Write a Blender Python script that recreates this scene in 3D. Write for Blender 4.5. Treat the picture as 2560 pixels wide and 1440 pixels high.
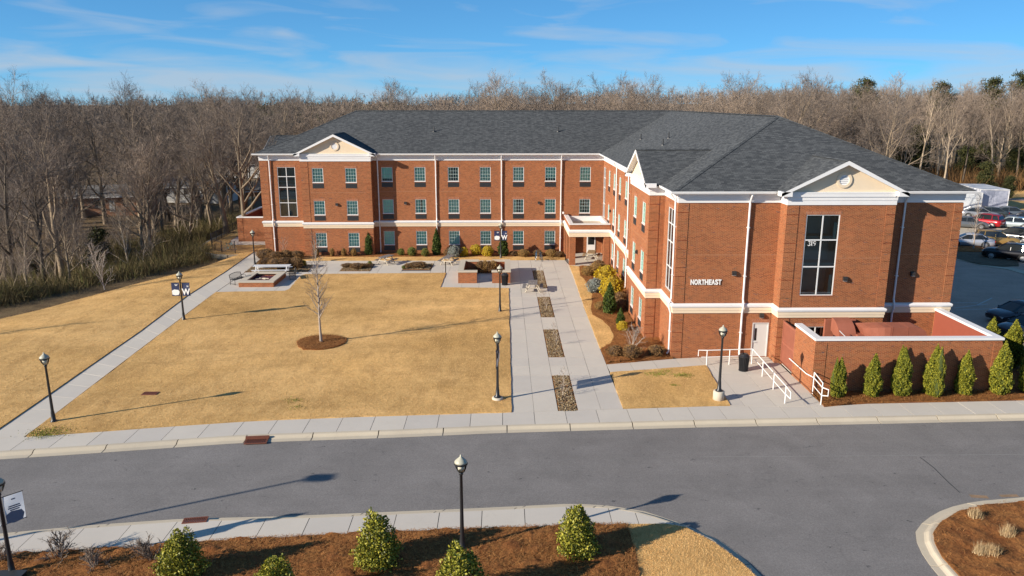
import bpy, bmesh, math, random
import numpy as np
from mathutils import Vector, Matrix
R_ = math.radians
SC = bpy.context.scene
for o in list(bpy.data.objects): bpy.data.objects.remove(o, do_unlink=True)
COL = SC.collection
# ------------------------------------------------------------------ camera
CAMH = 15.6
cd = bpy.data.cameras.new('camera'); cam = bpy.data.objects.new('camera', cd); COL.objects.link(cam)
cd.sensor_width = 36; cd.lens = 27.0; cd.clip_start = 0.3; cd.clip_end = 5000
cam.location = (0, 0, CAMH); cam.rotation_euler = (R_(90-13.642), 0, R_(-0.783))
SC.camera = cam
# ------------------------------------------------------------------ sky and sun
SUN_AZ, SUN_EL = 25.5, 21.5          # shadows run towards +X, a little towards +Y
w = bpy.data.worlds.new('World'); SC.world = w; w.use_nodes = True
nt = w.node_tree; nt.nodes.clear()
out = nt.nodes.new('ShaderNodeOutputWorld'); bg = nt.nodes.new('ShaderNodeBackground')
sky = nt.nodes.new('ShaderNodeTexSky'); sky.sky_type = 'NISHITA'; sky.sun_disc = False
sky.sun_elevation = R_(SUN_EL); sky.sun_rotation = R_(270-SUN_AZ)
sky.altitude = 0; sky.air_density = 0.5; sky.dust_density = 0.0; sky.ozone_density = 3.0
bg.inputs[1].default_value = 0.10
hs = nt.nodes.new('ShaderNodeMixRGB'); hs.blend_type = 'MULTIPLY'; hs.inputs[0].default_value = 1.0; hs.inputs[2].default_value = (0.52, 1.20, 1.70, 1)
gm = nt.nodes.new('ShaderNodeGamma'); gm.inputs[1].default_value = 0.6; nt.links.new(sky.outputs[0], gm.inputs[0]); nt.links.new(gm.outputs[0], hs.inputs[1])
# thin cirrus: noise over direction, stretched along the horizon
tc = nt.nodes.new('ShaderNodeTexCoord'); sep = nt.nodes.new('ShaderNodeSeparateXYZ'); nt.links.new(tc.outputs['Generated'], sep.inputs[0])
def wm(op, a, b=None):
    n = nt.nodes.new('ShaderNodeMath'); n.operation = op
    for i, v in enumerate((a, b)):
        if v is None: continue
        if isinstance(v, (int, float)): n.inputs[i].default_value = v
        else: nt.links.new(v, n.inputs[i])
    return n.outputs[0]
az = wm('ARCTAN2', sep.outputs[0], sep.outputs[1])
comb = nt.nodes.new('ShaderNodeCombineXYZ')
nt.links.new(wm('ADD', wm('MULTIPLY', az, 5.0), wm('MULTIPLY', sep.outputs[2], 9.0)), comb.inputs[0])
nt.links.new(wm('MULTIPLY', sep.outputs[2], 34.0), comb.inputs[1])
nz = nt.nodes.new('ShaderNodeTexNoise'); nz.inputs['Scale'].default_value = 1.15; nz.inputs['Detail'].default_value = 7; nz.inputs['Roughness'].default_value = 0.5; nz.inputs['Distortion'].default_value = 0.8
nt.links.new(comb.outputs[0], nz.inputs['Vector'])
cr = nt.nodes.new('ShaderNodeValToRGB'); cr.color_ramp.elements[0].position = 0.53; cr.color_ramp.elements[1].position = 0.86
bz = wm('DIVIDE', wm('SUBTRACT', sep.outputs[2], 0.026), 0.034)
nt.links.new(wm('ADD', nz.outputs[0], wm('MULTIPLY', wm('POWER', 2.718, wm('MULTIPLY', wm('MULTIPLY', bz, bz), -1.0)), 0.24)), cr.inputs[0])
mx = nt.nodes.new('ShaderNodeMixRGB'); mx.inputs[2].default_value = (3.1, 3.6, 4.2, 1)
cf = wm('MULTIPLY', cr.outputs[0], 0.7)
nt.links.new(cf, mx.inputs[0]); nt.links.new(hs.outputs[0], mx.inputs[1])
nt.links.new(mx.outputs[0], bg.inputs[0]); nt.links.new(bg.outputs[0], out.inputs[0])
sd = bpy.data.lights.new('sun', 'SUN'); sd.energy = 5.0; sd.angle = R_(0.5); sd.color = (1.0, 0.9, 0.76)
sun = bpy.data.objects.new('sun', sd); COL.objects.link(sun)
SDIR = Vector((math.cos(R_(SUN_AZ))*math.cos(R_(SUN_EL)), math.sin(R_(SUN_AZ))*math.cos(R_(SUN_EL)), -math.sin(R_(SUN_EL))))
sun.rotation_euler = SDIR.to_track_quat('-Z', 'Y').to_euler(); sun.location = (-60, -40, 60)
SC.view_settings.view_transform = 'Standard'; SC.view_settings.look = 'None'; SC.view_settings.gamma = 1.0
SC.view_settings.use_curve_mapping = False; SC.view_settings.exposure = 0.68
SC.render.engine = 'CYCLES'
# ------------------------------------------------------------------ helpers
_f = np.array([math.sin(R_(0.783))*math.cos(R_(13.642)), math.cos(R_(0.783))*math.cos(R_(13.642)), -math.sin(R_(13.642))])
_r = np.array([math.cos(R_(0.783)), -math.sin(R_(0.783)), 0.]); _u = np.cross(_r, _f)
def P(px, py, z=0.0):
    """survey point: where the sight line through a photo pixel meets the level z (real ground coordinates)"""
    d = _f + _r*((px-1280)/1920.) - _u*((py-720)/1920.)
    t = (z-CAMH)/d[2]; return (float(d[0]*t), float(d[1]*t))
def PP(l, z=0.0): return [P(x, y, z) for x, y in l]

class MB:
    def __init__(s): s.v = []; s.f = []
    def add(s, vs, fs):
        n = len(s.v); s.v += [tuple(v) for v in vs]; s.f += [tuple(i+n for i in f) for f in fs]; return s
    def box(s, x0, x1, y0, y1, z0, z1):
        return s.add([(x0,y0,z0),(x1,y0,z0),(x1,y1,z0),(x0,y1,z0),(x0,y0,z1),(x1,y0,z1),(x1,y1,z1),(x0,y1,z1)],
                     [(0,3,2,1),(4,5,6,7),(0,1,5,4),(1,2,6,5),(2,3,7,6),(3,0,4,7)])
    def quad(s, *p): return s.add(p, [tuple(range(len(p)))])
    def tube(s, pts, r, n=8, cap=True):
        pts = [Vector(p) for p in pts]; rs = r if isinstance(r, (list, tuple)) else [r]*len(pts)
        vs = []; fs = []; a = None
        for i, p in enumerate(pts):
            d = (pts[min(i+1, len(pts)-1)]-pts[max(i-1, 0)]).normalized()
            if a is None: a = d.orthogonal().normalized()
            else:
                a = (a - d*a.dot(d)); a = a.normalized() if a.length > 1e-6 else d.orthogonal().normalized()
            b = d.cross(a)
            for k in range(n):
                t = 2*math.pi*k/n; vs.append(p + (a*math.cos(t)+b*math.sin(t))*rs[i])
        for i in range(len(pts)-1):
            for k in range(n):
                k2 = (k+1) % n; fs.append((i*n+k, i*n+k2, (i+1)*n+k2, (i+1)*n+k))
        if cap: fs += [tuple(range(n))[::-1], tuple((len(pts)-1)*n+k for k in range(n))]
        return s.add(vs, fs)
    def lathe(s, prof, n=16, c=(0,0,0)):
        vs = []; fs = []
        for r, z in prof:
            for k in range(n):
                t = 2*math.pi*k/n; vs.append((c[0]+r*math.cos(t), c[1]+r*math.sin(t), c[2]+z))
        for i in range(len(prof)-1):
            for k in range(n):
                k2 = (k+1) % n; fs.append((i*n+k, i*n+k2, (i+1)*n+k2, (i+1)*n+k))
        fs += [tuple(range(n))[::-1], tuple((len(prof)-1)*n+k for k in range(n))]
        return s.add(vs, fs)
    def prism(s, poly, z0, z1):
        poly = [tuple(p) for p in poly]
        if sum(poly[i][0]*poly[(i+1)%len(poly)][1]-poly[(i+1)%len(poly)][0]*poly[i][1] for i in range(len(poly))) < 0: poly = poly[::-1]
        n = len(poly)
        return s.add([(x,y,z0) for x,y in poly]+[(x,y,z1) for x,y in poly],
                     [tuple(range(n, 2*n))]+[(i,(i+1)%n,n+(i+1)%n,n+i) for i in range(n)])
    def xf(s, m):
        s.v = [tuple(m @ Vector(v)) for v in s.v]; return s
    def mesh(s, name, mat, smooth=False, off=(0,0,0)):
        me = bpy.data.meshes.new(name)
        me.from_pydata([(x-off[0], y-off[1], z-off[2]) for x,y,z in s.v], [], s.f)
        if mat: me.materials.append(mat)
        me.update()
        if smooth: me.polygons.foreach_set('use_smooth', [True]*len(me.polygons))
        return me
    def build(s, name, mat, parent=None, off=(0,0,0), smooth=False):
        return link(name, s.mesh(name, mat, smooth, off), parent)
def link(name, me, parent=None, loc=None):
    o = bpy.data.objects.new(name, me); COL.objects.link(o)
    if parent: o.parent = parent
    if loc: o.location = loc
    return o
def np_mesh(name, V, F, mat, smooth=False):
    V = np.asarray(V, np.float32); F = np.asarray(F, np.int32); k = F.shape[1]
    me = bpy.data.meshes.new(name); me.vertices.add(len(V)); me.vertices.foreach_set('co', V.ravel())
    me.loops.add(F.size); me.loops.foreach_set('vertex_index', F.ravel())
    me.polygons.add(len(F)); me.polygons.foreach_set('loop_start', np.arange(0, F.size, k, dtype=np.int32))
    if smooth: me.polygons.foreach_set('use_smooth', np.ones(len(F), bool))
    me.update(calc_edges=True)
    if mat: me.materials.append(mat)
    return me
def tag(o, label=None, cat=None, group=None, kind=None):
    if label: o['label'] = label
    if cat: o['category'] = cat
    if group: o['group'] = group
    if kind: o['kind'] = kind
    return o
def empty(name, loc, label, cat, group=None, rz=0, sc=1.0):
    o = bpy.data.objects.new(name, None); COL.objects.link(o); o.location = loc; o.rotation_euler = (0,0,rz)
    o.scale = (sc, sc, sc) if not isinstance(sc, tuple) else sc
    o.empty_display_size = 0.3
    return tag(o, label, cat, group)
def copy_tree(o, parent=None):
    c = o.copy(); COL.objects.link(c); c.parent = parent
    for ch in KIDS(o): copy_tree(ch, c)
    return c
def KIDS(o): return [x for x in COL.objects if x.parent == o]
def thing_from(parts, name, loc, label, cat, group=None, rz=0, sc=1.0):
    """parts: list of (name, mesh, [(subname, mesh), ...]) shared between alike things"""
    e = empty(name, loc, label, cat, group, rz, sc)
    for p in parts:
        o = link(p[0], p[1], e)
        for q in (p[2] if len(p) > 2 else []): link(q[0], q[1], o)
    return e
# ------------------------------------------------------------------ materials
class NB:
    def __init__(s, name):
        s.m = bpy.data.materials.new(name); s.m.use_nodes = True; s.t = s.m.node_tree; s.b = s.t.nodes['Principled BSDF']
    def n(s, t, **kw):
        x = s.t.nodes.new(t)
        for k, v in kw.items(): setattr(x, k, v)
        return x
    def l(s, a, b): s.t.links.new(a, b)
    def val(s, sock, v):
        if isinstance(v, (int, float)): sock.default_value = v
        elif isinstance(v, (tuple, list)): sock.default_value = tuple(v)+((1,) if len(v) == 3 and sock.type == 'RGBA' else ())
        else: s.l(v, sock)
    def math(s, op, a, b=0.0, c=None):
        x = s.n('ShaderNodeMath', operation=op); s.val(x.inputs[0], a); s.val(x.inputs[1], b)
        if c is not None: s.val(x.inputs[2], c)
        return x.outputs[0]
    def mix(s, f, a, b, blend='MIX'):
        x = s.n('ShaderNodeMixRGB', blend_type=blend); s.val(x.inputs[0], f); s.val(x.inputs[1], a); s.val(x.inputs[2], b); return x.outputs[0]
    def noise(s, vec, scale, detail=4, rough=0.55, dist=0.0):
        x = s.n('ShaderNodeTexNoise'); x.inputs['Scale'].default_value = scale; x.inputs['Detail'].default_value = detail
        x.inputs['Roughness'].default_value = rough; x.inputs['Distortion'].default_value = dist
        if vec is not None: s.l(vec, x.inputs['Vector'])
        return x.outputs[0]
    def ramp(s, v, stops):
        x = s.n('ShaderNodeValToRGB'); e = x.color_ramp.elements
        while len(e) < len(stops): e.new(0.5)
        for i, (p, c) in enumerate(stops): e[i].position = p; e[i].color = (c, c, c, 1) if isinstance(c, (int, float)) else tuple(c)+(1,)
        s.l(v, x.inputs[0]); return x.outputs[0]
    def pos(s): return s.n('ShaderNodeNewGeometry').outputs['Position']
    def obj(s): return s.n('ShaderNodeTexCoord').outputs['Object']
    def rnd(s): return s.n('ShaderNodeObjectInfo').outputs['Random']
    def island(s): return s.n('ShaderNodeNewGeometry').outputs['Random Per Island']
    def scale(s, vec, sc):
        x = s.n('ShaderNodeMapping'); s.l(vec, x.inputs[0]); x.inputs['Scale'].default_value = sc; return x.outputs[0]
    def bump(s, h, strength=0.4, dist=0.02):
        x = s.n('ShaderNodeBump'); x.inputs['Strength'].default_value = strength; x.inputs['Distance'].default_value = dist
        s.val(x.inputs['Height'], h); s.l(x.outputs[0], s.b.inputs['Normal'])
    def fin(s, col, rough=0.8, metal=0.0, spec=None):
        s.val(s.b.inputs['Base Color'], col); s.val(s.b.inputs['Roughness'], rough); s.b.inputs['Metallic'].default_value = metal
        if spec is not None: s.b.inputs['Specular IOR Level'].default_value = spec
        return s.m
def simple(name, col, rough=0.6, var=0.12, sc=6.0, metal=0.0, bump=0.0, spec=None, objrnd=0.0):
    b = NB(name); p = b.pos() if objrnd == 0 else b.obj()
    n = b.noise(p, sc, 5, 0.6)
    c = b.mix(n, tuple(x*(1-var) for x in col), tuple(min(1, x*(1+var)) for x in col))
    if objrnd:
        c = b.mix(b.math('MULTIPLY', b.rnd(), objrnd), c, tuple(x*0.35 for x in col))
    if bump: b.bump(b.noise(p, sc*4, 4), bump, 0.01)
    return b.fin(c, rough, metal, spec)
def wallvec(b):
    """metres along the wall and up, from position and facing"""
    g = b.n('ShaderNodeNewGeometry'); sp = b.n('ShaderNodeSeparateXYZ'); b.l(g.outputs['Position'], sp.inputs[0])
    sn = b.n('ShaderNodeSeparateXYZ'); b.l(g.outputs['True Normal'], sn.inputs[0])
    ax = b.math('ABSOLUTE', sn.outputs[0]); ay = b.math('ABSOLUTE', sn.outputs[1])
    sel = b.math('GREATER_THAN', ax, ay)
    u = b.math('ADD', b.math('MULTIPLY', sp.outputs[1], sel), b.math('MULTIPLY', sp.outputs[0], b.math('SUBTRACT', 1.0, sel)))
    c = b.n('ShaderNodeCombineXYZ'); b.l(u, c.inputs[0]); b.l(sp.outputs[2], c.inputs[1]); return c.outputs[0]
def brick_mat(name, c1, c2, mortar, bw=0.203, bh=0.0677, offs=0.5, vertical=False):
    b = NB(name); v = wallvec(b)
    if vertical:
        mp = b.n('ShaderNodeMapping'); mp.inputs['Rotation'].default_value = (0,0,R_(90)); b.l(v, mp.inputs[0]); v = mp.outputs[0]
    t = b.n('ShaderNodeTexBrick'); b.l(v, t.inputs['Vector']); t.inputs['Scale'].default_value = 1.0
    t.inputs['Brick Width'].default_value = bw+0.01; t.inputs['Row Height'].default_value = bh; t.inputs['Mortar Size'].default_value = 0.0075
    t.inputs['Mortar Smooth'].default_value = 0.1; t.inputs['Bias'].default_value = -0.1; t.offset = offs
    t.inputs['Color1'].default_value = tuple(c1)+(1,); t.inputs['Color2'].default_value = tuple(c2)+(1,); t.inputs['Mortar'].default_value = tuple(mortar)+(1,)
    # scattered burnt bricks in small runs
    wn = b.noise(b.scale(v, (2.2, 7.5, 1)), 1.0, 3, 0.7); dark = b.ramp(wn, [(0.62, 0.0), (0.68, 0.85)])
    c = b.mix(b.math('MULTIPLY', dark, 1.0), t.outputs[0], (0.10, 0.075, 0.075))
    n = b.noise(v, 0.35, 5, 0.6); c = b.mix(0.6, c, b.mix(n, (0.55, 0.52, 0.5), (1.4, 1.4, 1.42)), 'MULTIPLY')
    st = b.noise(b.scale(v, (3.0, 0.25, 1)), 1.0, 4, 0.6); c = b.mix(b.ramp(st, [(0.58, 0.0), (0.8, 0.22)]), c, (0.16, 0.10, 0.08))
    b.bump(t.outputs['Fac'], -0.6, 0.006)
    return b.fin(c, 0.85, 0, 0.3)
M = {}
M['brick'] = brick_mat('brick', (0.325, 0.088, 0.032), (0.185, 0.043, 0.017), (0.40, 0.245, 0.115))
M['brick_soldier'] = brick_mat('brick_soldier', (0.38, 0.115, 0.045), (0.25, 0.065, 0.03), (0.38, 0.28, 0.18), vertical=True)
M['redpaint'] = simple('red_painted_block', (0.25, 0.06, 0.033), 0.8, 0.1, 3)
def shingle():
    b = NB('asphalt_shingle'); g = b.n('ShaderNodeNewGeometry'); sp = b.n('ShaderNodeSeparateXYZ'); b.l(g.outputs['Position'], sp.inputs[0])
    v = wallvec(b)
    v2 = b.scale(v, (1, 2.35, 1))       # slope length from rise
    t = b.n('ShaderNodeTexBrick'); b.l(v2, t.inputs['Vector']); t.inputs['Scale'].default_value = 1
    t.inputs['Brick Width'].default_value = 0.33; t.inputs['Row Height'].default_value = 0.145; t.inputs['Mortar Size'].default_value = 0.008; t.offset = 0.37
    t.inputs['Color1'].default_value = (0.052, 0.056, 0.06, 1); t.inputs['Color2'].default_value = (0.105, 0.11, 0.112, 1); t.inputs['Mortar'].default_value = (0.022, 0.023, 0.025, 1)
    n = b.noise(v2, 3.2, 4, 0.7); c = b.mix(0.7, t.outputs[0], b.mix(n, (0.45,)*3, (1.55,)*3), 'MULTIPLY')
    n2 = b.noise(v, 0.12, 3); c = b.mix(0.6, c, b.mix(n2, (0.72,)*3, (1.25,)*3), 'MULTIPLY')
    b.bump(t.outputs['Fac'], -0.7, 0.012)
    return b.fin(c, 0.92, 0, 0.2)
M['shingle'] = shingle()
M['white'] = simple('white_trim', (0.72, 0.71, 0.70), 0.5, 0.05, 1.5)
M['cream'] = simple('cream_stucco', (0.70, 0.57, 0.41), 0.85, 0.06, 2.5, bump=0.15)
M['vinyl'] = simple('white_vinyl', (0.66, 0.66, 0.65), 0.4, 0.03, 3)
M['grille'] = simple('dark_grille', (0.035, 0.036, 0.038), 0.5, 0.3, 12)
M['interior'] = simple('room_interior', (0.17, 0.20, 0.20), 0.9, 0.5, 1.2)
def glass(name, tint, ior=1.5, refl=1.0):
    b = NB(name); t = b.t; o = t.nodes['Material Output']; t.nodes.remove(b.b)
    tr = b.n('ShaderNodeBsdfTransparent'); tr.inputs[0].default_value = tuple(tint)+(1,)
    gl = b.n('ShaderNodeBsdfGlossy'); gl.inputs['Roughness'].default_value = 0.02
    fr = b.n('ShaderNodeFresnel'); fr.inputs['IOR'].default_value = ior
    bm = b.n('ShaderNodeBump'); bm.inputs['Strength'].default_value = 0.02; bm.inputs['Distance'].default_value = 0.05
    b.l(b.noise(b.pos(), 0.9, 2), bm.inputs['Height']); b.l(bm.outputs[0], gl.inputs['Normal'])
    m = b.n('ShaderNodeMixShader'); b.l(b.math('MULTIPLY', fr.outputs[0], refl), m.inputs[0]); b.l(tr.outputs[0], m.inputs[1]); b.l(gl.outputs[0], m.inputs[2]); b.l(m.outputs[0], o.inputs[0])
    return b.m
M['glass'] = glass('green_tinted_glass', (0.74, 0.94, 0.90), 1.5)
M['glass_dark'] = glass('dark_tinted_glass', (0.52, 0.70, 0.70), 2.1)
M['glass_lamp'] = glass('lamp_glass', (0.86, 0.84, 0.76), 1.4)
def curtain():
    b = NB('curtain_fabric'); c = b.mix(b.rnd(), (0.46, 0.80, 0.72), (0.76, 0.82, 0.70)); return b.fin(c, 0.9)
M['curtain'] = curtain()
def concrete(name, col, dirt=0.5, sc=1.0):
    b = NB(name); p = b.pos()
    n = b.noise(p, 0.55*sc, 6, 0.65); f = b.noise(p, 22, 3, 0.7)
    c = b.mix(n, tuple(x*(1-0.24*dirt) for x in col), tuple(x*(1+0.14*dirt) for x in col))
    c = b.mix(0.35, c, b.mix(f, (0.75,)*3, (1.25,)*3), 'MULTIPLY')
    r = b.rnd(); c = b.mix(0.8, c, b.mix(r, (0.93, 0.93, 0.94), (1.05, 1.04, 1.01)), 'MULTIPLY')
    s = b.noise(b.scale(p, (1, 1, 1)), 1.3, 5, 0.7, 0.6); c = b.mix(b.ramp(s, [(0.60, 0.0), (0.74, 0.28*dirt)]), c, tuple(x*0.5 for x in col))
    b.bump(f, 0.15, 0.004); return b.fin(c, 0.9, 0, 0.3)
M['concrete'] = concrete('concrete_paving', (0.54, 0.495, 0.435))
M['kerbstone'] = concrete('concrete_kerb', (0.52, 0.45, 0.345), 0.9)
M['stonecap'] = concrete('cast_stone_cap', (0.52, 0.46, 0.37), 0.6)
M['joint'] = simple('joint_fill', (0.12, 0.11, 0.10), 0.95, 0.3, 9)
def asphalt(name, k=1.0, tn=(1,1,1)):
    b = NB(name); p = b.pos()
    f = b.noise(p, 16, 3, 0.8); f2 = b.noise(p, 60, 2, 0.8); n = b.noise(p, 0.22, 5, 0.6); st = b.noise(b.scale(p, (0.06, 0.9, 1)), 1.0, 4, 0.6)
    c = b.mix(n, (0.168*k*tn[0], 0.156*k*tn[1], 0.148*k*tn[2]), (0.22*k*tn[0], 0.205*k*tn[1], 0.195*k*tn[2]))
    c = b.mix(0.9, c, b.mix(f, (0.35,)*3, (1.65,)*3), 'MULTIPLY'); c = b.mix(0.8, c, b.mix(f2, (0.4,)*3, (1.6,)*3), 'MULTIPLY')
    c = b.mix(0.5, c, b.mix(st, (0.66,)*3, (1.26,)*3), 'MULTIPLY')
    sp = b.noise(b.scale(p, (1.0, 1.6, 1)), 1.9, 4, 0.7); c = b.mix(b.ramp(sp, [(0.66, 0.0), (0.70, 0.7)]), c, (0.045*k, 0.045*k, 0.048*k))
    vo = b.n('ShaderNodeTexVoronoi', feature='DISTANCE_TO_EDGE'); vo.inputs['Scale'].default_value = 0.16; wp = b.n('ShaderNodeVectorMath', operation='ADD'); b.l(p, wp.inputs[0])
    nd = b.n('ShaderNodeTexNoise'); nd.inputs['Scale'].default_value = 0.9; nd.inputs['Detail'].default_value = 4; b.l(p, nd.inputs['Vector']); b.l(nd.outputs['Color'], wp.inputs[1]); b.l(wp.outputs[0], vo.inputs['Vector'])
    ck = b.math('MULTIPLY', b.ramp(vo.outputs['Distance'], [(0.0, 0.22), (0.004, 0.0)]), b.ramp(b.noise(p, 0.12, 2), [(0.52, 0.0), (0.58, 1.0)])); c = b.mix(ck, c, (0.05*k, 0.05*k, 0.052*k))
    pa_ = b.noise(p, 0.4, 5, 0.7, 0.5); c = b.mix(0.7, c, b.mix(b.ramp(pa_, [(0.35, 0.0), (0.7, 1.0)]), (0.84,)*3, (1.12,)*3), 'MULTIPLY')
    wh = b.noise(p, 5.0, 2, 0.5); c = b.mix(b.ramp(wh, [(0.78, 0.0), (0.80, 0.5)]), c, (0.35, 0.35, 0.33))
    b.bump(f, 0.35, 0.008); return b.fin(c, 0.88, 0, 0.35)
M['asphalt'] = asphalt('asphalt'); M['asphalt_lifted'] = asphalt('parking_asphalt', 1.9, (1.35, 1.0, 0.8))  # lot asphalt lightened and warmed: fill light for its shade put into the colour
def lawnmat(name, a=(0.70, 0.425, 0.155), d=(0.43, 0.255, 0.095), hi=(0.76, 0.51, 0.235), green=0.5):
    b = NB(name); p = b.pos()
    n1 = b.noise(p, 0.16, 4, 0.55, 0.4); n2 = b.noise(b.scale(p, (1.0, 0.45, 1)), 0.9, 5, 0.65, 0.6); n3 = b.noise(b.scale(p, (1, 0.6, 1)), 6.5, 5, 0.75); n4 = b.noise(p, 26, 3, 0.8)
    c = b.mix(b.ramp(n1, [(0.3, 0.0), (0.7, 1.0)]), a, tuple((x+y)/2 for x, y in zip(a, hi)))
    c = b.mix(b.ramp(n2, [(0.42, 0.0), (0.70, 0.75)]), c, d)
    c = b.mix(b.ramp(n3, [(0.25, 0.75), (0.55, 0.0)]), c, d)
    c = b.mix(b.ramp(n3, [(0.52, 0.0), (0.78, 0.6)]), c, hi)
    c = b.mix(0.5, c, b.mix(n4, (0.6,)*3, (1.4,)*3), 'MULTIPLY')
    lo = b.noise(b.scale(p, (1, 1.6, 1)), 0.075, 4, 0.6, 0.8); c = b.mix(0.8, c, b.mix(b.ramp(lo, [(0.3, 0.0), (0.7, 1.0)]), (0.62, 0.60, 0.54), (1.16, 1.16, 1.18)), 'MULTIPLY')
    g = b.noise(p, 0.33, 5, 0.7, 0.3); g2 = b.noise(p, 3.0, 3, 0.6)
    c = b.mix(b.math('MULTIPLY', b.ramp(g, [(0.66, 0.0), (0.76, green)]), b.ramp(g2, [(0.4, 0.2), (0.6, 1.0)])), c, (0.10, 0.12, 0.025))
    mw_ = b.noise(b.scale(p, (0.10, 1.3, 1)), 1.0, 3, 0.6, 0.3); c = b.mix(0.7, c, b.mix(mw_, (0.80, 0.79, 0.76), (1.18, 1.18, 1.2)), 'MULTIPLY')
    bs = b.noise(b.scale(p, (1, 0.7, 1)), 0.7, 6, 0.75, 1.0); c = b.mix(b.ramp(bs, [(0.62, 0.0), (0.72, 0.6)]), c, (0.26, 0.15, 0.055))
    h = b.math('ADD', b.math('MULTIPLY', n3, 0.7), b.math('MULTIPLY', n4, 0.45)); b.bump(h, 0.6, 0.045)
    return b.fin(c, 0.95, 0, 0.15)
M['lawn'] = lawnmat('dormant_lawn')
M['lawn_blade'] = None
def blade_mat(name, cols, rough=0.9, trans=False):
    b = NB(name); r = b.island(); k = len(cols)-1
    c = b.ramp(r, [(i/k, cols[i]) for i in range(k+1)])
    n = b.noise(b.pos(), 0.5, 4); c = b.mix(0.5, c, b.mix(n, (0.6,)*3, (1.4,)*3), 'MULTIPLY')
    return b.fin(c, rough, 0, 0.2)
M['blade'] = blade_mat('dry_grass_blades', [(0.45,0.27,0.10),(0.61,0.375,0.145),(0.71,0.46,0.20),(0.79,0.53,0.245)])
M['straw'] = blade_mat('pine_straw_needles', [(0.13,0.05,0.018),(0.27,0.105,0.033),(0.40,0.18,0.055),(0.50,0.25,0.085)])
def mulch(name, a=(0.27, 0.10, 0.032), d=(0.075, 0.028, 0.012), hi=(0.44, 0.195, 0.062)):
    b = NB(name); p = b.pos(); n = b.noise(p, 1.1, 5, 0.65, 0.5); f = b.noise(b.scale(p, (1, 0.5, 1)), 9, 5, 0.75, 0.8); f2 = b.noise(b.scale(p, (0.4, 1, 1)), 28, 3, 0.8, 1.0)
    c = b.mix(b.ramp(n, [(0.35, 0.0), (0.7, 1.0)]), a, hi); c = b.mix(b.ramp(f, [(0.3, 0.85), (0.55, 0.0)]), c, d)
    c = b.mix(0.8, c, b.mix(f2, (0.35,)*3, (1.6,)*3), 'MULTIPLY')
    b.bump(b.math('ADD', f, b.math('MULTIPLY', f2, 0.6)), 1.0, 0.09); return b.fin(c, 0.95, 0, 0.15)
M['mulch'] = mulch('pine_straw'); 
M['litter'] = mulch('leaf_litter', (0.15, 0.10, 0.055), (0.05, 0.035, 0.02), (0.24, 0.17, 0.09))
def bark(name, a, d, lo=(0.65, 0.62, 0.6), hi=(1.25, 1.2, 1.12)):
    b = NB(name); p = b.obj(); n = b.noise(b.scale(p, (6, 6, 1.2)), 2.0, 4, 0.7); r = b.rnd()
    c = b.mix(n, d, a); c = b.mix(0.8, c, b.mix(r, lo, hi), 'MULTIPLY'); return b.fin(c, 0.9, 0, 0.2)
M['bark'] = bark('grey_bark', (0.36, 0.29, 0.215), (0.12, 0.095, 0.07), (0.35,0.34,0.34), (1.35,1.28,1.15)); M['bark_pale'] = bark('pale_bark', (0.55, 0.46, 0.35), (0.28, 0.22, 0.16))
M['twig'] = bark('twigs', (0.29, 0.24, 0.20), (0.145, 0.12, 0.10), (0.5,0.5,0.52), (1.55,1.42,1.28))
M['bark_white'] = bark('pale_young_bark', (0.62, 0.56, 0.50), (0.40, 0.34, 0.30))
def leaf(name, cols, rough=0.6):
    b = NB(name); r = b.island(); k = len(cols)-1
    c = b.ramp(r, [(i/k, cols[i]) for i in range(k+1)])
    o = b.rnd(); c = b.mix(0.6, c, b.mix(o, (0.8, 0.82, 0.8), (1.15, 1.1, 1.0)), 'MULTIPLY')
    return b.fin(c, rough, 0, 0.3)
M['holly'] = leaf('holly_leaves', [(0.07,0.085,0.014),(0.18,0.19,0.024),(0.33,0.31,0.035),(0.46,0.40,0.06)], 0.5)
M['arb'] = leaf('arborvitae_foliage', [(0.07,0.085,0.010),(0.18,0.19,0.016),(0.32,0.29,0.028)], 0.7)
M['arb_dark'] = leaf('dark_conifer_foliage', [(0.02,0.04,0.008),(0.06,0.095,0.015),(0.12,0.15,0.025)], 0.7)
M['gold'] = leaf('golden_shrub_foliage', [(0.30,0.20,0.01),(0.50,0.36,0.015),(0.66,0.48,0.03)], 0.7)
M['greenbush'] = leaf('green_shrub_foliage', [(0.07,0.085,0.015),(0.17,0.17,0.03),(0.28,0.25,0.05)], 0.7)
M['greybush'] = leaf('blue_grey_shrub_foliage', [(0.12,0.13,0.12),(0.22,0.24,0.22),(0.34,0.35,0.31)], 0.8)
M['brownbush'] = leaf('brown_winter_shrub', [(0.10,0.055,0.025),(0.23,0.125,0.05),(0.36,0.21,0.08)], 0.9)
M['tanbush'] = leaf('tan_winter_shrub', [(0.16,0.09,0.03),(0.30,0.17,0.05),(0.42,0.26,0.08)], 0.9)
M['drygrass'] = leaf('pale_ornamental_grass', [(0.36,0.24,0.12),(0.50,0.36,0.20),(0.62,0.48,0.30)], 0.9)
M['pine'] = leaf('pine_needles', [(0.02,0.028,0.010),(0.045,0.05,0.014),(0.09,0.085,0.022)], 0.8)
M['oakleaf'] = leaf('clinging_brown_leaves', [(0.10,0.055,0.025),(0.17,0.09,0.035),(0.25,0.14,0.055)], 0.9)
M['brush'] = leaf('thicket_brush', [(0.055,0.045,0.02),(0.12,0.09,0.04),(0.20,0.15,0.075),(0.11,0.12,0.03)], 0.9)
M['black'] = simple('black_metal', (0.018, 0.018, 0.02), 0.4, 0.2, 8)
M['bronze'] = simple('dark_bronze_metal', (0.03, 0.025, 0.022), 0.45, 0.2, 8)
M['rust'] = simple('rusty_iron', (0.16, 0.05, 0.028), 0.8, 0.5, 14, bump=0.3)
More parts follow.
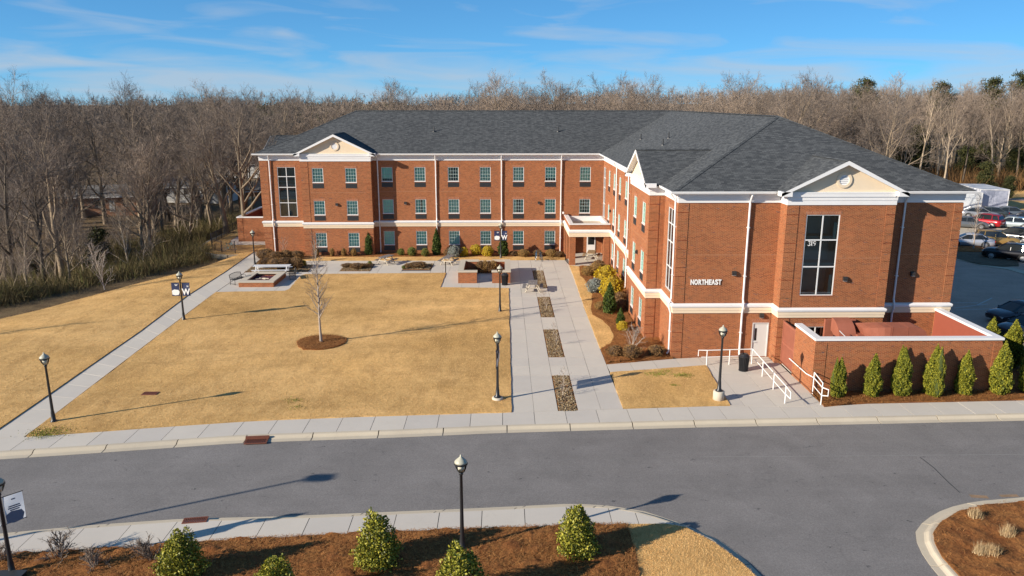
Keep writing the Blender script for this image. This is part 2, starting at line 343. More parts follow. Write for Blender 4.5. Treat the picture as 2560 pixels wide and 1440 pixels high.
M['ductpaint'] = simple('red_painted_duct', (0.30, 0.10, 0.06), 0.6, 0.25, 2)
M['whitepaint'] = simple('white_painted_steel', (0.80, 0.79, 0.76), 0.4, 0.06, 4)
M['lampcap'] = simple('weathered_lamp_cap', (0.40, 0.385, 0.30), 0.5, 0.25, 9)
M['navy'] = simple('navy_banner', (0.018, 0.028, 0.085), 0.7, 0.1, 6)
M['paper'] = simple('white_print', (0.78, 0.77, 0.74), 0.7, 0.04, 6)
M['palebanner'] = simple('pale_banner', (0.55, 0.60, 0.66), 0.7, 0.08, 5)
def thin_cloth(m, col):
    t = m.node_tree; o = t.nodes['Material Output']; b = t.nodes['Principled BSDF']; tr = t.nodes.new('ShaderNodeBsdfTranslucent'); tr.inputs[0].default_value = tuple(col)+(1,)
    mx = t.nodes.new('ShaderNodeMixShader'); mx.inputs[0].default_value = 0.5; t.links.new(b.outputs[0], mx.inputs[1]); t.links.new(tr.outputs[0], mx.inputs[2]); t.links.new(mx.outputs[0], o.inputs[0])
thin_cloth(M['palebanner'], (0.7, 0.74, 0.8))
M['backwall'] = simple('stairwell_wall', (0.42, 0.50, 0.49), 0.9, 0.25, 0.8)
M['bluegrey'] = simple('blue_grey_print', (0.13, 0.16, 0.22), 0.7, 0.1, 5)
M['wood_grey'] = simple('weathered_wood', (0.17, 0.155, 0.15), 0.85, 0.3, 11, bump=0.3)
M['wood_tan'] = simple('tan_weathered_wood', (0.36, 0.24, 0.13), 0.85, 0.3, 11, bump=0.3)
M['galv'] = simple('pale_coated_metal', (0.62, 0.63, 0.64), 0.5, 0.08, 6)
M['doorpaint'] = simple('off_white_door', (0.56, 0.56, 0.54), 0.5, 0.04, 2)
M['stone'] = simple('river_stones', (0.40, 0.31, 0.19), 0.85, 0.55, 3, objrnd=0)
def stones():
    b = NB('river_stones2'); c = b.ramp(b.island(), [(0.0,(0.06,0.035,0.02)),(0.3,(0.17,0.105,0.045)),(0.6,(0.29,0.195,0.085)),(0.8,(0.25,0.19,0.125)),(1.0,(0.48,0.36,0.20))]); return b.fin(c, 0.85)
M['stone'] = stones()
M['block'] = concrete('retaining_block', (0.38, 0.33, 0.25), 1.6, 4)
M['lava'] = simple('dark_red_lava_rock', (0.10, 0.022, 0.035), 0.9, 0.6, 9, bump=0.6)
M['gravel'] = mulch('brown_gravel', (0.16, 0.125, 0.085), (0.06, 0.045, 0.03), (0.25, 0.20, 0.14))
M['roofgrey'] = simple('grey_house_roof', (0.17, 0.165, 0.16), 0.9, 0.25, 2)
M['housebrick'] = simple('house_brick', (0.30, 0.14, 0.075), 0.9, 0.3, 5)
M['housewhite'] = simple('house_siding', (0.62, 0.61, 0.58), 0.8, 0.1, 2)
M['line'] = simple('road_paint', (0.55, 0.55, 0.52), 0.8, 0.2, 4)
M['tyre'] = simple('tyre_rubber', (0.02, 0.02, 0.02), 0.85, 0.2, 8)
M['rim'] = simple('wheel_rim', (0.45, 0.45, 0.46), 0.35, 0.15, 8, metal=0.8)
M['carglass'] = simple('car_glass', (0.015, 0.018, 0.02), 0.06, 0.1, 3, spec=0.6)
M['taillight'] = simple('tail_light', (0.45, 0.02, 0.015), 0.2, 0.1, 5)
M['headlight'] = simple('head_light', (0.55, 0.56, 0.56), 0.15, 0.1, 5)
M['far_twig'] = leaf('far_bare_crowns', [(0.13,0.11,0.095),(0.19,0.155,0.13),(0.25,0.205,0.175),(0.16,0.125,0.10)], 0.95)
M['hill'] = mulch('far_woodland', (0.10, 0.085, 0.06), (0.05, 0.045, 0.035), (0.13, 0.11, 0.08))
# ================================================================== GROUND
rng = np.random.default_rng(7)
BROW = [(-70,20),(-56,40),(-40.5,59),(-35.5,68),(-31.0,75),(-29.6,79),(-33.5,88),(-33,100),(-20,112),(0,116),(40,118),(60,150)]
def brow_x(y):
    ys = [b[1] for b in BROW[:8]]; xs = [b[0] for b in BROW[:8]]
    return np.interp(y, ys, xs)
def sstep(t): t = np.clip(t, 0, 1); return t*t*(3-2*t)
def ground_z(x, y):
    x = np.asarray(x, float); y = np.asarray(y, float)
    d = brow_x(y)-x                         # metres beyond the brow
    z = -0.35 - 4.4*sstep((d+1)/24.0) 
    back = sstep((y-104)/40.0)*sstep((60-x)/50.0); z = np.where(x > brow_x(y), -0.35-2.6*back, np.minimum(z, -0.35-2.6*back))
    hill = sstep((y-230)/330.0)*8.0 + sstep((np.hypot(x, y)-240)/400.0)*0.5
    und = 0.5*np.sin(x*0.05+1)*np.cos(y*0.043) * sstep((d-6)/20.0)
    return z + hill + und
def grid_sheet(xs, ys, zf):
    X, Y = np.meshgrid(xs, ys); Z = zf(X, Y); nx, ny = len(xs), len(ys)
    V = np.stack([X, Y, Z], -1).reshape(-1, 3); i = np.arange(nx*ny).reshape(ny, nx)
    F = np.stack([i[:-1,:-1], i[:-1,1:], i[1:,1:], i[1:,:-1]], -1).reshape(-1, 4); return V, F
xs = np.unique(np.concatenate([np.linspace(-1500,-160,18), np.linspace(-160,-20,71), np.linspace(-20,120,36), np.linspace(120,1500,18)]))
ys = np.unique(np.concatenate([np.linspace(-60,0,5), np.linspace(0,170,86), np.linspace(170,700,40), np.linspace(700,2600,12)]))
V, F = grid_sheet(xs, ys, ground_z)
tag(link('ground', np_mesh('ground', V, F, M['litter'], True)), kind='structure')
# road sheet
mb = MB(); mb.quad((-60,8,-0.14),(70,8,-0.14),(70,37.2,-0.14),(-60,37.2,-0.14))
tag(mb.build('road', M['asphalt']), kind='structure')
def seam(px, wd, mat, z=-0.135):
    pts = [np.array(P(x, y, -.14)) for x, y in px]; m = MB()
    for a, b in zip(pts[:-1], pts[1:]):
        t = (b-a)/np.linalg.norm(b-a); n = np.array([-t[1], t[0]])*wd/2; m.quad((*(a-n), z), (*(b-n), z), (*(b+n), z), (*(a+n), z))
    return tag(m.build('road_seam', mat), kind='structure')
seam([(1750,1142),(2000,1141),(2230,1139),(2560,1136)], .035, simple('pale_seam', (0.24, 0.235, 0.225), .9, .3, 3)); seam([(2300,1143),(2335,1170),(2370,1205),(2400,1232)], .05, simple('dark_seam', (0.06, 0.06, 0.06), .9, .3, 3))
seam([(1500,1145),(1750,1142)], .02, simple('faint_seam', (0.19, 0.185, 0.18), .9, .3, 3)); seam([(2425,1240),(2470,1243)], .25, simple('silt', (0.26, 0.17, 0.10), .95, .5, 4)); seam([(2500,1240),(2545,1239)], .2, bpy.data.materials['silt'])
def subdiv(poly, step=0.6, jit=0.0, closed=True):
    out = []; n = len(poly)
    for i in range(n if closed else n-1):
        a = np.array(poly[i]); b = np.array(poly[(i+1) % n]); L = np.hypot(*(b-a)); k = max(1, int(L/step))
        for j in range(k):
            p = a+(b-a)*j/k; p = p + rng.normal(0, jit, 2) if jit else p; out.append((float(p[0]), float(p[1])))
    if not closed: out.append(tuple(poly[-1]))
    return out
def fill_poly(name, poly, z, mat, depth=0.25, jit=0.0, step=0.6):
    poly = subdiv(poly, step, jit) if jit else poly
    bm = bmesh.new(); vs = [bm.verts.new((x, y, z)) for x, y in poly]; f = bm.faces.new(vs)
    if f.normal.z < 0: f.normal_flip()
    f.normal_update()
    if f.normal.z < 0: bmesh.ops.reverse_faces(bm, faces=[f])
    r = bmesh.ops.extrude_edge_only(bm, edges=list(bm.edges))
    for v in r['geom']:
        if isinstance(v, bmesh.types.BMVert): v.co.z -= depth
    bmesh.ops.triangulate(bm, faces=[f]); bmesh.ops.recalc_face_normals(bm, faces=list(bm.faces))
    me = bpy.data.meshes.new(name); bm.to_mesh(me); bm.free(); me.materials.append(mat)
    up = sum(p.normal.z*p.area for p in me.polygons)
    if up < 0: me.flip_normals()
    return tag(link(name, me), kind='structure')
# ---- surveyed lines
ROADN = [(-60,28.2),(-34,30.6)]+PP([(0,1148),(200,1135),(400,1121),(600,1107),(800,1100),(1000,1093),(1250,1082),(1500,1075),(1750,1068),(2000,1063),(2250,1058),(2560,1051)], -0.13)+[(40,36.3),(70,37.1)]
def offy(l, d): return [(x, y+d) for x, y in l]
KERBN_BACK = offy(ROADN, 0.62)
WALKN_BACK = [(-60,31.2),(-34,33.2)]+PP([(0,1096),(62,1092),(200,1083),(400,1068),(640,1052),(900,1042),(1279,1031),(1558,1022),(1825,1014),(2064,1018),(2133,1010),(2560,1001)])+[(40,39.0),(70,40)]
ROADS = [(-60,18.9),(-34,23.2)]+PP([(0,1334),(225,1313),(457,1297),(703,1291),(900,1283),(1149,1272.6),(1414,1260),(1481,1261),(1531,1265),(1614,1279),(1700,1307),(1793,1347),(1857,1393),(1903,1438),(1950,1500),(1985,1560)], -0.13)
def poly_at(line, x):
    xs_ = [p[0] for p in line]; return float(np.interp(x, xs_, [p[1] for p in line]))
# ---- lawns
LAWN_MAIN = PP([(66,1092),(200,1083),(400,1068),(640,1052),(900,1042),(1279,1031),(1272,721),(1101,719),(1115,683),(765,686),(752,690),(735,710),(722,724),(712,728),(540,731)])
fill_poly('lawn', LAWN_MAIN, 0.045, M['lawn'], jit=0.02)
LAWN_SMALL = PP([(1526,932),(1765,914),(1824,1013),(1558,1021)])
fill_poly('lawn', LAWN_SMALL, 0.045, M['lawn'], jit=0.02)
BEDW_EDGE = [(1448,667),(1450,690),(1460,698),(1471.7,716),(1481,737),(1480,757),(1476.5,774),(1481,788),(1504.7,801),(1524,819),(1535,842),(1527,860),(1502.8,872)]
LAWN_STRIP = PP([(1424,664)]+BEDW_EDGE+[(1500,871),(1461,770)])
fill_poly('lawn', LAWN_STRIP, 0.045, M['lawn'], jit=0.02)
LAWN_BACK = PP([(690,651.5),(1000,650),(1200,650),(1412,649.5),(1412,642),(1200,642.5),(1000,643),(760,643)])
fill_poly('lawn', LAWN_BACK, 0.045, M['lawn'], jit=0.02)
LAWN_FRONT = PP([(1567,1312),(1663,1311),(1715,1320),(1790,1360),(1850,1404),(1890,1440),(1930,1500),(1960,1560),(1640,1560),(1600,1440),(1587,1379)], 0.0)
fill_poly('lawn', LAWN_FRONT, 0.035, M['lawn'], jit=0.02)
LW = PP([(0,1072),(121,988.6),(235,909),(352,828),(469.6,739),(563,680),(660,612)])          # left edge of the long walk
LWR = PP([(62,1092),(175,1006),(290,918),(410,827),(528,738),(612,681),(672,629)])
d0 = ((LW[0][0]-LW[1][0])*1.0, (LW[0][1]-LW[1][1])*1.0)
# left lawn: sheet from the walk out over the brow, doming down
rows = []
yy = np.concatenate([np.linspace(34.2, 81.5, 60)])
def lw_x(y): return np.interp(y, [p[1] for p in LW], [p[0] for p in LW])
V = []; nx = 46
for y in yy:
    x0 = lw_x(y); x1 = brow_x(y)-4.0
    for k in range(nx):
        t = k/(nx-1); x = x0+(x1-x0)*t; d = (x0-x)
        D = x0-brow_x(y)
        z = 0.05-0.75*sstep((d/D-0.25)/0.9) - 1.5*max(0, (d-D)/4.0)
        V.append((x, y, z))
ny = len(yy); I = np.arange(nx*ny).reshape(ny, nx)
Fq = np.stack([I[:-1,:-1], I[1:,:-1], I[1:,1:], I[:-1,1:]], -1).reshape(-1, 4)[:, ::-1]
LL_V = np.array(V)
me = np_mesh('lawn', V, Fq, M['lawn'], True)
if sum(p.normal.z for p in me.polygons) < 0: me.flip_normals()
tag(link('lawn', me), kind='structure')
def left_lawn_z(x, y):
    x0 = lw_x(y); D = x0-brow_x(y); d = x0-x
    return 0.05-0.75*sstep((d/D-0.25)/0.9)-1.5*max(0, (d-D)/4.0)
# lawn edge skirt beside the long walk
mb = MB()
for i in range(len(LW)-1):
    a, b = LW[i], LW[i+1]; mb.quad((a[0]-.0,a[1],-0.2),(b[0],b[1],-0.2),(b[0]-0.02,b[1],0.05),(a[0]-0.02,a[1],0.05))
tag(mb.build('lawn_edge', M['lawn']), kind='structure')
# lawn round the north-west corner
fill_poly('lawn', [(-33.2,84),(-27.4,82.4),(-25.6,82.6),(-25.6,84.9),(-30.6,85.1),(-31.4,88.5),(-31.4,97),(-33.2,97),(-33.6,88)], 0.03, M['lawn'], jit=0.02)
# ---- planting beds (pine straw)
fill_poly('mulch_bed', PP([(1448,667)])+PP(BEDW_EDGE)+PP([(1515,911),(1681,896)])+[(10.62,45.75),(10.62,49.6),(9.62,49.6),(9.62,56.9),(10.62,56.9),(10.62,73.2)], 0.06, M['mulch'], jit=0.03)
fill_poly('mulch_bed', PP([(645,655),(690,650.8),(760,642.5),(1000,642.2),(1200,641.7),(1412,641)])+[(6.4,79.95),(-13.3,79.95),(-13.3,78.85),(-20.4,78.85),(-20.4,79.95),(-24.6,79.95)], 0.06, M['mulch'], jit=0.03)
fill_poly('mulch_bed', PP([(2029,984),(2062,1018),(2133,1009),(2560,1000)])+[(33,38.6),(34,46.5),(27.35,46.5),(27.35,39.5),(17.0,39.5)], 0.06, M['mulch'], jit=0.03)
SIDES_BACK = [(-60,17.0),(-34,21.3)]+PP([(0,1389),(316,1372),(619,1349),(850,1339),(1115.6,1327),(1414,1317),(1567,1311.5)])
BED_FRONT = SIDES_BACK+PP([(1587,1379),(1600,1440),(1640,1560)])+[(3.6,16),(-60,12)]
fill_poly('mulch_bed', BED_FRONT, 0.05, M['mulch'], jit=0.03)
ISL = PP([(2433.5,1254),(2363,1271),(2310,1301),(2289,1329),(2293,1361),(2314,1400),(2345.6,1438),(2400,1500),(2450,1560)], -0.13)
ISL = [(40,30.0),(28,29.3)]+PP([(2560,1243)], -0.13)+ISL
def inset(line, d):
    out = []
    for i, p in enumerate(line):
        a = np.array(line[max(i-1,0)]); b = np.array(line[min(i+1,len(line)-1)]); t = (b-a)/np.linalg.norm(b-a); n = np.array([-t[1], t[0]]); out.append(tuple(np.array(p)+n*d))
    return out
ISL_IN = inset(ISL, 0.55)
fill_poly('mulch_bed', ISL_IN+[(40,16)], 0.05, M['mulch'], jit=0.02)
from mathutils import noise as mnoise
def mounds(poly, x0, x1, y0, y1, st, z, amp):
    """heaped pine straw: an uneven sheet inside the bed outline"""
    gx_ = np.arange(x0, x1, st); gy_ = np.arange(y0, y1, st); nx_ = len(gx_); V = []; F = []
    for y in gy_:
        for x in gx_: V.append((x, y, z-.03+amp*max(0, .55+.9*mnoise.noise((x*1.4, y*1.9, 3.1))+.55*mnoise.noise((x*4.3, y*5.1, 7.7))+.3*mnoise.noise((x*10, y*11, 1.7)))))
    A_ = np.array(V); ins = inpoly(A_[:,0], A_[:,1], poly)
    for j in range(len(gy_)-1):
        for i in range(nx_-1):
            a = j*nx_+i; q = (a, a+1, a+nx_+1, a+nx_)
            if all(ins[k] for k in q): F.append(q)
    used = sorted(set(k for f in F for k in f)); mp = {k: n for n, k in enumerate(used)}
    return tag(link('mulch_bed', np_mesh('mulch_bed', [V[k] for k in used], [tuple(mp[k] for k in f) for f in F], M['mulch'], True)), kind='structure')
def inpoly(px, py, poly):
    poly = np.array(poly); n = len(poly); r = np.zeros(len(px), bool); j = n-1
    for i in range(n):
        xi, yi = poly[i]; xj, yj = poly[j]
        with np.errstate(divide='ignore', invalid='ignore'):
            c = ((yi > py) != (yj > py)) & (px < (xj-xi)*(py-yi)/(yj-yi)+xi)
        r ^= c; j = i
    return r
mounds(BED_FRONT, -22, 6, 19.5, 27.0, .11, .05, .15); mounds(ISL_IN+[(40,16)], 14, 30, 20, 30, .13, .05, .11)
mounds(PP(BEDW_EDGE)+PP([(1515,911),(1681,896)])+[(10.62,45.75),(10.62,49.6),(9.62,49.6),(9.62,56.9),(10.62,56.9),(10.62,73.2)], 5, 10.7, 44, 74, .16, .06, .12)
# mulch ring of the young lawn tree
TREE_L = (-12.0, 48.9)
ring = [(TREE_L[0]+1.62*math.cos(t)*(1+.05*math.sin(3*t)), TREE_L[1]+1.62*math.sin(t)) for t in np.linspace(0, 2*math.pi, 40)[:-1]]
fill_poly('mulch_bed', ring, 0.09, M['mulch'], jit=0.04, step=0.3)
# ---- paving: every slab a piece of its own
def shrink(poly, g=0.013):
    c = np.mean(poly, 0); out = []
    for p in poly:
        v = np.array(p)-c; L = np.linalg.norm(v); out.append(tuple(c+v*(1-min(0.4, 1.4*g/max(L, .05)))))
    return out
def clip(poly, x0, x1, y0, y1):
    def cl(pts, ins, isec):
        o = []
        for i in range(len(pts)):
            a, b = pts[i-1], pts[i]
            if ins(b):
                if not ins(a): o.append(isec(a, b))
                o.append(b)
            elif ins(a): o.append(isec(a, b))
        return o
    def ix(xv): return lambda a, b: (xv, a[1]+(b[1]-a[1])*(xv-a[0])/(b[0]-a[0]))
    def iy(yv): return lambda a, b: (a[0]+(b[0]-a[0])*(yv-a[1])/(b[1]-a[1]), yv)
    for ins, s in ((lambda p: p[0] >= x0, ix(x0)), (lambda p: p[0] <= x1, ix(x1)), (lambda p: p[1] >= y0, iy(y0)), (lambda p: p[1] <= y1, iy(y1))):
        if not poly: break
        poly = cl(poly, ins, s)
    return poly
def area(p): return abs(sum(p[i-1][0]*p[i][1]-p[i][0]*p[i-1][1] for i in range(len(p))))/2
def slab(parent, poly, z=0.0, th=0.1, mat=None, name='slab'):
    poly = shrink(poly); zz = z+float(rng.normal(0, 0.0015))
    return MB().prism(poly, zz-th, zz).build(name, mat or M['concrete'], parent)
def paving_base(name, poly, z=-0.025): return fill_poly(name, poly, z, M['joint'], 0.2)
def strip_slabs(parent, A, B, step, z=0.0, name='slab', mat=None, zero=0.0):
    """slabs across a strip between two polylines"""
    def param(L):
        L = np.array(L); s = np.r_[0, np.cumsum(np.hypot(*np.diff(L, axis=0).T))]; return L, s/s[-1], s[-1]
    LA, sa, la = param(A); LB, sb, lb = param(B); n = max(1, int(round((la+lb)/2/step)))
    at = lambda L, s, t: (float(np.interp(t, s, L[:,0])), float(np.interp(t, s, L[:,1])))
    for i in range(n):
        t0, t1 = i/n, (i+1)/n
        slab(parent, [at(LA,sa,t0), at(LA,sa,t1), at(LB,sb,t1), at(LB,sb,t0)], z, name=name, mat=mat)
# front (north) sidewalk along the road: slab joints run slightly skew like the photo
def resample(line, xs_): return [(x, poly_at(line, x)) for x in xs_]
sx = np.arange(-34, 41, 1.62)
A = resample(KERBN_BACK, sx); B = resample(WALKN_BACK, sx)
sw = paving_base('sidewalk', A+B[::-1])
for i in range(len(sx)-1): slab(sw, [A[i], A[i+1], B[i+1], B[i]])
# long walk on the left
lw0 = [LW[0]]+LW[1:]; 
base = paving_base('footpath', [(-23.9,34.0)]+LW+[(-25.3,84.5),(-24.9,80)]+LWR[::-1])
strip_slabs(base, [(-24.6,34.2)]+LW[0:], [(-22.9,34.3)]+LWR[0:], 1.75)
slab(base, [P(660,612), P(672,629), (-24.9,84.6), (-25.6,84.6)])
slab(base, [(-25.6,84.9),(-24.9,84.9),(-24.9,87.3),(-25.6,87.3)])
for k in range(4): slab(base, [(-30.2+1.15*k,85.6),(-29.05+1.15*k,85.6),(-29.05+1.15*k,87.3),(-30.2+1.15*k,87.3)])
for k in range(6): slab(base, [(-31.4,85.6+1.9*k),(-30.25,85.6+1.9*k),(-30.25,87.5+1.9*k),(-31.4,87.5+1.9*k)])
# plaza and patio
EDGE_R = lambda y: float(np.interp(y, [37.0,80.0],[P(1558,1022)[0], P(1425,664)[0]]))
BEDS = []
def bed_rect(x0, x1, ya, yb): BEDS.append((x0, x1, ya, yb))
for (ya, yb) in ((1029,938),(893,823),(793,742),(720,676)):
    bed_rect(2.9, 3.95, P(1400,ya)[1], P(1400,yb)[1])
PLAZA = PP([(1279,1031),(1272,721)])+PP([(1101,719),(1115,683)])+PP([(1115,651.5),(1412,650)])+[(6.6,74.0),(6.9,73.0)]+PP([(1425,664),(1461,770),(1500,871),(1516,911),(1558,1022)])
pb = paving_base('plaza', PLAZA)
xl = [-6.5,-5.0,-3.5,-2.0,-0.6,0.35,1.65,2.9,3.95,5.15,6.4,7.6,9.0]
yl = [36.9]
for b in BEDS: 
    a0, a1 = b[2], b[3]
    if a0-yl[-1] > 2.6: yl.append((yl[-1]+a0)/2)
    yl += [a0, (a0+a1)/2, a1] if a1-a0 > 3.2 else [a0, a1]
yl += [yl[-1]+1.7, yl[-1]+3.4, 76.2, 78.0]
yl = sorted(set(round(v, 3) for v in yl)); yl = [v for i, v in enumerate(yl) if i == 0 or v-yl[i-1] > 0.25]
for i in range(len(xl)-1):
    for j in range(len(yl)-1):
        q = clip(PLAZA, xl[i], xl[i+1], yl[j], yl[j+1])
        if len(q) < 3 or area(q) < 0.05: continue
        cx_, cy_ = (xl[i]+xl[i+1])/2, (yl[j]+yl[j+1])/2
        if any(b[0]-.05 < cx_ < b[1]+.05 and b[2]-.05 < cy_ < b[3]+.05 for b in BEDS): continue
        slab(pb, q)
PATIO = PP([(541,730),(712,728),(722,724),(735,710),(752,690),(765,686),(1113,683),(1113,651.8),(690,652),(646,656),(612,682)])
BEDP = []
def bp(l): BEDP.append(PP(l)); 
bp([(612,681),(645,657),(783,662.5),(769.5,680)]); bp([(848.6,678),(868,659),(934.5,659.6),(924.8,678)]); bp([(1005.8,674),(1016,659),(1084.6,659.6),(1074,674)])
pp = paving_base('patio', PATIO)
BR = [(min(p[0] for p in b), max(p[0] for p in b), min(p[1] for p in b), max(p[1] for p in b)) for b in BEDP]
xl = sorted(set([round(v,2) for b in BR[1:] for v in b[:2]]+[-27.5,-25.8,-24.2,-22.6,-21,-19.3,-17.6,-13.4,-11.7,-5.6,-4.2]))
y0p, y1p = BR[1][2], BR[1][3]
yl = [62.5,64.2,65.9,67.6,69.2,y0p,(y0p+y1p)/2,y1p,78]
def inrect(c, b, m=0.1): return b[0]-m < c[0] < b[1]+m and b[2]-m < c[1] < b[3]+m
for i in range(len(xl)-1):
    for j in range(len(yl)-1):
        q = clip(PATIO, xl[i], xl[i+1], yl[j], yl[j+1])
        if len(q) < 3 or area(q) < 0.05: continue
        c = ((xl[i]+xl[i+1])/2, (yl[j]+yl[j+1])/2)
        if any(inrect(c, b) for b in BR[1:]): continue
        slab(pp, q)
# portico floor
pf = paving_base('portico_floor', [(6.95,73.3),(10.6,73.3),(10.6,80),(6.4,80),(6.4,76.5)])
for i in range(2):
    for j in range(3): slab(pf, [(6.75+1.92*i,73.4+2.2*j),(8.65+1.92*i,73.4+2.2*j),(8.65+1.92*i,75.58+2.2*j),(6.75+1.92*i,75.58+2.2*j)])
# door apron and short path
APRON = PP([(1746,893.5)])+[(16.72,45.68),(16.72,44.58),(17.0,44.5),(17.0,39.45)]+PP([(2027,985),(2062,1017),(1826,1014),(1766,914)])
ap = paving_base('door_apron', APRON)
for i, x0 in enumerate(np.arange(11.2, 18.4, 1.62)):
    for y0 in np.arange(37.5, 46, 1.7):
        q = clip(APRON, x0, x0+1.62, y0, y0+1.7)
        if len(q) > 2 and area(q) > 0.05: slab(ap, q)
pa = paving_base('side_path', PP([(1516,911),(1681,897),(1745,893.5),(1765,913.5),(1526,931.5)]))
strip_slabs(pa, PP([(1516,911),(1681,897),(1745,893.5)]), PP([(1526,931.5),(1690,919),(1765,913.5)]), 1.65)
# south sidewalk and kerbs
def kerb_line(name, A, B, parent_poly, seg=3.05, z0=-0.13, z1=0.0, flip=False):
    """rolled kerb and gutter in cast segments: A = road edge, B = back of kerb"""
    base = fill_poly(name, parent_poly, -0.16, M['joint'], 0.1)
    def param(L):
        L = np.array(L); s = np.r_[0, np.cumsum(np.hypot(*np.diff(L, axis=0).T))]; return L, s
    LA, sa = param(A); LB, sb = param(B); n = max(1, int(sa[-1]/seg))
    at = lambda L, s, t: np.array([np.interp(t*s[-1], s, L[:,0]), np.interp(t*s[-1], s, L[:,1])])
    prof = [(0.0, z0+0.004), (0.46, z0+0.012), (0.58, z0+0.05), (0.72, z1-0.012), (0.82, z1+0.002), (1.0, z1+0.002)]
    for i in range(n):
        g = 0.012/ max(0.1, seg); ts = np.linspace(i/n+g/n*2, (i+1)/n-g/n*2, 5); m = MB(); k = len(prof)+2
        for t in ts:
            a = at(LA, sa, t); b = at(LB, sb, t)
            ring = [(a[0], a[1], z0-0.1)]+[(*(a+(b-a)*u), z) for u, z in prof]+[(b[0], b[1], z0-0.1)]
            m.v += [tuple(map(float, r)) for r in ring]
        for j in range(4):
            for q in range(k-1): m.f.append((j*k+q, j*k+q+1, (j+1)*k+q+1, (j+1)*k+q))
        m.f += [tuple(range(k))[::-1], tuple(4*k+q for q in range(k))]
        o = m.build('kerb_segment', M['kerbstone'], base)
        nz_ = sum(p.normal.z*p.area for p in o.data.polygons)
        if nz_ < 0: o.data.flip_normals()
    return base
kx = np.linspace(-34, 41, 90)
kerb_line('kerb', resample(ROADN, kx), resample(KERBN_BACK, kx), resample(ROADN, kx)+resample(KERBN_BACK, kx)[::-1])
def inset_r(line, d): return inset(line, -d)
KS_B = inset_r(ROADS[1:], 0.42)
kerb_line('kerb', ROADS[1:], KS_B, ROADS[1:]+KS_B[::-1])
kerb_line('kerb', ISL, ISL_IN, ISL+ISL_IN[::-1])
sx2 = np.arange(-34, P(1567,1311)[0]+0.2, 1.66)
x_end = P(1660,1311)[0]
A = resample(KS_B, sx2); B = resample(SIDES_BACK, sx2)
ss = paving_base('sidewalk', A+B[::-1])
for i in range(len(sx2)-1): slab(ss, [A[i], A[i+1], B[i+1], B[i]])
xs3 = np.linspace(sx2[-1], x_end+0.4, 8); A3 = [(x, poly_at(KS_B[:14], x)) for x in xs3]; yb = B[-1][1]
slab(ss, A3[:4]+[(xs3[3], min(yb, A3[3][1]-0.02)), (xs3[0], yb)]); slab(ss, A3[3:]+[(xs3[-1], A3[-1][1]-0.05),(xs3[3], min(yb, A3[3][1]-0.02))])
# ---- parking lot to the right
mb = MB(); mb.quad((27.9,46.5,-0.10),(140,46.5,-0.10),(150,127,-0.10),(27.9,127,-0.10))
tag(mb.build('parking_lot', M['asphalt_lifted']), kind='structure')
fill_poly('gravel_island', PP([(2380,640),(2392,646),(2450,660),(2500,665),(2545,663),(2548,655),(2500,640),(2482,622),(2400,615),(2375,612)]), 0.0, M['gravel'], jit=0.05)
fill_poly('gutter_strip', PP([(2380,642),(2450,662),(2520,672),(2560,684),(2700,730),(2700,718),(2560,676),(2530,668),(2500,666),(2450,661),(2392,647)]), -0.03, M['kerbstone'])
fill_poly('mulch_bed', PP([(2380,618),(2440,616),(2465,622),(2455,630),(2400,629),(2380,626)]), 0.05, M['mulch'], jit=0.04)
fill_poly('drive', PP([(2370,528),(2560,530),(2900,530),(2900,590),(2560,575),(2480,577),(2430,600),(2370,600)], -0.05), -0.05, M['kerbstone'])
fill_poly('dry_verge', PP([(2505,522),(2530,528),(2660,535),(2660,505),(2500,500)], 0), 0.0, M['lawn'], jit=0.05)
fill_poly('dry_verge', [(30,127),(160,127),(160,150),(30,150)], 0.02, M['lawn'], jit=0.3, step=3)
for px, py, qx, qy in ((2385,770,2470,760),(2390,775,2478,772),(2385,757,2445,757),(2440,764,2480,745)):
    a = np.array(P(px,py,-.1)); b = np.array(P(qx,qy,-.1)); t = (b-a)/np.linalg.norm(b-a); n_ = np.array([-t[1],t[0]])*0.05
    tag(MB().quad((*(a-n_),-0.095),(*(b-n_),-0.095),(*(b+n_),-0.095),(*(a+n_),-0.095)).build('parking_line', M['line']), kind='structure')
# ---- scattered ground detail (uncountable)
def scatter(poly, n):
    poly_ = np.array(poly); lo = poly_.min(0); hi = poly_.max(0); pts = np.zeros((0, 2))
    while len(pts) < n:
        q = rng.uniform(lo, hi, (n*2, 2)); pts = np.r_[pts, q[inpoly(q[:,0], q[:,1], poly)]]
    return pts[:n]
def blades(pts, z, h, wd, lean=0.5):
    n = len(pts); a = rng.uniform(0, 2*np.pi, n); hh = h*rng.uniform(0.5, 1.3, n); l = rng.uniform(0, lean, n)*hh; b = rng.uniform(0, 2*np.pi, n)
    base = np.c_[pts, np.broadcast_to(z, n)]; side = np.c_[np.cos(a), np.sin(a), np.zeros(n)]*wd/2*rng.uniform(.6, 1.4, n)[:,None]
    tip = base+np.c_[np.cos(b)*l, np.sin(b)*l, hh]
    V = np.stack([base-side, base+side, tip], 1).reshape(-1, 3); return V, np.arange(3*n).reshape(-1, 3)
def stuff(name, V, F, mat, label, cat): return tag(link(name, np_mesh(name, V, F, mat)), label, cat, kind='stuff')
Vs = []; 
for poly, n, z in ((LAWN_MAIN, 150000, .04), (LAWN_SMALL, 7000, .04), (LAWN_STRIP, 7000, .04), (LAWN_FRONT, 22000, .03), (LAWN_BACK, 6000, .04)):
    Vs.append(blades(scatter(poly, n), z, 0.04, 0.018, 1.2)[0])
LLP = [(float(lw_x(y)), y) for y in np.linspace(34.5,81,20)]+[(float(brow_x(y))-2, y) for y in np.linspace(81,34.5,20)]
q = scatter(LLP, 70000); qz = np.array([left_lawn_z(x, y) for x, y in q]); V, F = blades(q, qz, 0.045, 0.02, 1.2); Vs.append(V)
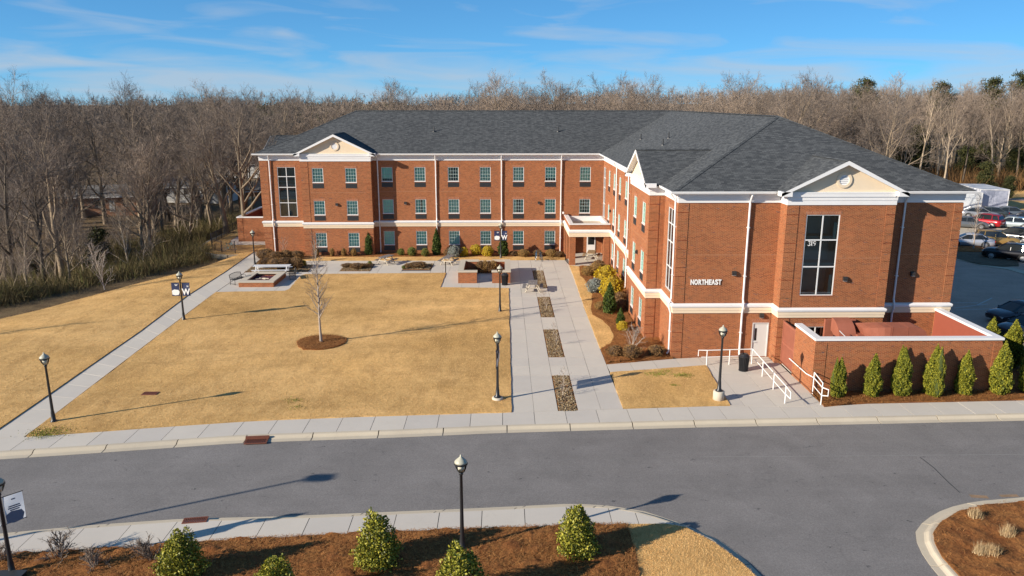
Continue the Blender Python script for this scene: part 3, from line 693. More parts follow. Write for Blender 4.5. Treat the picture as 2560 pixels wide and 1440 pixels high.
V = np.concatenate(Vs); stuff('lawn_grass', V, np.arange(len(V)).reshape(-1, 3), M['blade'], 'short tan dormant grass covering all the lawns', 'grass')
Vs = []
for px, py, n, s in ((1640,937,260,.28),(1705,940,220,.25),(1685,965,60,.1),(125,1082,500,.4),(735,1003,90,.25),(110,1088,200,.3),(1665,930,80,.2),(745,1020,60,.2)):
    c = np.array(P(px, py)); Vs.append(blades(c+rng.normal(size=(n,2))*s*np.array([1.3,.8]), .045, .07, .03, .9)[0])
V = np.concatenate(Vs); stuff('green_weeds', V, np.arange(len(V)).reshape(-1,3), blade_mat('green_blades', [(0.10,0.13,0.02),(0.20,0.22,0.03),(0.32,0.30,0.05)]), 'small green weed patches in the dormant lawns', 'grass')
def straw(poly, n, z, L=0.2):
    p = scatter(poly, n); a = rng.uniform(0, 2*np.pi, n); l = L*rng.uniform(.5, 1.3, n); d = np.c_[np.cos(a), np.sin(a), rng.uniform(-.1, .5, n)]*l[:,None]
    s = np.c_[-np.sin(a), np.cos(a), np.zeros(n)]*0.008; c = np.c_[p, np.full(n, z)+rng.uniform(0, .12, n)]
    return np.stack([c-d/2-s, c-d/2+s, c+d/2], 1).reshape(-1, 3)
bf = [p for p in BED_FRONT if p[0] > -25]; bf = [(-21, poly_at(SIDES_BACK, -21))]+[p for p in SIDES_BACK if p[0] > -21]+PP([(1587,1379),(1600,1440)])+[(3,20.5),(-21,20.5)]
Vs = [straw(bf, 90000, .05), straw(ISL_IN+[(40,20)], 16000, .05), straw(PP(BEDW_EDGE)+PP([(1515,911),(1681,896)])+[(9.6,60)], 18000, .06), straw(ring, 5000, .09),
      straw(PP([(2062,1018),(2133,1009),(2560,1000)])+[(28,39.5),(17.0,39.5)], 12000, .06)]
V = np.concatenate(Vs); stuff('pine_straw', V, np.arange(len(V)).reshape(-1, 3), M['straw'], 'loose reddish pine straw lying on the planting beds', 'pine straw')
# river stones in the planting beds set into the paving
def rocks(poly, n, z, s=0.09):
    p = scatter(poly, n); base = np.array([(1,0,0),(-.5,.87,0),(-.5,-.87,0),(.1,.1,.62),(0,0,-.4)]); f = np.array([(0,1,3),(1,2,3),(2,0,3),(1,0,4),(2,1,4),(0,2,4)])
    base = np.array([(1,0,0),(.3,.9,0),(-.8,.6,.05),(-.8,-.6,0),(.3,-.9,.05),(.15,0,.6)]); f = np.array([(0,1,5),(1,2,5),(2,3,5),(3,4,5),(4,0,5)])
    a = rng.uniform(0, 2*np.pi, n); sc = s*rng.uniform(.5, 1.4, n); ca, sa_ = np.cos(a), np.sin(a); st = rng.uniform(.6, 1.0, n)
    X = base[None,:,0]*sc[:,None]; Y = base[None,:,1]*(sc*st)[:,None]; Z = base[None,:,2]*sc[:,None]
    V = np.stack([X*ca[:,None]-Y*sa_[:,None]+p[:,:1], X*sa_[:,None]+Y*ca[:,None]+p[:,1:], Z+z+rng.uniform(0,.05,n)[:,None]], -1).reshape(-1, 3)
    F = (f[None]+6*np.arange(n)[:,None,None]).reshape(-1, 3); return V, F
for b in BEDS:
    poly = [(b[0],b[2]),(b[1],b[2]),(b[1],b[3]),(b[0],b[3])]
    tag(fill_poly('rock_bed', [(x,y) for x,y in poly], -0.02, M['mulch']), kind='structure')
    V, F = rocks([(b[0]+.07,b[2]+.07),(b[1]-.07,b[2]+.07),(b[1]-.07,b[3]-.07),(b[0]+.07,b[3]-.07)], int(area(poly)*260), -0.03, 0.055); stuff('river_stones', V, F, M['stone'], 'tan river stones filling a rectangular bed in the paved walk', 'stones')
for b in BEDP:
    tag(fill_poly('rock_bed', b, 0.012, M['mulch']), kind='structure')
    V, F = rocks(b, int(area(b)*130), 0.01, 0.065); stuff('river_stones', V, F, M['stone'], 'tan river stones filling a planting bed beside the patio', 'stones')
# ================================================================== THE DORMITORY
BO = (10.6, 80.0, 0.0)
B = empty('dormitory_building', BO, 'L-shaped three-storey red brick hall with dark shingled hip roof', 'building')
def part(mb, name, mat, parent=None, smooth=False): return mb.build(name, mat, parent or B, BO, smooth)
EAVE = 10.42; WT = 9.72
FOOT = [(-24.85,97.2),(-24.85,80),(-20.4,80),(-20.4,78.9),(-13.3,78.9),(-13.3,80),(10.6,80),(10.6,56.9),(9.6,56.9),(9.6,49.5),(10.6,49.5),(10.6,45.7),(16.75,45.7),(16.75,44.6),(23.1,44.6),(23.1,45.7),(27.75,45.7),(27.75,97.2)]
FL = [(0.93,2.38),(4.26,5.71),(7.58,9.03)]           # window sill / head by storey
WW = 1.13
OPEN = {}                                             # edge index -> list of (u0,u1,z0,z1,type,info)
def add_open(e, u0, u1, z0, z1, kind, info=None): OPEN.setdefault(e, []).append((u0, u1, z0, z1, kind, info))
def edge_u(e, x, y):
    a, b = FOOT[e], FOOT[e+1]; L = math.hypot(b[0]-a[0], b[1]-a[1]); return ((x-a[0])*(b[0]-a[0])+(y-a[1])*(b[1]-a[1]))/L
def win(e, x, y, floors=(0,1,2), states=None):
    u = edge_u(e, x, y)
    for f in floors: add_open(e, u-WW/2, u+WW/2, FL[f][0], FL[f][1], 'win', (f, (states or {}).get(f, 'c')))
add_open(1, edge_u(1,-23.1,80), edge_u(1,-21.26,80), 3.91, 9.04, 'tall', (2, [0,.28,.60,.82,1]))
for x in (-18.7,-15.33): win(3, x, 78.9)
ST = {0: {}, 1: {}, 2: {}}
for x, s in ((-11.82,{2:'h'}),(-8.43,{1:'p'}),(-4.98,{2:'o'}),(-1.68,{}),(1.76,{1:'g'}),(5.08,{2:'h'})): win(5, x, 80, states=s)
win(5, 8.69, 80, floors=(1,2), states={1:'o'})
add_open(6, edge_u(6,10.6,79.9), edge_u(6,10.6,78.25), 3.95, 9.05, 'tall', (2, [0,.27,.6,.8,1]))
for y in (75.6,72.2,68.7,65.2): win(6, 10.6, y)
for y in (54.8,51.45): win(8, 9.6, y, states={0:'o'})
add_open(10, edge_u(10,10.6,48.38), edge_u(10,10.6,46.75), 3.95, 9.15, 'tall', (2, [0,.28,.6,.82,1]))
add_open(11, edge_u(11,15.6,45.7), edge_u(11,16.62,45.7), 0.02, 2.24, 'door')
add_open(13, edge_u(13,17.92,44.6), edge_u(13,19.92,44.6), 4.25, 9.14, 'tall', (2, [0,.357,.696,1]))
add_open(13, edge_u(13,18.35,44.6), edge_u(13,19.82,44.6), 0.95, 2.30, 'small')
def frame_of(e):
    a, b = FOOT[e], FOOT[e+1]; L = math.hypot(b[0]-a[0], b[1]-a[1]); d = ((b[0]-a[0])/L, (b[1]-a[1])/L); n = (d[1], -d[0])   # n points outward
    return a, d, n, L
def pt(e, u, z, out=0.0):
    a, d, n, L = frame_of(e); return (a[0]+d[0]*u+n[0]*out, a[1]+d[1]*u+n[1]*out, z)
REV = 0.11
def ubox(mb, e, u0, u1, z0, z1, o0, o1):
    vs = [pt(e,u0,z0,o1), pt(e,u1,z0,o1), pt(e,u1,z0,o0), pt(e,u0,z0,o0), pt(e,u0,z1,o1), pt(e,u1,z1,o1), pt(e,u1,z1,o0), pt(e,u0,z1,o0)]
    return mb.add(vs, [(0,3,2,1),(4,5,6,7),(0,1,5,4),(1,2,6,5),(2,3,7,6),(3,0,4,7)])
for e in range(len(FOOT)-1):
    a, d, n, L = frame_of(e); ops = OPEN.get(e, []); mb = MB()
    us = sorted(set([0.0, L]+[v for o in ops for v in o[:2]])); zs = sorted(set([-0.3, WT+0.2]+[v for o in ops for v in o[2:4]]))
    for i in range(len(us)-1):
        for j in range(len(zs)-1):
            uc, zc = (us[i]+us[i+1])/2, (zs[j]+zs[j+1])/2
            if any(o[0] < uc < o[1] and o[2] < zc < o[3] for o in ops): continue
            mb.quad(pt(e,us[i],zs[j]), pt(e,us[i+1],zs[j]), pt(e,us[i+1],zs[j+1]), pt(e,us[i],zs[j+1]))
    for o in ops:      # brick reveals
        u0,u1,z0,z1 = o[:4]
        mb.quad(pt(e,u0,z0),pt(e,u0,z1),pt(e,u0,z1,-REV),pt(e,u0,z0,-REV)); mb.quad(pt(e,u1,z1),pt(e,u1,z0),pt(e,u1,z0,-REV),pt(e,u1,z1,-REV))
        mb.quad(pt(e,u0,z1),pt(e,u1,z1),pt(e,u1,z1,-REV),pt(e,u0,z1,-REV)); mb.quad(pt(e,u1,z0),pt(e,u0,z0),pt(e,u0,z0,-REV),pt(e,u1,z0,-REV))
    part(mb, 'wall', M['brick'])
part(MB().quad((27.75,97.2,-.3),(-24.85,97.2,-.3),(-24.85,97.2,WT+.2),(27.75,97.2,WT+.2)), 'wall', M['brick'])
# --- windows
M['muntin'] = simple('pale_grid_bars', (0.42, 0.52, 0.50), .5, .05, 4)
SHARE = {}
def wparts(kind, w_, h_, info):
    """local window: x along wall, y inward, z up from the sill, origin at left sill on the wall face"""
    key = (kind, round(w_,2), round(h_,2), str(info))
    if key in SHARE: return SHARE[key]
    fr = MB(); ft = 0.055; y0, y1 = 0.02, 0.10
    fr.box(0,ft,y0,y1,0,h_).box(w_-ft,w_,y0,y1,0,h_).box(ft,w_-ft,y0,y1,0,ft*.9).box(ft,w_-ft,y0,y1,h_-ft*.8,h_)
    subs = []
    if kind == 'win':
        mu = MB(); mw = 0.022; iw, ih = w_-2*ft, h_-2*ft
        for k in range(1,4): x = ft+iw*k/4; mu.box(x-mw/2,x+mw/2,0.045,0.064,ft,h_-ft)
        for k in range(1,4): z = ft+ih*k/4; mu.box(ft,w_-ft,0.042,0.067,z-mw/2*(1.6 if k==2 else 1),z+mw/2*(1.6 if k==2 else 1))
        subs.append(('pane', MB().quad((ft,.055,ft),(w_-ft,.055,ft),(w_-ft,.055,h_-ft),(ft,.055,h_-ft)).mesh('pane', M['glass'])))
        subs.append(('muntin_grid', mu.mesh('muntin_grid', M['muntin'])))
        st = info[1]; spans = {'c':[(0,1,0)],'h':[(0,1,.16)],'p':[(0,.42,0),(.66,1,0)],'g':[(0,.3,0),(.8,1,0)],'o':[(0,.12,0),(.9,1,0)]}[st]
        for s0, s1, zz in spans:
            cu = MB(); n = max(4, int(22*(s1-s0))); xa = ft+iw*s0; xb = ft+iw*s1
            P_ = [(xa+(xb-xa)*i/n, 0.17+0.022*math.sin(i*2.1)+.006*math.sin(i*5.3)) for i in range(n+1)]
            for i in range(n): cu.quad((P_[i][0],P_[i][1],ft+ih*zz),(P_[i+1][0],P_[i+1][1],ft+ih*zz),(P_[i+1][0],P_[i+1][1],h_),(P_[i][0],P_[i][1],h_))
            subs.append(('curtain', cu.mesh('curtain', M['curtain'], True)))
    else:
        rows = info[1] if kind == 'tall' else [0,1]; cols = 2; iw, ih = w_-2*ft, h_-2*ft
        fr.box(w_/2-.035,w_/2+.035,y0+.01,y1,ft,h_-ft)
        for r in rows[1:-1]: fr.box(ft,w_-ft,y0+.005,y1-.005,ft+ih*r-.035,ft+ih*r+.035)
        for i in range(len(rows)-1):
            for c in range(cols):
                x0 = ft+iw*c/2+(0.03 if c else 0); x1 = ft+iw*(c+1)/2-(0 if c else .03)
                subs.append(('pane', MB().quad((x0,.06,ft+ih*rows[i]),(x1,.06,ft+ih*rows[i]),(x1,.06,ft+ih*rows[i+1]),(x0,.06,ft+ih*rows[i+1])).mesh('pane', M['glass_dark'])))
    dp = 0.55 if kind == 'win' else 1.3
    if kind == 'tall':
        for i in range(len(rows)-1):
            for c, (s0, s1, b0, b1) in ((1, (.80, 1.0, .0, .7)), (0, (.0, .16, .0, .14))):
                xa = ft+iw*(c+s0)/2; xb = ft+iw*(c+s1)/2; za = ft+ih*(rows[i]+(rows[i+1]-rows[i])*b0); zb_ = ft+ih*(rows[i]+(rows[i+1]-rows[i])*b1)
                if (i+c) % 2: subs.append(('curtain', MB().quad((xa,.2,za),(xb,.2,za),(xb,.2,zb_),(xa,.2,zb_)).mesh('curtain', M['curtain'])))
        for za in (.36,.69): subs.append(('stair_landing', MB().box(.0,w_,.3,dp-.01,h_*za,h_*(za+.04)).mesh('stair_landing', M['backwall'])))
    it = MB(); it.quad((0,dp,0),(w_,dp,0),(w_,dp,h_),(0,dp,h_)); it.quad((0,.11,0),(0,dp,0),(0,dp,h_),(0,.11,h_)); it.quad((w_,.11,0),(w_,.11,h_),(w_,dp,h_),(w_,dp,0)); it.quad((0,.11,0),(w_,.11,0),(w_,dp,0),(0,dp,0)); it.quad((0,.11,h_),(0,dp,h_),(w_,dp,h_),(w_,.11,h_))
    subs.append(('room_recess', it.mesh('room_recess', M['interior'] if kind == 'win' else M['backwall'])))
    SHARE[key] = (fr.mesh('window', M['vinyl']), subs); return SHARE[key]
gr = MB(); gr.box(0,1.08,-0.01,0.06,0,.42)
for k in range(9): gr.box(.02,1.06,-0.028,-0.012,.03+.042*k,.03+.042*k+.02)
GRM = gr.mesh('vent_grille', M['grille'])
grt = MB().box(-.03,0,-.018,.03,-.03,.45).box(1.08,1.11,-.018,.03,-.03,.45).box(0,1.08,-.018,.03,.42,.45).box(0,1.08,-.018,.03,-.03,0).mesh('grille_trim', M['grille'])
for e, ops in OPEN.items():
    a, d, n, L = frame_of(e); rz = math.atan2(d[1], d[0])
    for (u0,u1,z0,z1,kind,info) in ops:
        p = pt(e,u0,z0); loc = (p[0]-BO[0], p[1]-BO[1], z0)
        if kind in ('win','tall','small'):
            me, subs = wparts(kind, u1-u0, z1-z0, info); o = link('window', me, B, loc); o.rotation_euler = (0,0,rz)
            for nm, sm in subs: link(nm, sm, o)
            sl = MB(); ubox(sl, e, u0-.03, u1+.03, z0-.05, z0-.003, -.1, .03); part(sl, 'window_sill', M['white'] if kind == 'win' else M['brick_soldier'])
            hd = MB(); ubox(hd, e, u0-.06, u1+.06, z1+.003, z1+.22, -.1, .012); part(hd, 'window_head', M['brick_soldier'])
        if kind == 'win':
            g = link('vent_grille', GRM, B, (pt(e,u0+.025,0)[0]-BO[0], pt(e,u0+.025,0)[1]-BO[1], z0-.56)); g.rotation_euler = (0,0,rz); link('grille_trim', grt, g)
        if kind == 'door':
            w_, h_ = u1-u0, z1-z0
            dr = link('door', MB().box(.06,w_-.06,.04,.09,.01,h_-.06).mesh('door', M['doorpaint']), B, loc); dr.rotation_euler = (0,0,rz)
            link('door_frame', MB().box(0,.058,-.015,.1,0,h_).box(w_-.058,w_,-.015,.1,0,h_).box(.058,w_-.058,-.015,.1,h_-.058,h_).mesh('door_frame', M['doorpaint']), dr)
            link('door_light', MB().box(.17,.30,.028,.05,1.05,1.85).mesh('door_light', M['carglass']), dr)
            link('door_handle', MB().tube([(.13,.04,.98),(.13,-.02,.98),(.27,-.025,.98)],.018,6).box(.10,.16,.03,.042,.9,1.1).mesh('door_handle', M['galv']), dr)
            for hz in (.25,1.05,1.9): link('hinge', MB().box(w_-.075,w_-.05,.0,.045,hz,hz+.11).mesh('hinge', M['galv']), dr)
            hd = MB(); ubox(hd, e, u0-.08, u1+.08, z1+.003, z1+.22, -.05, .012); part(hd, 'door_head', M['brick_soldier'])
# --- mitred mouldings along a wall line
def mould(path, prof, name, mat, parent=None, closed_ends=True):
    n_ = len(path); offs = []
    for i in range(n_):
        def nrm(a, b): L = math.hypot(b[0]-a[0], b[1]-a[1]); return ((b[1]-a[1])/L, -(b[0]-a[0])/L)
        if i == 0: m = nrm(path[0], path[1])
        elif i == n_-1: m = nrm(path[-2], path[-1])
        else:
            n1, n2 = nrm(path[i-1], path[i]), nrm(path[i], path[i+1]); s = 1+n1[0]*n2[0]+n1[1]*n2[1]; m = ((n1[0]+n2[0])/s, (n1[1]+n2[1])/s)
        offs.append(m)
    mb = MB(); k = len(prof)
    for p, m in zip(path, offs): mb.v += [(p[0]+m[0]*o, p[1]+m[1]*o, z) for o, z in prof]
    for i in range(n_-1):
        for j in range(k-1): mb.f.append((i*k+j, (i+1)*k+j, (i+1)*k+j+1, i*k+j+1))
    mb.f += [tuple(range(k))[::-1], tuple((n_-1)*k+j for j in range(k))][::-1] if closed_ends else []
    return part(mb, name, mat, parent)
bands = [FOOT]
belt = mould(FOOT, [(-.01,2.88),(.06,2.88),(.06,3.05),(.085,3.06),(.085,3.235),(-.01,3.24)], 'belt_course', M['cream'])
mould(FOOT, [(-.01,3.243),(.11,3.243),(.14,3.29),(.155,3.40),(.13,3.44),(-.01,3.50)], 'belt_cap', M['white'], belt)
fz = mould(FOOT, [(-.01,WT),(.05,WT),(.05,WT+.26),(.075,WT+.27),(.075,WT+.50),(.11,WT+.53),(.11,EAVE-.03),(-.01,EAVE-.03)], 'frieze', M['white'])
# --- quoins at the corners: proud brick blocks
def quoin(mb, x, y, sx, sy, z0, z1, wx=0.78, wy=0.5, pr=0.028):
    x0, x1 = sorted((x-sx*pr, x+sx*wx)); y0, y1 = sorted((y-sy*pr, y+sy*wy)); mb.box(x0, x1, y0, y1, z0, z1)
def quoins(x, y, sx, sy, wx=0.78, wy=0.5, floors=((-.2,2.85),(3.52,9.7))):
    for za, zb in floors:
        nq = max(1, int(round((zb-za)/0.56))); h = (zb-za)/nq
        for k in range(nq):
            mb = MB(); quoin(mb, x, y, sx, sy, za+k*h+.012, za+(k+1)*h-.022, wx, wy); part(mb, 'quoin_block', M['brick'])
quoins(-24.85,80,1,1); quoins(-20.4,78.9,1,1,.75,.4); quoins(-13.3,78.9,-1,1,.55,.4); quoins(9.6,49.5,1,1,.62,.5); quoins(10.6,45.7,1,1,.62,.3)
quoins(16.75,44.6,1,1,.68,.35); quoins(23.1,44.6,-1,1,.5,.35); quoins(27.75,45.7,-1,1,.5,.5); quoins(9.6,56.9,1,-1,.5,.4)
# control band of darker soldier bricks between storeys
for e in (1,3,5,6,8,10,11,13,15):
    a, d, n, L = frame_of(e); cuts = [0.85 if e in (1,3,11,13) else 0.05]
    for o in sorted(o for o in OPEN.get(e, []) if o[4] == 'tall'): cuts += [o[0]-.02, o[1]+.02]
    cuts.append(L-.06)
    for i in range(0, len(cuts), 2):
        if cuts[i+1]-cuts[i] > .1: mb = MB(); ubox(mb, e, cuts[i], cuts[i+1], 6.52, 6.56, -.02, .008); part(mb, 'brick_ledge', M['brick_soldier'])
# --- roof
RS = 0.464; HW = 9.05; X0, X1, XE, Y0, YS, YN = -25.3, 28.23, 10.13, 79.55, 45.25, 97.65
RZ = EAVE+HW*RS
def roofpoly(*p): 
    mb = MB(); mb.quad(*p); return mb
mbs = [((X0,Y0,EAVE),(XE,Y0,EAVE),(XE+HW,Y0+HW,RZ),(X0+HW,Y0+HW,RZ)), ((X0,YN,EAVE),(X0,Y0,EAVE),(X0+HW,Y0+HW,RZ)),
       ((XE,Y0,EAVE),(XE,YS,EAVE),(XE+HW,YS+HW,RZ),(XE+HW,Y0+HW,RZ)), ((XE,YS,EAVE),(X1,YS,EAVE),(XE+HW,YS+HW,RZ)),
       ((X1,YS,EAVE),(X1,YN,EAVE),(XE+HW,Y0+HW,RZ),(XE+HW,YS+HW,RZ)), ((X1,YN,EAVE),(X0,YN,EAVE),(X0+HW,Y0+HW,RZ),(XE+HW,Y0+HW,RZ))]
m = MB()
for q in mbs: m.quad(*q)
roof = part(m, 'roof', M['shingle'])
sof = MB(); sof.quad((X0,Y0,EAVE-.04),(X0,YN,EAVE-.04),(X1,YN,EAVE-.04),(X1,Y0,EAVE-.04)); sof.quad((XE,YS,EAVE-.04),(XE,Y0,EAVE-.04),(X1,Y0,EAVE-.04),(X1,YS,EAVE-.04))
part(sof, 'soffit', M['white'])
# ridge and hip caps
def cap(a, b, w_=0.16, up=0.035):
    a, b = Vector(a), Vector(b); d = (b-a).normalized(); s = d.cross(Vector((0,0,1))).normalized()*w_; L = (b-a).length; mb = MB(); n = int(L/0.4)
    for i in range(n):
        p = a+(b-a)*(i/n); q = a+(b-a)*((i+1.15)/n if i < n-1 else 1.0)
        z1 = Vector((0,0,up+.012)); z0 = Vector((0,0,up)); dn = Vector((0,0,-0.065))
        mb.quad(p+s+dn+z0, p+z0, q+z1, q+s+dn+z1); mb.quad(p+z0, p-s+dn+z0, q-s+dn+z1, q+z1)
    part(mb, 'ridge_cap', M['shingle'], roof)
cap((X0,Y0,EAVE),(X0+HW,Y0+HW,RZ)); cap((X0+HW,Y0+HW,RZ),(XE+HW,Y0+HW,RZ)); cap((XE+HW,Y0+HW,RZ),(XE+HW,YS+HW,RZ)); cap((XE,YS,EAVE),(XE+HW,YS+HW,RZ)); cap((X1,YS,EAVE),(XE+HW,YS+HW,RZ)); cap((X0,YN,EAVE),(X0+HW,Y0+HW,RZ))
# gutters (broken where the gables stand)
GP = [(0,EAVE-.10),(.10,EAVE-.12),(.135,EAVE-.02),(.135,EAVE+.03),(.11,EAVE+.03),(.10,EAVE-.0),(0,EAVE-.0)]
def gutter(path): mould(path, GP, 'gutter', M['white'])
gutter([(X0,YN),(X0,Y0),(-21.0,Y0)]); gutter([(-12.7,Y0),(XE,Y0),(XE,57.6)]); gutter([(XE,48.7),(XE,YS),(16.35,YS)]); gutter([(23.8,YS),(X1,YS),(X1,60)])
# gables
def gable(c, axis, front, half, apex, name_vent=True):
    """axis 'y': faces -Y at y=front, centre x=c;  axis 'x': faces -X at x=front, centre y=c"""
    zb = EAVE+.02; fo = front-0.42
    def T(u, v, z): return (c+u, v, z) if axis == 'y' else (v, c-u, z)
    eave_line = YS if (axis == 'y' and front < 60) else (Y0 if axis == 'y' else (XE if front > 0 else X0))
    vb = eave_line+(apex-EAVE)/RS
    rf = MB()
    for s in (-1, 1):
        q = [T(s*half, fo, zb), T(0, fo, apex), T(0, vb, apex), T(s*half, eave_line+(zb-EAVE)/RS, zb)]
        if s > 0: q = q[::-1]
        q = [Vector(v) for v in q]; rf.quad(*q); rf.quad(*[v-Vector((0,0,.10)) for v in q[::-1]])
    ro = part(rf, 'gable_roof', M['shingle'])
    cap(T(0,fo,apex), T(0,vb,apex))
    sl = (apex-zb)/half
    tri = MB(); t = 0.10; zt = apex-.13; hb = half-.22
    tri.add([T(-hb,front+.02,zb-.02),T(hb,front+.02,zb-.02),T(0,front+.02,zt)], [(0,1,2)])
    ped = part(tri, 'pediment', M['cream'])
    # rake boards with thickness, returning at the eaves
    for s in (-1, 1):
        mb = MB(); a = (s*half, zb+.0); b = (0, apex); 
        for (f0, f1, d0, d1) in ((fo-.0, fo+.05, -.03, .24),):
            vs = []
            for v in (f0, f1): vs += [T(a[0],v,a[1]+.0), T(b[0],v,b[1]+.0), T(b[0],v,b[1]-d1), T(a[0]*(1-.0),v,a[1]-d1*.78)]
            mb.add(vs, [(0,1,2,3),(7,6,5,4),(0,4,5,1),(3,2,6,7),(0,3,7,4),(1,5,6,2)])
        part(mb, 'rake_board', M['white'])
        # soffit of the rake
        sm = MB(); vs = [T(a[0],fo+.05,a[1]-.12),T(b[0],fo+.05,b[1]-.16),T(b[0],front+.05,b[1]-.16),T(a[0],front+.05,a[1]-.12)]; sm.quad(*vs); part(sm, 'rake_soffit', M['white'])
        # boxed eave return
        x0, x1 = sorted((s*half, s*(half-.62))); em = MB()
        pts_ = [T(x0,fo-.0,0),T(x1,front+.3,0)]; xa, xb = sorted((pts_[0][0],pts_[1][0])); ya, yb = sorted((pts_[0][1],pts_[1][1])); em.box(xa,xb,ya,yb,EAVE-.17,EAVE+.10); part(em, 'eave_return', M['white'])
    # raised cornice below the pediment
    cm = MB()
    for z0, z1, o in ((EAVE-.03,EAVE+.06,.14),(EAVE-.22,EAVE-.035,.125)):
        p0, p1 = T(-half+.64,front-o,0), T(half-.64,front+.05,0); xa, xb = sorted((p0[0],p1[0])); ya, yb = sorted((p0[1],p1[1])); cm.box(xa,xb,ya,yb,z0,z1)
    part(cm, 'pediment_cornice', M['white'])
    # round louvred vent
    zc = zb+(zt-zb)*.42; rr = .30
    def ring(r0, r1, v0, v1, mb):
        n = 28
        for k in range(n):
            a0, a1 = 2*math.pi*k/n, 2*math.pi*(k+1)/n
            c0, s0, c1, s1 = math.cos(a0), math.sin(a0), math.cos(a1), math.sin(a1)
            mb.quad(T(r0*c0,v0,zc+r0*s0),T(r1*c0,v0,zc+r1*s0),T(r1*c1,v0,zc+r1*s1),T(r0*c1,v0,zc+r0*s1))
            mb.quad(T(r1*c0,v0,zc+r1*s0),T(r1*c0,v1,zc+r1*s0),T(r1*c1,v1,zc+r1*s1),T(r1*c1,v0,zc+r1*s1))
            mb.quad(T(r0*c0,v1,zc+r0*s0),T(r0*c0,v0,zc+r0*s0),T(r0*c1,v0,zc+r0*s1),T(r0*c1,v1,zc+r0*s1))
        return mb
    ve = part(ring(rr, rr+.15, front-.05, front+.03, MB()), 'gable_vent', M['cream'])
    part(ring(rr-.04, rr+.002, front-.02, front+.03, MB()), 'vent_rim', M['white'], ve)
    dk = MB(); n = 24; dk.add([T(rr*math.cos(2*math.pi*k/n), front+.012, zc+rr*math.sin(2*math.pi*k/n)) for k in range(n)], [tuple(range(n))]); part(dk, 'vent_backing', M['grille'], ve)
    for k in range(5):
        z = zc-rr*.78+k*rr*.39; hw = math.sqrt(max(.01, rr*rr-(z-zc)**2))*.94
        s_ = MB(); s_.quad(T(-hw,front-.025,z-.035),T(hw,front-.025,z-.035),T(hw,front+.008,z+.045),T(-hw,front+.008,z+.045)); s_.quad(T(-hw,front-.025,z-.035),T(-hw,front-.025,z-.05),T(hw,front-.025,z-.05),T(hw,front-.025,z-.035)); part(s_, 'louvre', M['white'], ve)
gable(19.93, 'y', 44.6, 3.72, 12.30); gable(-16.85, 'y', 78.9, 4.1, 12.42); gable(53.2, 'x', 9.6, 4.15, 12.42)
gable(89.5, 'x', -25.9, 3.0, 11.85)
# --- downspouts
def downspout(x, y, nx, ny, z_bot=0.15, kick=True):
    """pipe standing off the wall whose outward normal is (nx,ny)"""
    o = lambda a: (x+nx*a, y+ny*a); ex = .43
    pts = [(*o(ex),EAVE-.08),(*o(ex),EAVE-.22),(*o(.12),WT+.05),(*o(.12),WT-.3),(*o(.09),6.5),(*o(.09),3.75),(*o(.22),3.46),(*o(.22),3.2),(*o(.09),2.8),(*o(.09),z_bot+.15),(*o(.2),z_bot)]
    d = part(MB().tube(pts, .062, 8), 'downspout', M['white'])
    for z in (8.2,5.2,1.6):
        c = o(.08); part(MB().box(c[0]-.085,c[0]+.085,c[1]-.085,c[1]+.085,z,z+.05), 'pipe_strap', M['white'], d)
for x in (-23.83,-12.75,-6.78,.01,6.19): downspout(x, 80, 0, -1)
for x in (14.86,24.2): downspout(x, 45.7, 0, -1)
for y in (70.2,63.4,46.0): downspout(10.6, y, -1, 0)
# --- wall lights
def wall_light(x, y, z, nx, ny):
    m = MB(); tx, ty = -ny, nx
    pr = [(0.02,.12),(.09,.12),(.17,.02),(.17,-.12),(.02,-.12)]; vs = []
    for s in (-.13,.13): vs += [(x+tx*s+nx*o, y+ty*s+ny*o, z+h) for o, h in pr]
    m.add(vs, [(0,1,2,3,4),(9,8,7,6,5)]+[(i,5+i,5+(i+1)%5,(i+1)%5) for i in range(5)]); l = part(m, 'wall_light', M['bronze'])
    m2 = MB(); vs = []
    for s in (-.11,.11): vs += [(x+tx*s+nx*.05, y+ty*s+ny*.05, z-.121),(x+tx*s+nx*.15, y+ty*s+ny*.15, z-.121),(x+tx*s+nx*.15, y+ty*s+ny*.15, z-.145),(x+tx*s+nx*.05, y+ty*s+ny*.05, z-.145)]
    m2.add(vs, [(0,1,2,3),(7,6,5,4)]+[(i,4+i,4+(i+1)%4,(i+1)%4) for i in range(4)]); part(m2, 'light_lens', M['headlight'], l)
wall_light(14.2,45.7,5.42,0,-1); wall_light(20.55,44.6,5.3,0,-1); wall_light(25.2,45.7,5.35,0,-1)
for x, y in ((-16.9,78.9),(-10.0,80),(3.9,80)): wall_light(x,y,5.35,0,-1)
wall_light(9.6,53.2,5.3,-1,0); wall_light(10.6,74.0,5.3,-1,0); wall_light(16.1,45.7,2.72,0,-1)
# --- roof vent pipes
for x, y in ((-7.2,84.0),(6.1,84.0),(13.6,76.0),(13.6,65.5),(14.6,68)):
    z = EAVE+RS*((y-Y0) if x < 10 else (x-XE)); p = part(MB().tube([(x,y,z-.1),(x,y,z+.52)],.055,8), 'vent_pipe', M['grille'])
    part(MB().lathe([(.17,-.03),(.15,.05),(.06,.14)],10,(x,y,z)), 'pipe_boot', M['grille'], p)
# --- security camera on the corner bay
sc_ = part(MB().tube([(6.45,79.98,4.25),(6.45,79.7,4.3)],.03,6), 'camera_bracket', M['white']); part(MB().lathe([(.02,-.12),(.09,-.08),(.1,.06),(.07,.13),(.0,.14)],10,(6.45,79.66,4.3)), 'camera_dome', M['white'], sc_)
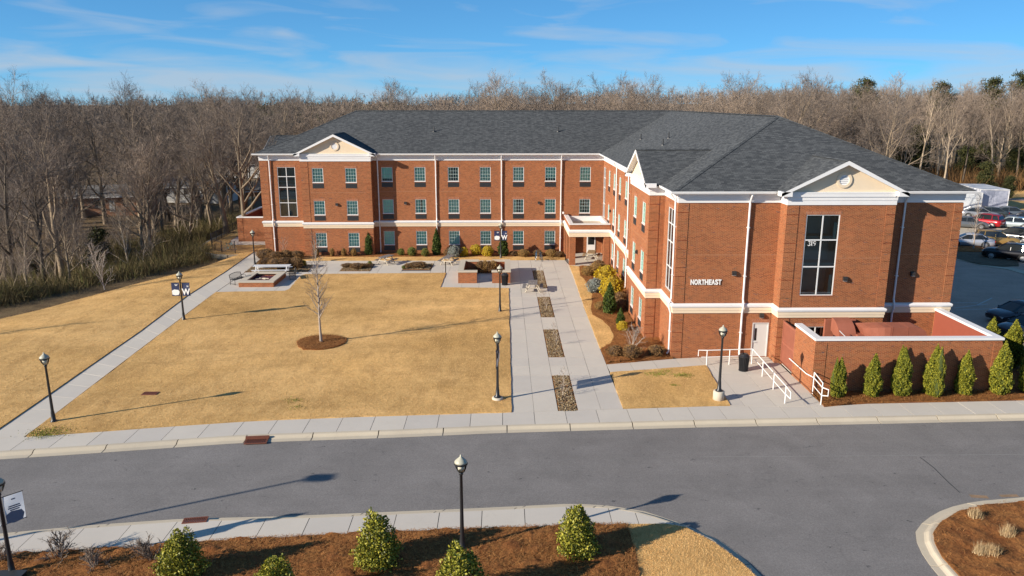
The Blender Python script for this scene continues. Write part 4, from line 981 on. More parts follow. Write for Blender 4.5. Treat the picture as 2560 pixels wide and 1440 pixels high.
# --- lettering
def text_mesh(body, size, ext, mat, bold=0.0, name='lettering', space=1.0):
    cu = bpy.data.curves.new('txt', 'FONT'); cu.body = body; cu.size = size; cu.extrude = ext; cu.offset = bold; cu.space_character = space; cu.align_x = 'CENTER'
    ob = bpy.data.objects.new('txt', cu); COL.objects.link(ob); bpy.context.view_layer.update()
    me = bpy.data.meshes.new_from_object(ob.evaluated_get(bpy.context.evaluated_depsgraph_get())); bpy.data.objects.remove(ob, do_unlink=True)
    me.materials.clear(); me.materials.append(mat); me.name = name; return me
FONTZ = 0.0
NE = 'NORTHEAST'; adv = {'N':.235,'O':.245,'R':.23,'T':.195,'H':.235,'E':.205,'A':.225,'S':.205}
xx = 11.56; tot = sum(adv[c] for c in NE); k_ = 1.9/tot
for ch in NE:
    me = text_mesh(ch, .44, .018, M['whitepaint'], .018); w_ = adv[ch]*k_
    wd = max(v.co.x for v in me.vertices)-min(v.co.x for v in me.vertices)
    s_ = w_*.93/wd
    o = link('sign_letter', me, B, (xx+w_/2-BO[0], 45.7-.045-BO[1], 4.70)); o.rotation_euler = (R_(90),0,0); o.scale = (s_,1,1); xx += w_
# window number: bold serif figures built from strokes
def stroke(mb, pts, ws, z=0.0):
    n = len(pts)
    L = []; Rr = []
    for i in range(n):
        a = pts[max(i-1,0)]; b = pts[min(i+1,n-1)]; dx, dy = b[0]-a[0], b[1]-a[1]; l = math.hypot(dx,dy) or 1; nx, ny = -dy/l, dx/l
        L.append((pts[i][0]+nx*ws[i]/2, pts[i][1]+ny*ws[i]/2, z)); Rr.append((pts[i][0]-nx*ws[i]/2, pts[i][1]-ny*ws[i]/2, z))
    for i in range(n-1): mb.quad(L[i], Rr[i], Rr[i+1], L[i+1])
def arc(cx_, cy_, rx, ry, a0, a1, n=12): return [(cx_+rx*math.cos(R_(a0+(a1-a0)*i/n)), cy_+ry*math.sin(R_(a0+(a1-a0)*i/n))) for i in range(n+1)]
def wv(n, lo, hi): return [lo+(hi-lo)*math.sin(math.pi*i/(n-1)) for i in range(n)]
dg = {}
m = MB(); a = arc(.30,.745,.19,.205,160,-80); stroke(m,a,wv(len(a),.05,.16)); a = arc(.29,.27,.24,.235,85,-160); stroke(m,a,wv(len(a),.05,.17)); stroke(m,[(.07,.19),(.13,.19)],[.10,.10]); stroke(m,[(.1,.78),(.16,.80)],[.08,.08]); dg['3'] = m
m = MB(); stroke(m,[(.30,.0),(.30,1.0)],[.17,.17]); stroke(m,[(.10,.03),(.50,.03)],[.06,.06]); stroke(m,[(.10,.84),(.30,.96)],[.06,.10]); dg['1'] = m
m = MB(); a = arc(.30,.67,.185,.255,0,360,20); stroke(m,a,[.07+.09*abs(math.cos(2*math.pi*i/20)) for i in range(21)]); a = arc(.14,.66,.36,.62,12,-80); stroke(m,a,[.16,.16,.16,.155,.15,.14,.13,.12,.10,.09,.075,.06,.05]); dg['9'] = m
for i, ch in enumerate('319'):
    mm = MB(); mm.v = [(x*.30, 0, y*.30) for x, y, z in dg[ch].v]; mm.f = dg[ch].f
    o = mm.build('window_number', M['whitepaint'], B); o.location = (18.14+i*.165-BO[0], 44.6+.012+.04-BO[1], 7.28)
# --- portico at the inner corner
PX0, PX1, PY0, PY1 = 6.62, 10.55, 73.7, 79.95
pm = MB()
for z0, z1, o in ((3.5,4.0,0),):
    pm.box(PX0-o,PX1,PY0-o,PY0+.3,z0,z1).box(PX0-o,PX0+.3,PY0+.3,PY1,z0,z1)
por = part(pm, 'portico_parapet', M['brick'])
part(MB().box(PX0-.06,PX1,PY0-.06,PY0+.36,4.0,4.09).box(PX0-.06,PX0+.36,PY0+.36,PY1,4.0,4.09), 'coping', M['white'], por)
part(MB().box(PX0+.3,PX1,PY0+.3,PY1,3.3,3.45), 'portico_roof', M['stonecap'], por)
part(MB().box(PX1-.25,PX1-.003,PY0+.36,PY1,3.45,3.95).box(PX0+.36,PX1-.25,PY1-.2,PY1-.003,3.45,3.95), 'roof_flashing', M['white'], por)
part(MB().lathe([(.16,0),(.16,.12),(.05,.16)],10,(8.6,76.6,3.46)), 'roof_drain', M['grille'], por)
mould([(PX0,PY1),(PX0,PY0),(PX1,PY0)], [(-.01,2.82),(.06,2.82),(.06,3.0),(.085,3.01),(.085,3.19),(-.01,3.2)], 'portico_fascia', M['cream'])
mould([(PX0,PY1),(PX0,PY0),(PX1,PY0)], [(-.01,3.203),(.11,3.203),(.14,3.25),(.155,3.40),(.13,3.44),(-.01,3.52)], 'portico_cap', M['white'])
part(MB().box(PX0+.01,PX1,PY0+.01,PY1,2.83,3.28), 'portico_beam', M['brick'])
for x, y in ((PX0+.3,PY0+.3),(PX1-.3,PY0+.3),(PX0+.3,77.2),(PX0+.3,79.6)): part(MB().box(x-.29,x+.29,y-.29,y+.29,-.1,2.82), 'portico_column', M['brick'])
dm = MB().box(9.0,9.9,79.93,79.99,0.0,2.15); dd = part(dm, 'entrance_door', M['white']); part(MB().box(9.12,9.78,79.915,79.928,.9,2.0), 'door_glass', M['carglass'], dd)
# ================================================================== SERVICE YARD (right) and LOW WALL (left)
YO = (17.0, 39.5, 0); Yd = empty('service_yard_wall', YO, 'low brick yard wall with white coping around red ductwork', 'wall')
yp = lambda mb, n, m, p=None: mb.build(n, m, p or Yd, YO)
TOPW = 3.02
yp(MB().box(17.0,27.2,39.5,39.8,-.2,TOPW), 'wall', M['brick']); yp(MB().box(17.0,17.3,39.803,42.4,-.2,TOPW), 'wall', M['brick'])
yp(MB().box(26.9,27.2,39.803,45.69,-.2,TOPW), 'wall', M['brick'])
yp(MB().box(26.886,26.898,39.82,45.6,-.1,TOPW-.005), 'inner_render', M['redpaint']); yp(MB().box(17.31,26.88,39.803,39.815,-.1,TOPW-.005), 'inner_render', M['redpaint'])
yp(MB().box(16.94,27.26,39.44,39.86,TOPW+.002,TOPW+.13).box(16.94,17.36,39.86,42.45,TOPW+.002,TOPW+.13).box(26.84,27.26,39.86,45.69,TOPW+.002,TOPW+.13), 'coping', M['white'])
for za in np.arange(-.1, 2.8, .5):
    yp(MB().box(16.975,17.62,39.475,39.7,za,za+.46), 'quoin_block', M['brick']); yp(MB().box(26.75,27.225,39.475,39.7,za,za+.46), 'quoin_block', M['brick'])
g = yp(MB().box(17.05,17.13,42.5,42.6,.05,2.75).box(17.05,17.13,44.4,44.5,.05,2.75).box(17.05,17.13,42.6,44.4,.1,.2).box(17.05,17.13,42.6,44.4,2.6,2.7).box(17.05,17.13,42.6,44.4,1.35,1.45), 'gate', M['ductpaint'])
for k in range(16): yp(MB().box(17.07,17.11,42.61+.112*k,42.69+.112*k,.2,2.6), 'gate_slat', M['ductpaint'], g)
yp(MB().box(17.2,26.95,39.8,44.6,-.12,.0), 'yard_floor', M['concrete'])
DO = (20.5,43,0); D = empty('hvac_duct', DO, 'large red painted air ducts rising behind the yard wall', 'duct')
def rect_path(pts, w_, h_):
    """swept rectangular duct: pts (x,y,z); w across, h in the sweep plane"""
    m = MB(); n = len(pts)
    for i, p in enumerate(pts):
        a = Vector(pts[max(i-1,0)]); b = Vector(pts[min(i+1,n-1)]); d = (b-a).normalized(); s = Vector((0,1,0)); u = d.cross(s).normalized()
        for su, sv in ((-1,-1),(1,-1),(1,1),(-1,1)): m.v.append(tuple(Vector(p)+s*su*w_/2+u*sv*h_/2))
    for i in range(n-1):
        for k in range(4): m.f.append((i*4+k, i*4+(k+1)%4, (i+1)*4+(k+1)%4, (i+1)*4+k))
    m.f += [(0,1,2,3), tuple((n-1)*4+k for k in (3,2,1,0))]; return m
bend = lambda cx_, cz, r, a0, a1, y, n=8: [(cx_+r*math.cos(R_(a0+(a1-a0)*i/n)), y, cz+r*math.sin(R_(a0+(a1-a0)*i/n))) for i in range(n+1)]
rect_path([(24.1,42.3,.4),(24.1,42.3,2.4)]+bend(23.7,2.4,.40,0,90,42.3,12)+[(22.2,42.3,2.8),(21.9,42.36,2.79),(21.6,42.5,2.74),(21.3,42.75,2.66),(21.05,43.1,2.55)],1.1,.54).build('duct_run', M['ductpaint'], D, DO)
m = MB()
for i in range(9):
    t = R_(90*i/8); y_, z_ = 44.0-1.25*math.sin(t), 2.0+1.05*math.cos(t) if True else 0
    for x in (19.75,20.75):
        m.v.append((x, y_, z_))
    for x in (20.75,19.75): m.v.append((x, 44.0-.45*math.sin(t), 2.0+.25*math.cos(t)))
for i in range(8):
    for k in range(4): m.f.append((i*4+k, i*4+(k+1)%4, (i+1)*4+(k+1)%4, (i+1)*4+k))
m.build('duct_elbow', M['ductpaint'], D, DO)
MB().box(19.75,20.75,42.75,43.55,.1,1.98).build('duct_riser', M['ductpaint'], D, DO); MB().box(20.75,23.4,42.6,43.4,1.5,2.36).build('duct_branch', M['ductpaint'], D, DO)
MB().box(19.55,21.4,44.35,44.56,1.6,2.8).build('wall_plenum', M['ductpaint'], D, DO)
for x in (22.3,23.2): MB().box(x,x+.025,41.74,42.86,2.522,3.078).build('duct_flange', M['ductpaint'], D, DO)
MB().tube([(19.55,42.4,2.7),(19.9,42.2,2.35),(20.0,42.15,1.6)],.025,6).build('conduit', M['galv'], D, DO)
def condenser(x, y, label):
    e = empty('condenser_unit', (x,y,0), label, 'air conditioner', 'condenser units in the service yard')
    MB().box(-.5,.5,-.45,.45,.05,1.75).build('cabinet', M['galv'], e); MB().lathe([(.38,0),(.38,.06),(.30,.09)],16,(0,0,1.752)).build('fan_guard', M['grille'], e)
    for k in range(8): MB().box(-.46,.46,-.47,-.452,.25+.17*k,.33+.17*k).build('louvre', M['grille'], e)
condenser(25.3,43.4,'grey condenser unit right of the red ducts'); condenser(18.9,41.9,'small pale unit left of the red ducts')
LO = (-30.2,87.5,0); Lw = empty('low_brick_enclosure', LO, 'low brick enclosure with pale coping at the left end of the hall', 'wall')
lp = lambda mb, n, m: mb.build(n, m, Lw, LO)
lp(MB().box(-30.2,-24.9,87.5,87.8,-1,2.7), 'wall', M['brick']); lp(MB().box(-30.2,-29.9,87.803,96,-1,2.7), 'wall', M['brick']); lp(MB().box(-30.2,-24.9,96,96.3,-1,2.7), 'wall', M['brick'])
lp(MB().box(-29.898,-29.888,87.82,95.9,-1,2.69).box(-25.1,-24.87,87.82,95.9,-1,2.69), 'inner_render', M['redpaint'])
lp(MB().box(-30.26,-24.9,87.44,87.86,2.703,2.82).box(-30.26,-29.84,87.86,96.36,2.703,2.82).box(-29.84,-24.9,95.94,96.36,2.703,2.82), 'coping', M['white'])
for za in np.arange(-.2,2.6,.5): lp(MB().box(-30.225,-29.6,87.475,87.7,za,za+.46), 'quoin_block', M['brick'])
# ================================================================== LAMP POSTS
pole_m = MB().lathe([(.17,0),(.17,.06),(.11,.12),(.09,.5),(.075,.6),(.062,1.6),(.052,2.92),(.075,2.94),(.075,3.0),(.05,3.03)],14).mesh('pole', M['black'], True)
plate_m = MB().lathe([(.2,0),(.2,.03),(.16,.05)],14).mesh('base_plate', M['black'])
glass_m = MB().lathe([(.07,3.03),(.13,3.08),(.19,3.22),(.205,3.32)],16).mesh('lamp_glass', M['glass_lamp'], True)
core_m = MB().lathe([(.05,3.04),(.10,3.07),(.12,3.2),(.10,3.3)],12).mesh('lamp_reflector', M['paper'], True)
rib = MB(); 
for k in range(4):
    a = R_(45+90*k); c, s_ = math.cos(a), math.sin(a); rib.tube([(.075*c,.075*s_,3.02),(.14*c,.14*s_,3.08),(.2*c,.2*s_,3.22),(.215*c,.215*s_,3.34)],.010,5)
cage_m = rib.mesh('lamp_cage', M['black'])
ringm = MB().lathe([(.205,3.32),(.235,3.32),(.235,3.37),(.205,3.38)],18).mesh('lamp_ring', M['black'])
cap_m = MB().lathe([(.225,3.381),(.215,3.43),(.15,3.5),(.07,3.57),(.035,3.60),(.03,3.66),(.0,3.68)],18).mesh('lamp_cap', M['lampcap'], True)
foot_m = MB().lathe([(.30,-.2),(.30,.12),(.27,.15)],18).mesh('concrete_footing', M['stonecap'], True)
foot_t = MB().lathe([(.30,-.2),(.30,.50),(.28,.53)],18).mesh('concrete_footing', M['stonecap'], True)
def lamp(x, y, label, foot=0, sc=1.0, z=0.0):
    parts = [('pole',pole_m),('base_plate',plate_m),('lamp_glass',glass_m,[('lamp_reflector',core_m)]),('lamp_cage',cage_m),('lamp_ring',ringm),('lamp_cap',cap_m)]
    zz = z+(0.15 if foot == 1 else .53 if foot == 2 else 0)
    e = thing_from(parts, 'lamp_post', (x,y,zz), label, 'lamp post', 'lamp posts on the campus', rz=rng.uniform(0,1), sc=sc)
    if foot:
        o = link('concrete_footing', foot_m if foot == 1 else foot_t, e, (0,0,-zz))
    return e
wv_m = text_mesh('W', .62, .002, M['paper'], .022, 'print'); sm_w = text_mesh('W', .2, .002, M['paper'], .004, 'print'); sm_n = text_mesh('N', .16, .002, M['paper'], .006, 'print')
patch = MB().add([(-.26,0,0),(-.05,0,-.06),(.2,0,-.02),(.27,0,.2),(.2,0,.34),(-.1,0,.38),(-.28,0,.28)], [tuple(range(7))]); 
def banner(x, y, z, side, rz, label, style):
    """cloth panel on two arms, on one side of a lamp pole"""
    e = empty('lamp_banner', (x,y,z), label, 'banner', 'cloth banners on lamp posts', rz=rz)
    m = MB(); nx_, nz_ = 6, 8; w0, w1 = .09, .66; H_ = .98
    for j in range(nz_+1):
        for i in range(nx_+1):
            u, v = i/nx_, j/nz_; m.v.append((side*(w0+(w1-w0)*u), .018*math.sin(3*u+4*v), -H_*v))
    for j in range(nz_):
        for i in range(nx_): a = j*(nx_+1)+i; m.f.append((a,a+1,a+nx_+2,a+nx_+1))
    c = m.build('cloth', M['navy'] if style != 'pale' else M['palebanner'], e, smooth=True)
    for z_ in (.0,-H_): MB().tube([(0,0,z_),(side*(w1+.03),0,z_)],.014,6).build('arm', M['black'], e)
    def ink(me, lx, lz, s=(1,1,1), mat=None):
        o = link('print', me, c, (lx,-.035,lz)); o.rotation_euler = (R_(90),0,0); o.scale = s; return o
    if style == 'W': ink(wv_m, side*.375, -.88, (.86,1,1)); ink(sm_n, side*.52, -.32); 
    if style == 'L': ink(sm_w, side*.30, -.24); o = link('print', PATCH, c, (side*.36,-.035,-.88))
    if style == 'pale':
        for k, (wd, zz) in enumerate(((.12,-.16),(.34,-.40),(.38,-.47),(.28,-.54))): MB().box(side*.37-wd/2,side*.37+wd/2,-.034,-.030,zz-.022,zz+.022).build('print', M['bluegrey'], c)
        o = link('print', PATCH2, c, (side*.36,-.035,-.95))
    return e
PATCH = patch.mesh('print', M['paper']); PATCH2 = patch.mesh('print', M['bluegrey'])
lamp(*P(135,1055), 'black lamp post leaning into view at the foot of the long walk', 0)
l2 = P(460,800); lamp(*l2, 'black lamp post with navy banners beside the long left walk'); l3 = P(638,668); lamp(*l3, 'black lamp post by the rock bed near the fire pit')
l4 = P(1252,645); lamp(*l4, 'black lamp post with navy banners in front of the back wing'); l5 = P(1250,779); lamp(*l5, 'black lamp post on the lawn edge beside the brick planters')
l6 = P(1244,999); lamp(*l6, 'black lamp post with edge-on banners at the near lawn corner', 1); l7 = P(1796,1000); lamp(*l7, 'black lamp post on a tall round concrete footing by the ramp', 2, 1.0)
l8 = P(1156,1378); lamp(*l8, 'black lamp post in the pine straw between the holly bushes', 0, 1.02); l9 = P(32,1440); lamp(*l9, 'black lamp post with pale banner cut by the left picture edge', 0, 1.02)
for l, where in ((l2,'long left walk'),(l4,'back wing wall')):
    banner(l[0],l[1],2.82,-1,0,'navy banner with white patch, left half of pair by the '+where,'L'); banner(l[0],l[1],2.82,1,0,'navy banner with big white W, right half of pair by the '+where,'W')
banner(l6[0],l6[1],2.95,-1,R_(83),'edge-on banner on the near side of the lawn corner lamp','L'); banner(l6[0],l6[1],2.95,1,R_(83),'edge-on banner on the far side of the lawn corner lamp','W')
banner(l9[0],l9[1],2.9,1,R_(48),'pale grey banner right of the lamp post at the left edge','pale'); banner(l9[0],l9[1],2.9,-1,R_(48),'pale banner left of the lamp post at the left edge','pale')
# tall parking light outside the frame whose shadow crosses the road
tl = empty('pole_light', (-27.3,21.2,0), 'tall pole light with box head just outside the left edge, its shadow crossing the road', 'pole light')
MB().lathe([(.2,-.2),(.2,.6),(.08,.62),(.06,8.2)],10).build('pole', M['black'], tl); MB().box(-.1,.75,-.25,.25,8.1,8.3).build('light_head', M['black'], tl)
# ================================================================== PATIO FURNITURE
fx0, fx1, fy0, fy1 = -22.75, -19.75, 64.9, 68.9; FO = ((fx0+fx1)/2,(fy0+fy1)/2,0)
fp = empty('fire_pit', FO, 'square brick fire pit with pale stone rim and dark lava rock', 'fire pit')
q = lambda mb, n, m, p=None: mb.build(n, m, p or fp, FO)
t = .55; q(MB().box(fx0,fx1,fy0,fy0+.4,-.05,.40).box(fx0,fx1,fy1-.4,fy1,-.05,.40).box(fx0,fx0+.4,fy0+.4,fy1-.4,-.05,.40).box(fx1-.4,fx1,fy0+.4,fy1-.4,-.05,.40), 'brick_curb', M['brick'])
for a in ((fx0-.05,fx1+.05,fy0-.05,fy0+t),(fx0-.05,fx1+.05,fy1-t,fy1+.05),(fx0-.05,fx0+t,fy0+t+.008,fy1-t-.008),(fx1-t,fx1+.05,fy0+t+.008,fy1-t-.008)): q(MB().box(*a,.403,.50), 'cap_stone', M['stonecap'])
q(MB().box(fx0+.4,fx1-.4,fy0+.4,fy1-.4,.0,.2), 'fire_bed', M['lava'])
V, F = rocks([(fx0+.6,fy0+.6),(fx1-.6,fy0+.6),(fx1-.6,fy1-.6),(fx0+.6,fy1-.6)], 420, .2, .09); V = V-np.array(FO); o = link('lava_rock', np_mesh('lava_rock', V, F, M['lava']), fp); o['kind'] = 'stuff'
q(MB().tube([(-21.8,66.6,.3),(-21.2,66.9,.34),(-20.7,66.8,.3)],.05,6).tube([(-21.6,67.1,.3),(-20.9,66.5,.33)],.04,6), 'charred_log', M['stonecap'])
def bench(x, y, rz, label):
    e = empty('bench', (x,y,0), label, 'bench', 'black metal benches at the fire pit', rz)
    for s in (-.72,.72):
        MB().tube([(s,.28,0),(s,.24,.42),(s,.34,.88)],.026,6).build('rear_leg', M['black'], e); MB().tube([(s,-.26,0),(s,-.24,.62),(s,.27,.64)],.024,6).build('front_leg', M['black'], e); MB().tube([(s,-.26,.1),(s,.28,.1)],.02,6).build('side_stretcher', M['black'], e)
    for k in range(6): MB().box(-.74,.74,-.26+.085*k,-.20+.085*k,.42,.445).build('seat_slat', M['black'], e)
    n = 13
    for k in range(n):
        xx = -.68+1.36*k/(n-1); top = .84+.10*math.cos(xx/.74*math.pi/2)
        MB().tube([(xx,.25,.46),(xx,.33,top)],.013,4).build('back_slat', M['black'], e)
    MB().tube([(-.72+1.44*i/12,.335,.85+.10*math.cos((-.72+1.44*i/12)/.74*math.pi/2)) for i in range(13)],.025,6).build('top_rail', M['black'], e); MB().tube([(-.72,.25,.48),(.72,.25,.48)],.02,6).build('back_rail', M['black'], e)
bx, by = P(585,712); bench(bx+.2,by+.6,R_(68),'black metal bench left of the fire pit'); bx, by = P(722,702); bench(bx+.1,by+.9,R_(-72),'black metal bench right of the fire pit seen from behind')
def picnic(x, y, rz, label, mat='wood_grey', L=1.75, group='picnic tables around the patio', w_=.78, metal=False):
    e = empty('picnic_table', (x,y,0), label, 'picnic table', group, rz); mt = M[mat]; n = 5
    for k in range(n): MB().box(-L/2,L/2,-w_/2+k*w_/n+.008,-w_/2+(k+1)*w_/n-.008,.72,.76).build('top_plank', mt, e)
    for s in (-1,1):
        for k in range(2): a, b = sorted((s*(.60+.135*k),s*(.60+.135*k+.125))); MB().box(-L/2,L/2,a,b,.42,.455).build('bench_plank', mt, e)
    lm = M['stonecap'] if not metal else M['whitepaint']
    for s in (-1,1):
        xx = s*(L/2-.3)
        MB().box(xx-.05,xx+.05,-.34,.34,.66,.72).build('top_bearer', lm, e); MB().box(xx-.05,xx+.05,-.86,.86,.36,.42).build('seat_bearer', lm, e)
        for q_ in (-1,1): MB().tube([(xx,q_*.62,0),(xx,q_*.2,.68)],.05,5).build('leg', lm, e)
x, y = P(966,659); picnic(x,y,R_(62),'grey picnic table between the two small rock beds'); x, y = P(1121,660); picnic(x,y,R_(75),'grey picnic table left of the brick planters')
x, y = P(1332,727); picnic(x,y,R_(86),'grey picnic table on the open plaza walk beside a rock bed'); x, y = P(1482,645); picnic(x-.2,y-.4,R_(78),'tan wooden picnic table under the portico','wood_tan')
x, y = P(672,690); picnic(x,y+1.2,R_(2),'long pale metal picnic table behind the fire pit','galv',3.4,w_=.72,metal=True)
# brick planters with stone caps (grill bays)
def planter(x0, x1, y0, y1, open_side, label):
    O = ((x0+x1)/2,(y0+y1)/2,0); e = empty('brick_planter', O, label, 'planter', 'pair of brick planters at the plaza'); t = .42; h = .98
    segs = [(x0,x1,y0,y0+t),(x0,x1,y1-t,y1)]+([(x0,x0+t,y0+t,y1-t)] if open_side > 0 else [(x1-t,x1,y0+t,y1-t)])
    for a in segs: MB().box(*a,-.05,h).build('brick_side', M['brick'], e, O)
    c = [(x0-.05,x1+.05,y0-.05,y0+t+.05),(x0-.05,x1+.05,y1-t-.05,y1+.05)]+([(x0-.05,x0+t+.05,y0+t+.056,y1-t-.056)] if open_side > 0 else [(x1-t-.05,x1+.05,y0+t+.056,y1-t-.056)])
    for a in c: MB().box(*a,h+.003,h+.12).build('cap_stone', M['stonecap'], e, O)
    MB().box(x0+t,x1-.1,y0+t,y1-t,.0,.3).build('soil', M['mulch'], e, O) if open_side > 0 else MB().box(x0+.1,x1-t,y0+t,y1-t,.0,.3).build('soil', M['mulch'], e, O)
planter(-3.85,-2.2,66.1,71.2,1,'left brick planter with pale stone cap'); planter(-.85,.75,66.1,71.2,-1,'right brick planter with pale stone cap')
def trash(x, y, label):
    e = empty('trash_can', (x,y,0), label, 'trash can', 'black slatted trash cans')
    for k in range(20):
        a = 2*math.pi*k/20; c, s_ = math.cos(a), math.sin(a); MB().tube([(.24*c,.24*s_,.04),(.27*c,.27*s_,.5),(.31*c,.31*s_,.86)],.024,4).build('slat', M['black'], e)
    MB().lathe([(.225,.03),(.245,.45),(.285,.85)],16).build('liner', M['black'], e); MB().lathe([(.30,.84),(.33,.87),(.33,.92),(.30,.94)],18).build('rim', M['black'], e); MB().lathe([(.30,.945),(.22,1.04),(.12,1.06),(.11,1.0)],16).build('lid', M['black'], e); MB().lathe([(.28,0),(.28,.04)],16).build('foot_ring', M['black'], e)
trash(*P(1262,712),'black slatted trash can by the right brick planter'); trash(*P(1858,926),'black slatted trash can beside the white ramp railing')
# ================================================================== BICYCLES
def bicycle(x, y, rz, label, col, z=0.0):
    e = empty('bicycle', (x,y,z), label, 'bicycle', 'parked bicycles', rz); fm = simple('bike_paint_'+col, dict(teal=(.10,.42,.42),dark=(.04,.06,.08),blue=(.04,.16,.30))[col], .35, .1, 8)
    def wheel(cx_):
        w_ = MB().tube([(cx_+.32*math.cos(a),0,.33+.32*math.sin(a)) for a in np.linspace(0,2*math.pi,25)],.019,6,False).build('wheel', M['tyre'], e)
        sp = MB()
        for k in range(10): a = 2*math.pi*k/10; sp.tube([(cx_,0,.33),(cx_+.31*math.cos(a),0,.33+.31*math.sin(a))],.004,3)
        sp.tube([(cx_+.30*math.cos(a),0,.33+.30*math.sin(a)) for a in np.linspace(0,2*math.pi,25)],.010,5,False); sp.build('rim', M['rim'], w_)
    wheel(-.52); wheel(.54); f = MB(); f.tube([(-.52,0,.33),(-.06,0,.30)],.016,6).tube([(-.52,0,.33),(-.17,0,.74)],.013,6).tube([(-.06,0,.30),(-.2,0,.84)],.02,6).tube([(-.06,0,.30),(.36,0,.74)],.022,6).tube([(-.16,0,.72),(.33,0,.82)],.02,6).tube([(.31,0,.92),(.38,0,.7)],.022,6).tube([(.38,0,.7),(.54,0,.33)],.016,6)
    f.build('frame', fm, e); MB().tube([(.31,0,.92),(.28,0,1.0)],.015,6).tube([(.18,-.29,1.02),(.3,-.15,1.0),(.3,.15,1.0),(.18,.29,1.02)],.014,6).build('handlebar', M['black'], e)
    MB().add([(-.36,-.08,.88),(-.36,.08,.88),(-.05,.025,.87),(-.05,-.025,.87),(-.34,-.07,.83),(-.34,.07,.83),(-.08,.02,.84),(-.08,-.02,.84)],[(0,3,2,1),(4,5,6,7),(0,1,5,4),(1,2,6,5),(2,3,7,6),(3,0,4,7)]).build('saddle', M['black'], e)
    MB().lathe([(.09,-.006),(.09,.006)],14).xf(Matrix.Translation((-.06,.03,.30)) @ Matrix.Rotation(R_(90),4,'X')).build('crank', M['rim'], e); MB().box(-.1,.0,.04,.12,.12,.15).box(-.12,-.02,-.12,-.04,.45,.48).build('pedal', M['black'], e)
x, y = P(572,627); bicycle(x,y,R_(5),'teal bicycle standing at the black fence on the left lawn','teal')
x, y = P(1340,650); bicycle(x,y,R_(80),'blue bicycle at the plaza edge, left of the pair','blue'); x, y = P(1352,651); bicycle(x,y,R_(100),'dark bicycle at the plaza edge, right of the pair','dark')
# ================================================================== FENCE AND RETAINING WALL (left)
FP = [(-28.2,80.3),(-29.7,80.6),(-31.3,82.2),(-32.6,85.5),(-32.8,91),(-32.5,97)]
FO = (-31.3,82.2,0); fe = empty('metal_fence', FO, 'black metal picket fence curving round the retaining wall', 'fence')
for i in range(len(FP)-1):
    a, b = np.array(FP[i]), np.array(FP[i+1]); L = np.linalg.norm(b-a); n = max(1, int(round(L/1.9)))
    for k in range(n+1 if i == len(FP)-2 else n):
        p = a+(b-a)*k/n; MB().box(p[0]-.035,p[0]+.035,p[1]-.035,p[1]+.035,-.2,1.3).build('post', M['black'], fe, FO)
    for z in (.15,1.1,1.22): MB().tube([(*a,z),(*b,z)],.02,4).build('rail', M['black'], fe, FO)
    m = int(L/.13)
    for k in range(1,m):
        p = a+(b-a)*k/m; o = MB().tube([(*p,.08),(*p,1.24)],.011,4).build('picket', M['black'], fe, FO)
RP = [(-27.0,79.6),(-28.6,79.3),(-30.1,79.7),(-31.6,80.9),(-33.0,83.5),(-33.6,87),(-33.6,94)]
RO = (-30,80,0); rw = empty('retaining_wall', RO, 'curved stone block retaining wall below the black fence', 'wall')
for row in range(6):
    z1 = .02-.24*row
    pl = subdiv(RP, .45, 0, False); 
    for i in range(len(pl)-1):
        a, b = np.array(pl[i]), np.array(pl[i+1]); t_ = (b-a)/np.linalg.norm(b-a); n_ = np.array([t_[1],-t_[0]]); 
        sh = .5*(row % 2)*(b-a); a, b = a+sh+t_*.008, b+sh-t_*.008; dd = rng.uniform(-.012,.02)
        n_ = -n_
        poly = [tuple(a+n_*dd*-1), tuple(b+n_*dd*-1), tuple(b+n_*.3), tuple(a+n_*.3)]
        if row == 0: poly = [tuple(a-n_*.04), tuple(b-n_*.04), tuple(b+n_*.3), tuple(a+n_*.3)]
        MB().prism(poly, z1-.23, z1).build('block', M['block'], rw, RO)
fill_poly('lawn', [(-27.0,79.9),(-28.6,79.6),(-30.0,80.0),(-31.3,81.1),(-32.7,83.7),(-33.2,84.2),(-25.7,84.8),(-25.6,82.2)], 0.02, M['lawn'], jit=0.0)
# ================================================================== RAMP RAILINGS
HO = (14.5,42,0)
def rail_thing(label, runs, loc):
    e = empty('handrail', loc, label, 'handrail', 'white ramp handrails')
    for nm, pts, r in runs: MB().tube(pts, r, 8).build(nm, M['whitepaint'], e, loc)
A0 = P(1766,913); A0b = P(1752,892); C1 = P(1880,911); C2 = P(1962,1008)
def at_(a, b, t, z): return (a[0]+(b[0]-a[0])*t, a[1]+(b[1]-a[1])*t, z)
runs = []
a, b = (A0[0],A0[1]), (C1[0],C1[1]+.1)
runs.append(('top_rail',[(a[0]-.5,a[1]+.1,.55),(a[0]-.5,a[1]+.1,.93),(a[0],a[1],.95),(b[0],b[1],.95),at_(b,C2,1,.95),at_(b,C2,1.12,.9),at_(b,C2,1.12,.55),at_(b,C2,1.0,.52)],.03))
runs.append(('mid_rail',[at_(a,b,-.12,.53),(*a,.52),(*b,.52)],.024)); runs.append(('mid_rail',[at_(b,C2,.1,.5),at_(b,C2,1,.5)],.024))
for t_ in (0,.5,1): runs.append(('rail_post',[at_(a,b,t_,0),at_(a,b,t_,.95)],.03))
for t_ in (.35,.68,1): runs.append(('rail_post',[at_(b,C2,t_,0),at_(b,C2,t_,.95)],.03))
rail_thing('white pipe railing along the open side of the ramp', runs, (b[0],b[1],0))
D1 = P(2031,985); D2 = P(2052,1011); W1 = (16.86,42.6)
